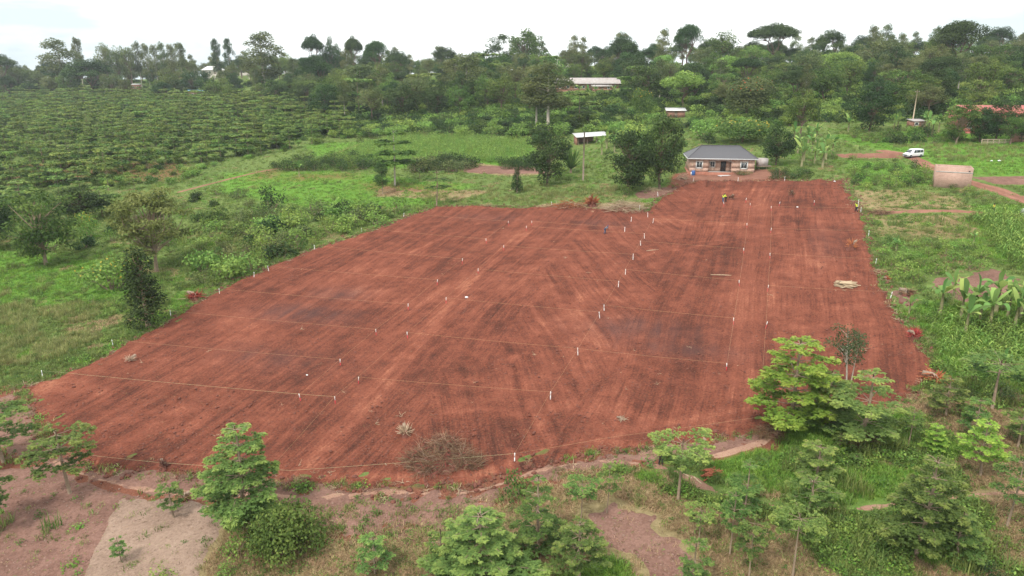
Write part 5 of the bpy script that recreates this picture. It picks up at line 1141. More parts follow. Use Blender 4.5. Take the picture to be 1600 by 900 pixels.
M['wall_pink'] = plain('red_pink_plaster', (0.46, 0.16, 0.125), 0.85, 0.9, 0.2, 0.01); M['wall_brick_far'] = brick_mat('far_brick', (0.40, 0.19, 0.13), (0.32, 0.15, 0.10), (0.35, 0.25, 0.2))
M['concrete'] = plain('concrete', (0.42, 0.39, 0.36), 0.9, 3, 0.2, 0.01); M['frame_white'] = plain('white_frame', (0.68, 0.66, 0.62), 0.6, 4, 0.1); M['board_white'] = plain('white_fascia', (0.62, 0.61, 0.60), 0.6, 4, 0.1)
M['dark_metal'] = plain('dark_metal', (0.045, 0.035, 0.033), 0.5, 4, 0.2); M['timber'] = plain('grey_timber', (0.26, 0.2, 0.15), 0.85, 5, 0.3, 0.01); M['timber_pale'] = plain('pale_timber', (0.48, 0.38, 0.27), 0.8, 5, 0.25, 0.01)
M['plinth'] = plain('earth_plinth', (0.36, 0.15, 0.10), 0.95, 2, 0.25, 0.02); M['barrel_blue'] = plain('blue_plastic', (0.03, 0.11, 0.33), 0.35, 5, 0.12, 0, 0.5)
M['white_paint'] = plain('white_paint', (0.78, 0.77, 0.75), 0.6, 9, 0.08); M['red_paint'] = plain('red_paint', (0.55, 0.05, 0.06), 0.6, 9, 0.12)
M['string'] = plain('orange_string', (0.45, 0.28, 0.15), 0.8, 5, 0.15); M['string_pale'] = plain('pale_string', (0.52, 0.50, 0.28), 0.8, 5, 0.15); M['plastic_white'] = plain('white_plastic', (0.8, 0.8, 0.8), 0.5, 9, 0.06)
def glass_mat():
    m, ns, ls, out = mat('window_glass'); p = N_(ns, 'ShaderNodeBsdfPrincipled', Roughness=0.06); p.inputs['Base Color'].default_value = (0.035, 0.045, 0.05, 1); p.inputs['Specular IOR Level'].default_value = 0.7
    ls.new(p.outputs['BSDF'], out.inputs['Surface']); return m
M['glass'] = glass_mat()
def car_paint():
    m, ns, ls, out = mat('white_car_paint'); p = N_(ns, 'ShaderNodeBsdfPrincipled', Roughness=0.3); p.inputs['Base Color'].default_value = (0.80, 0.80, 0.81, 1); p.inputs['Coat Weight'].default_value = 0.5
    ls.new(p.outputs['BSDF'], out.inputs['Surface']); return m
M['car_white'] = car_paint(); M['rubber'] = plain('tyre_rubber', (0.02, 0.02, 0.02), 0.85, 8, 0.2); M['rim'] = plain('alloy', (0.35, 0.35, 0.36), 0.35, 6, 0.1, 0, 0.5, 0.8); M['lamp_red'] = plain('red_lens', (0.45, 0.02, 0.02), 0.2, 6, 0.1); M['lamp_clear'] = plain('clear_lens', (0.6, 0.62, 0.65), 0.15, 6, 0.1)

def pierced_wall(mb, x0, x1, z0, z1, y0, y1, holes, mi=0):
    """wall in the XZ plane with rectangular holes (x0,x1,z0,z1)"""
    xs = sorted({x0, x1, *[h[0] for h in holes], *[h[1] for h in holes]}); zs = sorted({z0, z1, *[h[2] for h in holes], *[h[3] for h in holes]})
    for i in range(len(xs) - 1):
        for j in range(len(zs) - 1):
            cx, cz = (xs[i] + xs[i + 1]) / 2, (zs[j] + zs[j + 1]) / 2
            if any(h[0] < cx < h[1] and h[2] < cz < h[3] for h in holes): continue
            mb.box(xs[i], xs[i + 1], y0, y1, zs[j], zs[j + 1], mi)
def window(parent, x0, x1, z0, z1, y, panes=2, surround=0.12, face=-1):
    """framed window set in a wall facing -Y: frame with panes as sub-parts"""
    f = MB(); t = 0.07
    for a in ((x0 - surround, x0 + t, z0 - surround, z1 + surround), (x1 - t, x1 + surround, z0 - surround, z1 + surround), (x0 + t, x1 - t, z1 - t, z1 + surround), (x0 + t, x1 - t, z0 - surround, z0 + t)):
        f.box(a[0], a[1], y - 0.05, y + 0.09, a[2], a[3])
    w = mkobj('window', f.mesh('window', M['frame_white']), parent)
    step = (x1 - x0 - 2 * t) / panes
    for i in range(panes):
        a = x0 + t + i * step
        g = MB(); g.box(a + 0.02, a + step - 0.02, y + 0.03, y + 0.05, z0 + t, z1 - t); g.obj('pane', M['glass'], w)
        if i:
            m_ = MB(); m_.box(a - 0.03, a + 0.03, y - 0.01, y + 0.06, z0 + t, z1 - t); m_.obj('mullion', M['frame_white'], w)
    return w
def hip_roof(w, d, h, z, eave, ridge, t=0.12):
    a, b = w / 2 + eave, d / 2 + eave; r = ridge / 2
    V = [(-a, -b, z), (a, -b, z), (a, b, z), (-a, b, z), (-r, 0, z + h), (r, 0, z + h)]
    V += [(x, y, zz - t) for x, y, zz in V[:4]]
    m = MB(); m.add(V, [(0, 1, 5, 4), (2, 3, 4, 5)]); m.add(V, [(1, 2, 5), (3, 0, 4)]); m.add(V, [(6, 9, 8, 7), (0, 6, 7, 1), (1, 7, 8, 2), (2, 8, 9, 3), (3, 9, 6, 0)]); return m
def gable_roof(w, d, h, z, eave, t=0.1):
    a, b = w / 2 + eave, d / 2 + eave; V = []
    for s in (-a, a): V += [(s, -b, z), (s, 0, z + h), (s, b, z), (s, b, z - t), (s, 0, z + h - t), (s, -b, z - t)]
    m = MB(); m.add(V, [(0, 6, 7, 1), (1, 7, 8, 2), (5, 4, 10, 11), (4, 3, 9, 10), (0, 5, 11, 6), (2, 8, 9, 3)]); m.add(V, [(0, 1, 4, 5), (1, 2, 3, 4), (6, 11, 10, 7), (7, 10, 9, 8)]); return m
def shed_roof(w, d, z0, z1, eave, t=0.1):
    a, b = w / 2 + eave, d / 2 + eave; V = [(-a, -b, z0), (a, -b, z0), (a, b, z1), (-a, b, z1)]; V += [(x, y, z - t) for x, y, z in V]
    m = MB(); m.add(V, [(0, 1, 2, 3), (4, 7, 6, 5), (0, 4, 5, 1), (1, 5, 6, 2), (2, 6, 7, 3), (3, 7, 4, 0)]); return m

# ------------------------------------------------------------------ the brick house
P = at(1127, 272); RZ = math.radians(-6.5)
fwd = np.array([math.sin(-RZ), math.cos(RZ)])
HW, HD, HH = 14.0, 8.0, 3.25
hb = float(hz(P[0], P[1])) + 0.05
house = thing('brick_house', 'brick house with a dark grey hip roof behind the red field', 'house', (P[0] + fwd[0] * HD / 2, P[1] + fwd[1] * HD / 2, hb), RZ)
fx = lambda f: -HW / 2 + f * HW
m = MB(); m.box(-HW / 2 - 0.12, HW / 2 + 0.12, -HD / 2 - 0.12, HD / 2 + 0.12, -1.0, 0.35); m.box(fx(0.25), fx(0.69), -HD / 2 - 0.9, -HD / 2 - 0.125, -0.8, 0.28); m.box(fx(0.40), fx(0.6), -HD / 2 - 1.4, -HD / 2 - 0.905, -0.8, 0.1); m.obj('plinth', M['plinth'], house)
w = MB(); q = 0.25; PX0, PX1, PD = fx(0.29), fx(0.645), 1.0
W1, W2 = (fx(0.105), fx(0.195), 1.25, 2.6), (fx(0.79), fx(0.885), 1.25, 2.6)
z0 = 0.355
pierced_wall(w, -HW / 2, PX0, z0, HH, -HD / 2, -HD / 2 + q, [W1]); pierced_wall(w, PX1, HW / 2, z0, HH, -HD / 2, -HD / 2 + q, [W2])
D_ = (fx(0.49), fx(0.575), z0, 2.65); W3 = (fx(0.325), fx(0.40), 1.35, 2.55)
pierced_wall(w, PX0, PX1, z0, HH, -HD / 2 + PD, -HD / 2 + PD + q, [D_, W3])
w.box(PX0 - q, PX0, -HD / 2 + q, -HD / 2 + PD, z0, HH); w.box(PX1, PX1 + q, -HD / 2 + q, -HD / 2 + PD, z0, HH)
w.box(-HW / 2, -HW / 2 + q, -HD / 2 + q, HD / 2, z0, HH); w.box(HW / 2 - q, HW / 2, -HD / 2 + q, HD / 2, z0, HH); w.box(-HW / 2 + q, HW / 2 - q, HD / 2 - q, HD / 2, z0, HH)
# arch over the porch
n = 12; xs = np.linspace(PX0, PX1, n + 1)
for i in range(n):
    c = ((xs[i] + xs[i + 1]) / 2 - (PX0 + PX1) / 2) / ((PX1 - PX0) / 2); w.box(xs[i], xs[i + 1], -HD / 2, -HD / 2 + q, 2.55 + 0.42 * math.sqrt(max(0, 1 - c * c)), HH)
w.obj('wall', M['brick_house'], house)
ab = MB(); V = [((PX0 + PX1) / 2 + (PX1 - PX0) / 2 * math.cos(t), -HD / 2 - 0.02, 2.55 + 0.42 * math.sin(t)) for t in np.linspace(PI, 0, 14)]; ab.tube(V, 0.075, 6); ab.obj('porch_arch', M['concrete'], house)
fl = MB(); fl.box(PX0, PX1, -HD / 2, -HD / 2 + PD, z0 - 0.002, z0 + 0.06); fl.obj('porch_floor', M['concrete'], house)
for x0, x1, a, b in (W1, W2): window(house, x0, x1, a, b, -HD / 2, 2, 0.16)
window(house, *W3, -HD / 2 + PD, 2, 0.08)
d = MB(); d.box(D_[0] + .03, D_[1] - .03, -HD / 2 + PD + 0.05, -HD / 2 + PD + 0.1, z0 + 0.03, D_[3] - .03); door = d.obj('door', M['dark_metal'], house)
for k in (0.27, 0.73):
    d = MB(); c = D_[0] + (D_[1] - D_[0]) * k; d.box(c - 0.2, c + 0.2, -HD / 2 + PD + 0.03, -HD / 2 + PD + 0.048, 1.4, 2.4); d.obj('door_panel', M['glass'], door)
d = MB(); d.box((D_[0] + D_[1]) / 2 - .02, (D_[0] + D_[1]) / 2 + .02, -HD / 2 + PD, -HD / 2 + PD + 0.05, 1.2, 1.4); d.obj('handle', M['rim'], door)
roof = hip_roof(HW, HD, 2.35, HH + 0.16, 0.55, 8.4, 0.04).obj('roof', M['roof_grey'], house)
f = MB(); a, b = HW / 2 + 0.57, HD / 2 + 0.57
f.box(-a, a, -b - .03, -b + 0.02, HH - 0.06, HH + 0.155); f.box(-a, a, b - .02, b + 0.03, HH - 0.06, HH + 0.155); f.box(-a - .03, -a + .02, -b + 0.02, b - .02, HH - 0.06, HH + 0.155); f.box(a - .02, a + .03, -b + 0.02, b - .02, HH - 0.06, HH + 0.155); f.obj('fascia', M['board_white'], roof)
rc = MB(); rc.tube([(-4.2, 0, HH + 2.54), (4.2, 0, HH + 2.54)], 0.09, 6)
for sx in (-1, 1):
    for sy in (-1, 1): rc.tube([(sx * 4.2, 0, HH + 2.54), (sx * a, sy * b, HH + 0.19)], 0.07, 6)
rc.obj('ridge_cap', M['roof_grey'], roof)
dp = MB(); dp.tube([(fx(0.045), -HD / 2 - 0.45, HH + 0.05), (fx(0.045), -HD / 2 - 0.15, HH - 0.5), (fx(0.045) - 0.1, -HD / 2 - 0.15, 1.6)], 0.06, 7); dp.obj('downpipe', M['timber_pale'], house)
def house_pt(x, y): c, s = math.cos(RZ), math.sin(RZ); X = house.location.x + c * x - s * y; Y = house.location.y + s * x + c * y; return Vector((X, Y, float(hz(X, Y))))
pole = MB(); pole.tube([(fx(0.37), -HD / 2 + 0.5, 0.42), (fx(0.30), -HD / 2 + 0.35, 2.7)], 0.06, 6)
o = pole.obj('prop_pole', M['timber'], None, loc=house.location, rotz=RZ); tag(o, 'dark pole leaning inside the porch of the brick house', 'pole')
# barrel, slab, sand pile, scrap beside the house
def lathe(mb, prof, k=14, mi=0):
    an = np.arange(k) * 2 * PI / k; V = [(r * math.cos(t), r * math.sin(t), z) for r, z in prof for t in an]; n = len(prof)
    mb.add(V, [(i * k + j, i * k + (j + 1) % k, (i + 1) * k + (j + 1) % k, (i + 1) * k + j) for i in range(n - 1) for j in range(k)], 0.5, mi); return mb
P = at(1083, 274); brl = thing('water_drum', 'blue plastic drum at the left corner of the brick house', 'drum', P)
lathe(MB(), [(0.0, 0), (0.36, 0.0), (0.4, 0.08), (0.4, 0.3), (0.43, 0.33), (0.4, 0.36), (0.4, 0.64), (0.43, 0.67), (0.4, 0.7), (0.4, 0.95), (0.34, 1.02)]).obj('body', M['barrel_blue'], brl, True)
lathe(MB(), [(0.345, 1.0), (0.345, 1.06), (0.0, 1.07)]).obj('lid', M['barrel_blue'], brl, True); bb = MB(); bb.box(-0.55, -0.43, -0.25, 0.2, 0, 0.75); bb.obj('sack', M['plastic_white'], brl)
P = at(1133, 275); sl = MB(); sl.box(-1.6, 1.6, -0.35, 0.35, 0.06, 0.16); sl.box(-1.2, -0.9, -0.3, 0.3, -0.15, 0.06); sl.box(0.9, 1.2, -0.3, 0.3, -0.15, 0.06)
tag(sl.obj('concrete_slab', M['board_white'], None, loc=P, rotz=0.15), 'white slab lying on the ground before the house', 'slab')
P = at(1190, 264); hut = thing('tank_stand', 'small weathered sheet metal box beside the right end of the house', 'box', P, 0.1)
m = MB(); m.box(-1.1, 1.0, -0.8, 0.8, 0.75, 2.4); m.obj('body', M['roof_rusty'], hut)
for sx in (-0.9, 0.8):
    for sy in (-0.6, 0.6): l = MB(); l.box(sx - .06, sx + .06, sy - .06, sy + .06, -0.3, 0.75); l.obj('leg', M['timber'], hut)
m = MB(); m.box(-1.2, 1.9, -1.0, 1.0, 0.62, 0.745); m.obj('platform', M['timber'], hut)
tree('shrub', 1160, 273, 266, 32, 'low green hedge under the right window of the house', 'bush', 'bush', var=0)

# ------------------------------------------------------------------ small pale brick building, open at the top
P = at(1487, 294); bx = thing('brick_building', 'roofless pale brick building beside the red road', 'building', P, math.radians(-25))
m = MB(); w_, d_, h_ = 6.0, 4.6, 3.9; t_ = 0.23
m.box(-w_ / 2, w_ / 2, 0, t_, -0.6, h_ ); m.box(-w_ / 2, w_ / 2, d_ - t_, d_, -0.6, h_ - 0.1); m.box(-w_ / 2, -w_ / 2 + t_, t_, d_ - t_, -0.6, h_ - 0.05)
pierced = [(1.4, 2.6, -0.6, 2.1)]
for a, b in ((t_, 1.6), (2.8, d_ - t_)): m.box(w_ / 2 - t_, w_ / 2, a, b, -0.6, h_ - 0.05)
m.box(w_ / 2 - t_, w_ / 2, 1.6, 2.8, 2.2, h_ - 0.05); m.obj('wall', M['brick_box'], bx)
m = MB(); m.box(-w_ / 2 - 0.02, w_ / 2 + 0.02, -0.03, 0, h_ - 1.0, h_ - 0.82); m.obj('ring_beam', M['concrete'], bx)
m = MB(); m.box(w_ / 2 - 0.75, w_ / 2 - 0.45, -0.01, 0.0, h_ - 0.72, h_ - 0.5); m.obj('vent_hole', M['dark_metal'], bx)

# ------------------------------------------------------------------ other buildings on the slopes
def building(name, label, px, base, w, d, h, roof, rh, wall, roofm, rot=0.0, wins=3, door=True, eave=0.4, group=None, ridge=None, rise=0.0):
    P = at(px, base); o = thing(name, label, 'building', (P[0], P[1], P[2] + rise), rot, group)
    m = MB(); t = 0.25; holes = []
    n = wins + (1 if door else 0); sl = w / max(n, 1)
    spots = []
    for i in range(n):
        c = -w / 2 + sl * (i + 0.5); isd = door and i == n // 2
        hl = (c - 0.5, c + 0.5, 0.0, min(2.2, h - .2)) if isd else (c - min(0.6, sl * .3), c + min(0.6, sl * .3), 0.9, min(2.2, h - .25)); holes.append(hl); spots.append((isd, hl))
    pierced_wall(m, -w / 2, w / 2, 0, h, 0, t, holes); m.box(-w / 2, w / 2, -0.06, d + .06, -1.5 - rise, -0.002)
    m.box(-w / 2, -w / 2 + t, t, d - t, 0, h); m.box(w / 2 - t, w / 2, t, d - t, 0, h); m.box(-w / 2, w / 2, d - t, d, 0, h)
    if roof == 'gable': 
        for s in (-w / 2, w / 2 - t): m.add([(s, 0, h), (s, d, h), (s, d / 2, h + rh - .12), (s + t, 0, h), (s + t, d, h), (s + t, d / 2, h + rh - .12)], [(0, 1, 2), (3, 5, 4)])
    m.obj('wall', M[wall], o)
    r = {'hip': lambda: hip_roof(w, d, rh, h + 0.15, eave, ridge or w * 0.5), 'gable': lambda: gable_roof(w, d, rh, h + 0.1, eave), 'shed': lambda: shed_roof(w, d, h + 0.12, h + rh, eave), 'flat': lambda: MB().box(-w / 2 - eave, w / 2 + eave, -d / 2 - eave, d / 2 + eave, h + .002, h + 0.3)}[roof]()
    r.obj('roof', M[roofm], o, loc=(0, d / 2, 0))
    for isd, hl in spots:
        if isd: q = MB(); q.box(hl[0], hl[1], 0.1, 0.15, 0.0, hl[3]); q.obj('door', M['timber'], o)
        else: window(o, hl[0], hl[1], hl[2], hl[3], 0.0, 1, 0.08)
    return o
building('school_block', 'long low building with a weathered pale iron roof', 918, 141, 30, 8, 3.0, 'gable', 2.6, 'wall_brick_far', 'roof_rusty', 0.02, 7, True, 0.9)
building('school_annex', 'short pale roofed annex in front of the long building', 941, 142, 9, 3.5, 2.0, 'shed', 0.7, 'wall_brick_far', 'roof_rusty', 0.02, 2, True, 0.5)
building('flat_house', 'cream flat roofed two storey house above the school', 885, 108, 11, 9, 6.5, 'flat', 0.3, 'wall_cream', 'wall_cream', 0.1, 3, False, 0.15, rise=1.0)
building('far_house', 'red roofed house on the left skyline', 577, 106, 14, 9, 3.2, 'hip', 3.2, 'wall_white', 'roof_red', 0.2, 3, True, 0.6, rise=6)
building('far_house', 'dark red roofed house right of the red roofed skyline house', 618, 106, 10, 8, 3.0, 'hip', 2.6, 'wall_cream', 'roof_red', -0.2, 2, True, 0.6, rise=2)
building('far_house', 'house with a bright white roof behind the globe shaped tree', 333, 124, 16, 9, 3.0, 'hip', 3.0, 'wall_cream', 'roof_white', 0.2, 3, True, 0.6, rise=4)
building('hut', 'small brick hut with a bright blue roof behind the plantation', 309, 152, 11, 6, 3.4, 'shed', 1.0, 'wall_brick_far', 'roof_blue', 0.35, 1, True, 0.3)
building('hut', 'small pink brick hut beside the big dark spreading tree', 212, 140, 6, 5, 3.6, 'shed', 0.6, 'wall_brick_far', 'roof_white', 0.2, 1, True, 0.2)
building('far_house', 'tan roofed house at the far left edge', 4, 121, 13, 8, 2.6, 'gable', 2.4, 'wall_cream', 'roof_rusty', -0.3, 2, True, 0.4, rise=1)
building('far_house', 'grey roofed house half hidden on the left slope', 462, 108, 10, 8, 3, 'gable', 2.8, 'wall_white', 'roof_slate', 0.9, 2, True, 0.4, rise=2)
building('far_house', 'long grey blue roof behind the left trees', 378, 110, 18, 8, 3, 'gable', 2.4, 'wall_cream', 'roof_slate', 0.0, 3, True, 0.4, rise=2)
building('far_house', 'house with a sloping grey roof left of the cream house', 838, 100, 12, 10, 3.2, 'gable', 3.4, 'wall_brick_far', 'roof_slate', 1.1, 2, True, 0.5, rise=2)
building('far_house', 'small grey roofed house right of the cream house', 950, 108, 8, 7, 3.0, 'gable', 2.2, 'wall_cream', 'roof_rusty', 0.3, 2, True, 0.4, rise=2)
building('far_house', 'tan roofed house high on the right hill', 1212, 74, 14, 9, 3.0, 'gable', 2.0, 'wall_cream', 'roof_rusty', 0.1, 3, True, 0.5, rise=3)
building('far_house', 'white roof glimpsed among the trees on the right hill', 1330, 112, 9, 7, 3.0, 'gable', 2.2, 'wall_white', 'roof_white', 0.4, 2, True, 0.4, rise=1)
building('shed', 'brick shed with a white roof on the slope behind the dark trees', 1056, 184, 6.0, 4.2, 2.3, 'shed', 0.8, 'wall_brick_far', 'roof_white', -0.1, 0, True, 0.5)
building('pink_house', 'red pink walled house behind the dark trees at the right', 1556, 206, 17, 8, 4.6, 'gable', 1.8, 'wall_pink', 'roof_red', -0.05, 4, True, 0.4)
building('hut', 'small red walled hut behind the banana row at the right', 1436, 201, 3.6, 3, 1.9, 'shed', 0.5, 'wall_brick_far', 'roof_rusty', 0.1, 1, True, 0.2)
# open shed: posts under a tilted pale roof
P = at(925, 225); sh = thing('open_shed', 'open shed with a tilted pale roof behind the red field', 'shed', P, 0.12)
for x in (-4.0, -1.3, 1.3, 4.0):
    for y, h in ((0.2, 2.0), (4.2, 2.6)): q = MB(); q.tube([(x, y, -0.8), (x, y, h + 0.22 * (x + 4) / 8)], 0.09, 6); q.obj('post', M['timber'], sh)
m = MB(); m.add([(-4.7, -0.4, 1.98), (4.9, -0.4, 2.5), (4.6, 4.8, 3.1), (-4.9, 4.8, 2.65), (-4.7, -0.4, 1.9), (4.9, -0.4, 2.42), (4.6, 4.8, 3.02), (-4.9, 4.8, 2.57)], [(0, 1, 2, 3), (4, 7, 6, 5), (0, 4, 5, 1), (1, 5, 6, 2), (2, 6, 7, 3), (3, 7, 4, 0)]); m.obj('roof', M['roof_white'], sh)
m = MB(); m.box(-4.2, 1.2, 4.3, 4.45, -0.8, 2.3); m.box(-4.45, -4.3, 0.2, 4.4, -0.8, 2.0); m.obj('wall', M['wall_brick_far'], sh)
# brick yard wall and timber pen on the right
P = at(1592, 222); o = thing('yard_wall', 'low red brick wall at the right edge', 'wall', P, 0.05); m = MB(); m.box(-2.2, 3.0, 0, 0.25, -0.6, 2.6); m.obj('wall', M['wall_brick_far'], o); m = MB(); m.box(-2.3, 3.1, -0.05, 0.3, 2.6, 2.72); m.obj('coping', M['concrete'], o)
P = at(1556, 226); o = thing('timber_fence', 'low pale timber rail fence before the pink house', 'fence', P, 0.02)
for i in range(6): m = MB(); m.box(-3.5 + i * 1.4 - .06, -3.5 + i * 1.4 + .06, 0, .12, -.4, 1.3); m.obj('post', M['timber_pale'], o)
for z in (0.35, 0.75, 1.15): m = MB(); m.box(-3.6, 3.6, -.05, -.002, z, z + .13); m.obj('rail', M['timber_pale'], o)
# poles
def pole_(px, base, top, r, label, mt, arm=False):
    P = at(px, base); h = height_for(P, top); o = thing('utility_pole', label, 'pole', P); m = MB(); m.tube([(0, 0, -0.5), (0, 0, h)], [r * 1.25, r * 0.8], 8); m.obj('shaft', M[mt], o)
    if arm:
        m = MB(); m.box(-0.7, 0.7, -0.05, 0.05, h - 0.7, h - 0.55); m.obj('crossarm', M['timber'], o)
        for x in (-0.6, 0, 0.6): m = MB(); m.tube([(x, 0, h - 0.55), (x, 0, h - 0.35)], 0.05, 6); m.obj('insulator', M['concrete'], o)
pole_(911, 282, 206, 0.17, 'brown timber pole standing behind the red field', 'timber'); pole_(1426, 190, 140, 0.15, 'tall pale utility pole before the right woods', 'timber_pale', True); pole_(1232, 92, 66, 0.2, 'pale pole on the right hill', 'timber_pale', True)

# ------------------------------------------------------------------ white van on the road
P = at(1426, 246); van = thing('van', 'white minivan parked on the red dirt road', 'van', (P[0], P[1], P[2] + 0.08), math.radians(200))
# local: +X is the front of the van; stations along X: (x, half width at belt, z belt, half width roof, z roof, z bottom)
ST = [(-2.3, .78, .95, .62, 1.62, .35), (-2.24, .83, 1.0, .66, 1.80, .28), (-1.6, .85, 1.02, .70, 1.88, .25), (-0.3, .86, 1.0, .71, 1.90, .25), (0.55, .86, .98, .70, 1.84, .25), (0.95, .86, .97, .66, 1.70, .25), (1.62, .85, .96, .74, 1.06, .25), (2.1, .80, .86, .68, .90, .27), (2.33, .66, .66, .55, .72, .34)]
def sect(s): x, wb, zb, wr, zr, z0 = s; h = [(0.88 * wb, z0), (wb, z0 + .2), (wb, zb), (wr, zr - .06), (wr - .12, zr)]; return [(x, -y, z) for y, z in h] + [(x, y, z) for y, z in h[::-1]]
S = [sect(s) for s in ST]; b = MB(); V = [p for s in S for p in s]; k = 10
b.add(V, [(i * k + j, i * k + (j + 1) % k, (i + 1) * k + (j + 1) % k, (i + 1) * k + j) for i in range(len(S) - 1) for j in range(k)])
b.F += [np.array([range(k)]), np.array([range((len(S) - 1) * k + k - 1, (len(S) - 1) * k - 1, -1)])]; b.T += [np.array([.5])] * 2; b.M += [np.array([0], np.int32)] * 2
body = b.obj('body', M['car_white'], van)
def stat(x):
    X_ = [s[0] for s in ST]; return [float(np.interp(x, X_, [s[i] for s in ST])) for i in range(6)]
def side_pt(x, f, s, o=0.012): _, wb, zb, wr, zr, _z = stat(x); return (x, s * (wb + (wr - wb) * f + o), zb + (zr - .06 - zb) * f)
for s in (-1, 1):
    for x0, x1, f1 in ((-2.05, -1.15, .86), (-1.08, -0.12, .86), (-0.05, 0.75, .86)):
        q = MB(); V = [side_pt(x, f, s, o) for o in (0.012, -0.01) for x, f in ((x0, .08), (x1, .08), (x1 if x1 < .7 else .55, f1), (x0, f1))]
        q.add(V, [(0, 1, 2, 3), (4, 7, 6, 5), (0, 4, 5, 1), (1, 5, 6, 2), (2, 6, 7, 3), (3, 7, 4, 0)]); q.obj('side_window', M['glass'], van)
    for x in (-1.45, 1.5):
        wh = MB(); V = []; 
        for r_k, y_k in ((.17, .0), (.33, .02), (.345, .06), (.345, .18), (.33, .22)): V += [(x + r_k * math.cos(t), s * (0.90 - y_k), .335 + r_k * math.sin(t)) for t in np.arange(16) * PI / 8]
        wh.add(V, [(i * 16 + j, i * 16 + (j + 1) % 16, (i + 1) * 16 + (j + 1) % 16, (i + 1) * 16 + j) for i in range(4) for j in range(16)]); wo = wh.obj('wheel', M['rubber'], van)
        rm = MB(); V = [(x, s * 0.885, .335)] + [(x + .19 * math.cos(t), s * 0.895, .335 + .19 * math.sin(t)) for t in np.arange(16) * PI / 8]; rm.add(V, [(0, 1 + j, 1 + (j + 1) % 16) for j in range(16)]); rm.obj('rim', M['rim'], wo)
    q = MB(); q.box(2.02, 2.24, s * .70 - .1, s * .70 + .1, .66, .84); q.obj('headlight', M['lamp_clear'], van)
    q = MB(); q.box(-2.335, -2.27, s * .66 - .08, s * .66 + .08, .95, 1.45); q.obj('tail_light', M['lamp_red'], van)
    q = MB(); q.box(0.95, 1.08, s * .98 - .1, s * .98 + .1, 1.0, 1.16); q.obj('mirror', M['car_white'], van)
q = MB(); q.add([(1.60, -.66, 1.10), (1.60, .66, 1.10), (0.98, .58, 1.71), (0.98, -.58, 1.71), (1.56, -.66, 1.06), (1.56, .66, 1.06), (0.94, .58, 1.67), (0.94, -.58, 1.67)], [(0, 1, 2, 3), (4, 7, 6, 5), (0, 4, 5, 1), (1, 5, 6, 2), (2, 6, 7, 3), (3, 7, 4, 0)]); q.obj('windscreen', M['glass'], van)
q = MB(); q.box(-2.33, -2.30, -.55, .55, 1.1, 1.5); q.obj('rear_window', M['glass'], van)
q = MB(); q.box(2.26, 2.36, -.45, .45, .42, .6); q.obj('grille', M['dark_metal'], van); q = MB(); q.box(-2.38, 2.3, -.8, .8, .2, .3); q.obj('sill', M['dark_metal'], van)
P = at(1602, 338); tk = thing('water_tank', 'white water tank cut by the right edge beside the maize', 'tank', P); lathe(MB(), [(0, 0), (0.75, 0), (0.78, 0.3), (0.75, .6), (.78, .9), (0.72, 1.1), (.3, 1.3), (0, 1.32)]).obj('body', M['plastic_white'], tk, True); lathe(MB(), [(.28, 1.29), (.28, 1.38), (0, 1.4)]).obj('lid', M['plastic_white'], tk, True)

# ------------------------------------------------------------------ survey pegs and strings
ORD = ['nearest', 'second', 'third', 'fourth', 'fifth', 'sixth', 'seventh', 'eighth', 'ninth', 'tenth']
COLS = {
 'A': ('in the line along the left grass edge', 'white', [(67, 590), (177, 541), (267, 495), (343, 460), (397, 434), (420, 424), (492, 391), (565, 364), (631, 340)]),
 'B': ('on the left side of the left lane', 'red', [(470, 628), (532, 573), (588, 525), (638, 485), (683, 446), (722, 413), (760, 381), (795, 353)]),
 'C': ('on the right side of the left lane', 'red', [(524, 632), (560, 601), (637, 530), (697, 475), (747, 429), (787, 392), (822, 361), (831, 353)]),
 'D': ('in the middle line of the field', 'white', [(804, 723), (860, 625), (903, 556), (937, 498), (966, 449), (989, 406), (1007, 373), (1020, 349)]),
 'H': ('just right of the middle line', 'white', [(944, 487), (977, 430), (1001, 385)]),
 'K': ('at the back end of the middle line', 'white', [(976, 363), (986, 347), (1012, 340)]),
 'E': ('on the left side of the right lane', 'red', [(1135, 580), (1146, 508), (1155, 448), (1162, 397), (1167, 357), (1172, 325), (1165, 317), (1131, 323)]),
 'F': ('on the right side of the right lane', 'red', [(1196, 514), (1199, 456), (1203, 405), (1204, 365), (1205, 330), (1217, 323), (1272, 321)]),
 'G': ('in the line along the right field edge', 'white', [(1391, 467), (1368, 414), (1357, 369), (1345, 332), (1341, 320)]),
 'T': ('along the back edge of the field', 'white', [(862, 322), (999, 328), (1028, 307), (1083, 284), (1153, 284), (1226, 283)])}
pm = MB(); pm.box(-.031, .031, -.031, .031, 0.46, 0.86); pm.add([(-.031, -.031, .86), (.031, -.031, .86), (.031, .031, .86), (-.031, .031, .86), (0, 0, .90)], [(0, 1, 4), (1, 2, 4), (2, 3, 4), (3, 0, 4)]); PEGT = pm.mesh('painted_top', M['white_paint'])
pm = MB(); pm.box(-.032, .032, -.032, .032, -0.25, 0.46); PEGR = pm.mesh('foot', M['red_paint']); pm = MB(); pm.box(-.032, .032, -.032, .032, -0.25, 0.46); PEGW = pm.mesh('foot', M['white_paint'])
PEG = {}
rp = random.Random(3)
for c, (desc, colr, pts) in COLS.items():
    for i, (x, y) in enumerate(pts):
        P = at(x, y); lab = ('white survey peg with a red foot, ' if colr == 'red' else 'white survey peg, ') + (ORD[i] + ' ' if i else 'nearest ') + desc
        o = thing('survey_peg', lab, 'peg', (P[0], P[1], P[2] + 0.05), rp.uniform(0, 3), 'survey pegs'); o.rotation_euler = (rp.uniform(-.13, .13), rp.uniform(-.13, .13), rp.uniform(0, 3))
        mkobj('painted_top', PEGT, o); mkobj('foot', PEGR if colr == 'red' else PEGW, o); PEG[c, i] = P + Vector((0, 0, 0.88))
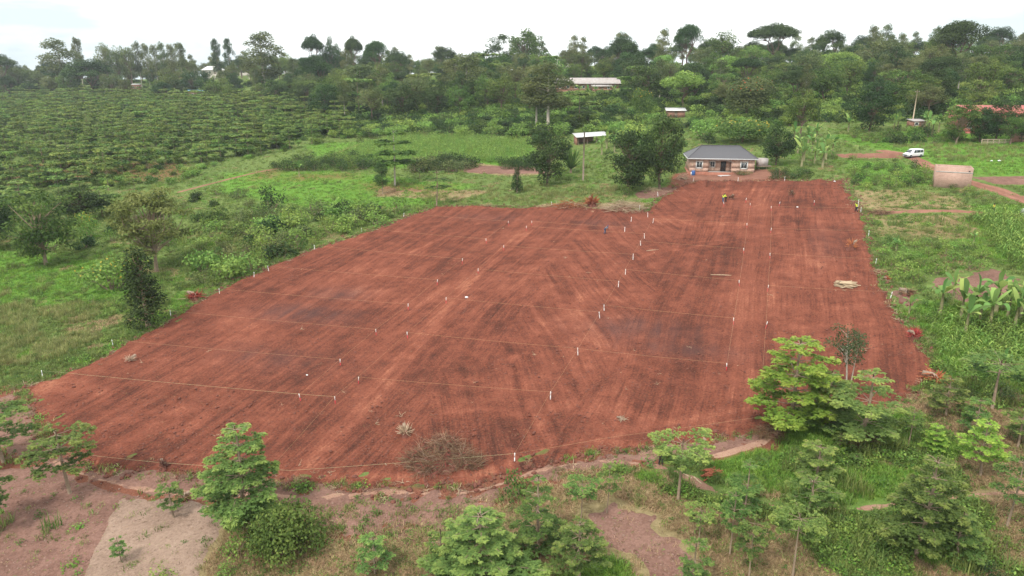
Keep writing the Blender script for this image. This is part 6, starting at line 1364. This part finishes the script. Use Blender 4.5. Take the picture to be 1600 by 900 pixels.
def string_(a, label, pale=False, sag=0.06):
    pts = []
    for k in range(len(a) - 1):
        p, q = np.array(a[k]), np.array(a[k + 1]); L = np.linalg.norm(q - p); n = max(3, int(L / 3))
        for t in np.linspace(0, 1, n, endpoint=(k == len(a) - 2)): pts.append(p + (q - p) * t - np.array([0, 0, sag * 4 * t * (1 - t) * min(1, L / 15)]))
    m = MB(); m.tube(pts, 0.0075, 4); tag(m.obj('survey_string', M['string_pale' if pale else 'string']), label, 'string', 'survey strings')
def pk(c, i): return PEG[c, i]
for i in range(8):
    ai = [0, 1, 2, 3, 5, 6, 7, 8][i]; a = [pk('A', ai), pk('B', i)]
    if i == 0: a.append(pk('C', 0))
    string_(a, ORD[i] + ' string across the left plots, from the grass edge to the left lane', i == 0)
for i, (a, b) in enumerate(((('C', 1), ('D', 1)), (('C', 2), ('D', 2)), (('C', 3), ('D', 3)), (('C', 4), ('D', 4)), (('C', 5), ('D', 5)), (('C', 6), ('D', 6)), (('C', 7), ('K', 0)))):
    string_([pk(*a), pk(*b)] + ([pk('E', 0)] if i == 1 else []), ORD[i] + ' string across the middle plots, right of the left lane')
for i, (a, b) in enumerate(((('H', 0), ('E', 1)), (('H', 1), ('E', 2)), (('H', 2), ('E', 3)), (('D', 7), ('E', 4)))): string_([pk(*a), pk(*b)], ORD[i] + ' string across the plots left of the right lane')
for i, (a, b) in enumerate(((('F', 1), ('G', 0)), (('F', 2), ('G', 1)), (('F', 3), ('G', 2)), (('F', 4), ('G', 3)))): string_([pk(*a), pk(*b)], ORD[i] + ' string across the plots right of the right lane')
fr = [at(40, 706) + Vector((0, 0, .5)), at(250, 732) + Vector((0, 0, .6)), at(455, 748) + Vector((0, 0, .8)), pk('D', 0)]
string_(fr, 'pale string along the near edge of the field', True); string_([pk('D', 0), at(960, 690) + Vector((0, 0, .5)), at(1190, 662) + Vector((0, 0, .7))], 'string from the nearest middle peg toward the lime tree')
string_([pk('B', i) for i in range(8)], 'long string down the left side of the left lane'); string_([at(420, 745) + Vector((0, 0, .6))] + [pk('C', i) for i in range(7)], 'long string down the right side of the left lane')
string_([pk('D', i) for i in range(8)], 'long string down the middle line of the field'); string_([pk('E', i) for i in range(6)], 'long string down the left side of the right lane'); string_([at(1190, 600) + Vector((0, 0, .7))] + [pk('F', i) for i in range(5)], 'long string down the right side of the right lane')

# ------------------------------------------------------------------ uprooted stumps, brush and log piles
M['brush'] = leaf_mat('brush_twigs', (0.06, 0.034, 0.022), (0.15, 0.085, 0.05), (0.27, 0.175, 0.10), 0.0); M['straw'] = leaf_mat('straw_twigs', (0.22, 0.16, 0.09), (0.36, 0.28, 0.17), (0.52, 0.43, 0.28), 0.0)
M['root_fresh'] = leaf_mat('fresh_red_roots', (0.19, 0.055, 0.03), (0.34, 0.10, 0.05), (0.46, 0.18, 0.09), 0.0); M['log_bark'] = plain('log_bark', (0.30, 0.22, 0.16), 0.9, 6, 0.35, 0.02)
def mound(mb, r, R, H, k=14, n=6):
    V = [];
    for i in range(n):
        f = i / (n - 1)
        for j in range(k): a = j * 2 * PI / k; q = R * (1 - f) ** 0.7 * r.uniform(0.8, 1.2); V.append((math.cos(a) * q, math.sin(a) * q * 0.75, H * (1 - (1 - f) ** 2) * r.uniform(0.85, 1.1) - 0.12))
    mb.add(V, [(i * k + j, i * k + (j + 1) % k, (i + 1) * k + (j + 1) % k, (i + 1) * k + j) for i in range(n - 1) for j in range(k)])
def sticks(mb, r, n, R, H, L, rad, flat=0.5, dome=True, lumps=None):
    R0_, H0_ = R, H
    for i in range(n):
        lx = ly = 0.0
        if lumps: lx, ly, k_ = lumps[i % len(lumps)]; R, H = R0_ * 0.55 * k_, H0_ * k_; lx, ly = lx * R0_, ly * R0_
        a = r.uniform(0, 2 * PI); q = R * math.sqrt(r.random()); o = np.array([math.cos(a) * q, math.sin(a) * q * 0.7, H * max(0.05, 1 - (q / R) ** 1.5) * r.uniform(0.3, 1.0) if dome else r.uniform(0, H)]) + np.array([lx, ly, 0])
        b = r.uniform(0, 2 * PI) if r.random() < 0.5 else a + r.normal() * 0.5; l = L * r.uniform(0.4, 1.2); d = np.array([math.cos(b), math.sin(b), r.uniform(-flat, flat)]); c = o + d * l * 0.5 + r.normal(size=3) * l * 0.1; e = o + d * l + np.array([0, 0, -0.15 * l]) + r.normal(size=3) * l * 0.08
        P = np.array([o, c, e]); P[:, 2] = np.maximum(P[:, 2], 0.02); mb.tube(P, [rad * r.uniform(0.6, 1.3), rad * 0.8, rad * 0.3], 4, tint=float(np.clip(r.normal(0.5, 0.28), 0, 1)), cap=False)
def stump(px, base, w, h, label, mt='root_fresh', seed=1, soil=True, rays=60, name='uprooted_stump'):
    r = np.random.default_rng(seed); P = at(px, base); k = pdepth(P) / FPX; R = 0.5 * w * k; H = h * k; o = thing(name, label, 'stump', P, r.uniform(0, 3))
    if soil: m = MB(); mound(m, r, R * 0.62, H * 0.6); m.obj('root_soil', M['clod'], o, True)
    t = MB(); t.tube([(0, 0, H * 0.3), (R * 0.3, R * 0.1, H * 0.62), (R * 0.75, R * 0.2, H * 0.7)], [R * 0.22, R * 0.2, R * 0.16], 8); t.obj('trunk_stub', M['log_bark'], o)
    m = MB()
    for i in range(rays):
        d = sph(r, 1)[0]; d[2] = abs(d[2]) * 1.1; q = np.array([0, 0, H * 0.3]) + d * np.array([R, R, H * 0.75]) * r.uniform(0.6, 1.1); m.tube([np.array([0, 0, H * 0.28]) + d * R * 0.15, (q + np.array([0, 0, H * .3])) * 0.5 + r.normal(size=3) * R * 0.08, q + r.normal(size=3) * R * .06], [R * 0.055, R * 0.04, R * 0.012], 4, tint=float(np.clip(r.normal(.5, .25), 0, 1)), cap=False)
    m.obj('roots', M[mt], o)
stump(925, 322, 30, 17, 'reddest root plate standing on the back edge of the field', 'root_fresh', 1, True, 110)
stump(1236, 308, 16, 13, 'dark uprooted stump beyond the right lane', 'brush', 2); stump(1330, 390, 26, 18, 'uprooted stump with red roots near the right field edge', 'root_fresh', 3); stump(1428, 530, 28, 20, 'orange root ball at the right field edge', 'root_fresh', 4, True, 100)
stump(1462, 596, 52, 16, 'spread red roots at the near right corner of the field', 'root_fresh', 5, True, 90); stump(634, 682, 34, 22, 'uprooted stump with pale root tips behind the brush pile', 'straw', 6, True, 80); stump(256, 734, 26, 20, 'small stump by the near left edge of the field', 'brush', 7)
stump(205, 566, 26, 12, 'dry split stump on the left part of the field', 'straw', 8, False, 30); stump(306, 468, 34, 16, 'stump with a fallen log on the left field edge', 'root_fresh', 9); stump(972, 658, 22, 10, 'flat stump with pale roots near the front of the field', 'straw', 10, True, 30)
stump(286, 782, 30, 16, 'brown earth ball beside the sapling on the pale plot', 'brush', 11); stump(1143, 312, 16, 10, 'dark roots just right of the bent worker pair', 'brush', 12); stump(1418, 462, 34, 14, 'brown brush heap right of the field edge', 'brush', 13); stump(1386, 438, 14, 7, 'small broken stump right of the log pile', 'root_fresh', 14)
stump(604, 730, 10, 7, 'tiny root lump left of the brush pile foot', 'root_fresh', 15, True, 20); stump(1104, 694, 22, 9, 'orange stump behind the umbrella shaped tree', 'root_fresh', 16)
def pile(px, base, w, h, label, parts, name='brush_pile', cat='brush pile', seed=1):
    r = np.random.default_rng(seed); P = at(px, base); k = pdepth(P) / FPX; R = 0.5 * w * k; H = h * k; o = thing(name, label, cat, P)
    for pn, mt, n, L, rad in parts:
        m = MB(); sticks(m, r, n, R, H, L, rad, 0.9 if w > 100 else 0.5, True, [(-.45, .1, .75), (.05, -.1, 1.0), (.5, .0, .8), (.1, .45, .9), (-.2, -.3, .6), (.75, -.2, .45)] if w > 100 else None); q = m.obj(pn, M[mt], o); tag(q, kind='stuff')
    m = MB(); mound(m, r, R * (0.8 if w > 100 else 0.5), H * (0.5 if w > 100 else 0.3)); m.obj('core', M['clod'], o, True)
pile(688, 724, 136, 28, 'largest tangled brush pile at the near edge of the field', [('twigs', 'brush', 3600, 1.0, 0.016), ('dry_stems', 'straw', 420, 1.1, 0.013), ('branches', 'root_brown', 30, 1.7, 0.03), ('soil_roots', 'root_fresh', 300, 0.9, 0.016)], seed=4)
pile(692, 700, 60, 30, 'upright dry twigs behind the largest brush pile', [('twigs', 'brush', 200, 1.2, 0.014), ('dry_stems', 'straw', 40, 1.3, 0.012)], seed=41)
pile(978, 327, 60, 16, 'pale heap of dry branches on the back edge of the field', [('twigs', 'straw', 380, 2.4, 0.03)], seed=5); pile(890, 323, 44, 10, 'low heap of red soil and branches left of the red roots', [('twigs', 'root_fresh', 120, 2.4, 0.05), ('dry_stems', 'straw', 60, 2.0, 0.04)], seed=6)
pile(1376, 334, 30, 7, 'grey brush heap at the end of the trench', [('twigs', 'brush', 200, 1.5, 0.03)], seed=7); pile(1345, 692, 60, 30, 'dry brush under the trees at the near right corner', [('twigs', 'brush', 260, 1.2, 0.016)], seed=8)
pile(1204, 680, 44, 16, 'brown brush at the foot of the lime tree', [('twigs', 'brush', 240, 1.2, 0.016)], seed=9); pile(1018, 298, 22, 7, 'small pale branch heap under the tall dark tree', [('twigs', 'straw', 80, 1.5, 0.03)], seed=10); pile(1066, 280, 14, 12, 'pale stump heap left of the blue drum', [('twigs', 'straw', 80, 1.2, 0.04)], seed=12)
def log_pile(px, base, w, n, label, mt, L, rad, seed, rows, ang, dep):
    r = np.random.default_rng(seed); P = at(px, base); o = thing('log_pile', label, 'log pile', P, ang); k = pdepth(P) / FPX; W = w * k
    lm = MB(); lm.tube([(-0.5, 0, 0), (0, 0.02, 0.01), (0.5, 0, 0)], [1, .95, .85], 7)
    me = lm.mesh('log', M[mt])
    for i in range(n):
        l = mkobj('log', me, o); q = i / n; lev = int(q * rows); l.location = (r.uniform(-.5, .5) * (W - L), (r.random() - .5) * dep * (1 - lev / rows * .6), rad * (1 + 1.7 * lev)); l.scale = (L * r.uniform(.7, 1.2), rad * r.uniform(.6, 1.2), rad * r.uniform(.6, 1.2)); l.rotation_euler = (0, r.normal() * .06, r.normal() * .25)
log_pile(1322, 448, 38, 44, 'pile of grey and tan logs near the right field edge', 'root_pale', 2.0, 0.09, 3, 4, -0.1, 1.9); log_pile(1110, 740, 44, 40, 'reddish firewood pile beside the umbrella shaped tree', 'root_red', 0.9, 0.06, 5, 3, 0.3, 1.4)
for i, (x, y, a, l) in enumerate(((1090, 752, 1.9, 1.1), (1074, 745, 2.2, .9), (290, 468, 0.2, 2.4), (1020, 392, 0.3, 2.2), (1130, 431, -.15, 3.4))):
    P = at(x, y); m = MB(); m.tube([(-l / 2, 0, .09), (0, .05, .12), (l / 2, 0, .09)], [.06, .06, .04], 6); tag(m.obj('loose_branch', M['root_pale'], None, loc=P, rotz=a), ['pale stick in front of the firewood pile', 'shorter pale stick left of the firewood pile', 'pale fallen log beside the left edge stump', 'greenish branch lying by the middle line', 'long thin branch lying left of the right lane'][i], 'branch')
def crumple(px, base, s, label, seed):
    r = np.random.default_rng(seed); c = clod(seed); P = at(px, base); V = c.V[0] * s * np.array([1.3, 1, .9]); c.V[0] = V * r.uniform(.85, 1.2, V.shape); tag(c.obj('plastic_bag', M['plastic_white'], None, loc=(P[0], P[1], P[2] + s * .35 + .08)), label, 'bag')
crumple(729, 467, 0.42, 'white plastic bag lying on the left middle plot', 1); crumple(1304, 285, 0.4, 'white bag at the back right corner of the field', 2); crumple(1246, 325, 0.3, 'small white bag beyond the right lane', 3); crumple(480, 588, .2, 'pale lump on the left plots near the second peg', 4); crumple(1549, 253, .45, 'left white bag in the meadow behind the brick building', 5); crumple(1561, 253, .5, 'right white bag in the meadow behind the brick building', 6)

# ------------------------------------------------------------------ people
for n_, c_ in (('skin', (0.10, 0.05, 0.032)), ('hair', (0.015, 0.012, 0.01)), ('hivis', (0.62, 0.72, 0.06)), ('denim', (0.07, 0.10, 0.17)), ('shirt_grey', (0.20, 0.24, 0.30)), ('cloth_dark', (0.025, 0.025, 0.03)), ('cloth_yellow', (0.62, 0.45, 0.05)), ('cap_blue', (0.05, 0.08, 0.2)), ('boot', (0.05, 0.035, 0.03))): M[n_] = plain('person_' + n_, c_, 0.8, 6, 0.15)
def skinned(name, J, E, Rr, material, parent):
    me = bpy.data.meshes.new(name); ks = list(J); me.from_pydata([tuple(J[k]) for k in ks], [(ks.index(a), ks.index(b)) for a, b in E], []); o = mkobj(name, me, parent)
    md = o.modifiers.new('skin', 'SKIN'); md.use_smooth_shade = True
    for i, k in enumerate(ks):
        sv = me.skin_vertices[0].data[i] if me.skin_vertices else None
        if sv is None: continue
        sv.radius = (Rr[k], Rr[k]) if np.isscalar(Rr[k]) else Rr[k]; sv.use_root = i == 0
    sb = o.modifiers.new('smooth', 'SUBSURF'); sb.levels = sb.render_levels = 1
    me.materials.append(material); return o
def person(px, base, label, heading, bend, arms, top, legs, hat=None, stride=0.12, h=1.68, spread=0.0):
    P = at(px, base); o = thing('person', label, 'person', (P[0], P[1], P[2] + 0.04), heading); o.scale = (h / 1.7,) * 3
    cb, sb = math.cos(bend), math.sin(bend); pel = np.array([0, 0, .92])
    def up(x, y, z): v = np.array([x, y, z - .92]); return pel + np.array([v[0], v[1] * cb - v[2] * sb, v[2] * cb + v[1] * sb])
    J = {'pelvis': pel, 'spine': up(0, 0, 1.12), 'chest': up(0, 0, 1.33), 'neck': up(0, 0, 1.48), 'head': up(0, -.02, 1.57), 'crown': up(0, -.01, 1.665), 'nose': up(0, -.115, 1.575)}
    E = [('pelvis', 'spine'), ('spine', 'chest'), ('chest', 'neck'), ('neck', 'head'), ('head', 'crown'), ('head', 'nose')]
    Rr = {'pelvis': (.15, .11), 'spine': (.13, .10), 'chest': (.16, .11), 'neck': .055, 'head': .088, 'crown': .075, 'nose': .016}
    for s, n in ((-1, 'l'), (1, 'r')):
        J['ear' + n] = up(s * .088, .0, 1.58); E.append(('head', 'ear' + n)); Rr['ear' + n] = .016
        sh = up(s * .19, 0, 1.42); el_d, wr_d = arms[0 if s < 0 else 1]
        el = sh + unit(np.array([s * .15 + el_d[0], el_d[1], el_d[2]])) * .29; wr = el + unit(np.array(wr_d, float)) * .26; dd = unit(np.array(wr_d, float)); pa = wr + dd * .07
        J.update({'sh' + n: sh, 'el' + n: el, 'wr' + n: wr, 'pa' + n: pa}); E += [('chest', 'sh' + n), ('sh' + n, 'el' + n), ('el' + n, 'wr' + n), ('wr' + n, 'pa' + n)]; Rr.update({'sh' + n: .065, 'el' + n: .045, 'wr' + n: .03, 'pa' + n: (.036, .02)})
        sd = unit(np.cross(dd, [0, 0.3, 1.0]))
        for i, (off, l) in enumerate(((-.027, .062), (-.009, .075), (.009, .07), (.027, .055))):
            k1, k2 = 'f%d%s' % (i, n), 'g%d%s' % (i, n); J[k1] = pa + sd * off + dd * l * .6; J[k2] = pa + sd * off + dd * l + np.array([0, -.015, -.01]); E += [('pa' + n, k1), (k1, k2)]; Rr[k1] = .009; Rr[k2] = .008
        J['t' + n] = wr + dd * .05 + sd * -.055; E.append(('wr' + n, 't' + n)); Rr['t' + n] = .01
        st = s * stride
        J.update({'hip' + n: np.array([s * .10, 0, .88]), 'kn' + n: np.array([s * (.11 + spread), -.06 - st * .5, .50]), 'an' + n: np.array([s * (.12 + spread), .03 - st, .09]), 'to' + n: np.array([s * (.14 + spread), -.15 - st, .035])})
        E += [('pelvis', 'hip' + n), ('hip' + n, 'kn' + n), ('kn' + n, 'an' + n), ('an' + n, 'to' + n)]; Rr.update({'hip' + n: .095, 'kn' + n: .062, 'an' + n: .042, 'to' + n: .035})
    skinned('body', J, E, Rr, M['skin'], o)
    def sub(name, keys, edges, grow, m_):
        return skinned(name, {k: J[k] for k in keys}, edges, {k: (Rr[k] + grow if np.isscalar(Rr[k]) else (Rr[k][0] + grow, Rr[k][1] + grow)) for k in keys}, m_, o)
    sub('top', ['chest', 'spine', 'pelvis', 'shl', 'shr', 'ell', 'elr'], [('pelvis', 'spine'), ('spine', 'chest'), ('chest', 'shl'), ('chest', 'shr'), ('shl', 'ell'), ('shr', 'elr')], .022, M[top])
    sub('trousers', ['pelvis', 'hipl', 'hipr', 'knl', 'knr', 'anl', 'anr'], [('pelvis', 'hipl'), ('pelvis', 'hipr'), ('hipl', 'knl'), ('hipr', 'knr'), ('knl', 'anl'), ('knr', 'anr')], .02, M[legs])
    for n in 'lr': sub('boot', ['an' + n, 'to' + n], [('an' + n, 'to' + n)], .018, M['boot'])
    hc = MB(); c = up(0, 0.01, 1.62); V = [c + np.array([math.cos(a) * math.cos(e) * .108, math.sin(a) * math.cos(e) * .115, math.sin(e) * .115]) for e in (0, .5, 1.0, 1.45) for a in np.arange(12) * PI / 6]
    hc.add(V, [(i * 12 + j, i * 12 + (j + 1) % 12, (i + 1) * 12 + (j + 1) % 12, (i + 1) * 12 + j) for i in range(3) for j in range(12)])
    if hat: V = [c + np.array([x, y, 0.0]) for x, y in ((-.09, -.09), (.09, -.09), (.07, -.2), (-.07, -.2))]; hc.add(V + [v + np.array([0, 0, .015]) for v in V], [(0, 3, 2, 1), (4, 5, 6, 7), (0, 1, 5, 4), (1, 2, 6, 5), (2, 3, 7, 6), (3, 0, 4, 7)])
    hc.obj('cap' if hat else 'hair', M[hat or 'hair'], o, True)
    ey = MB()
    for s in (-.033, .033): e = up(s, -.098, 1.60); ey.box(e[0] - .01, e[0] + .01, e[1] - .008, e[1] + .008, e[2] - .007, e[2] + .007)
    ey.obj('eyes', M['plastic_white'], o)
    return o
DN = ((0, -.1, -1), (0, -.25, -1)); FW = ((0, -.6, -.8), (0, -1, -.1)); LOW = ((0, -.4, -1), (0, -.3, -1)); UPA = ((.4, -.2, .5), (.2, -.3, 1))
person(1129.5, 317, 'worker in a lime vest at the back left, left of a pair', 2.6, 0.5, (LOW, FW), 'hivis', 'denim', None)
person(1134, 316, 'worker in a lime vest at the back left, right of a pair', 4.3, 0.45, (LOW, LOW), 'hivis', 'cloth_dark', None, 0.05)
person(945, 366, 'worker in grey and blue bending over the back middle plot', 1.2, 0.75, (LOW, LOW), 'shirt_grey', 'denim', 'cap_blue', 0.1)
person(1337.5, 332.5, 'worker in a lime vest and dark trousers at the right field edge', 3.6, 0.15, (FW, UPA), 'hivis', 'cloth_dark', None, 0.16)
person(1551, 334, 'person in a yellow top standing in the maize by the trench', 0.5, 0.0, (DN, DN), 'cloth_yellow', 'cloth_dark')
person(1032, 727, 'person in dark clothes standing behind the umbrella shaped tree', 0.4, 0.1, (DN, FW), 'cloth_dark', 'cloth_dark', None, 0.06)
r_s = MB(); P = at(1339.5, 331); r_s.tube([(0, 0, 0), (0.02, 0, 2.2)], 0.025, 6); tag(r_s.obj('ranging_pole', M['white_paint'], None, loc=P), 'white pole held by the worker at the right field edge', 'pole')

# ------------------------------------------------------------------ haze
hm, hn, hl, ho = mat('haze_air'); v = hn.new('ShaderNodeVolumePrincipled'); v.inputs['Color'].default_value = (0.86, 0.93, 1.0, 1); v.inputs['Density'].default_value = HAZE; v.inputs['Anisotropy'].default_value = 0.1
hl.new(v.outputs['Volume'], ho.inputs['Volume'])
b = MB(); b.box(-4300, 4300, -1200, 4900, -140, 86); tag(b.obj('haze', hm), 'thin pale haze over the land', kind='stuff')
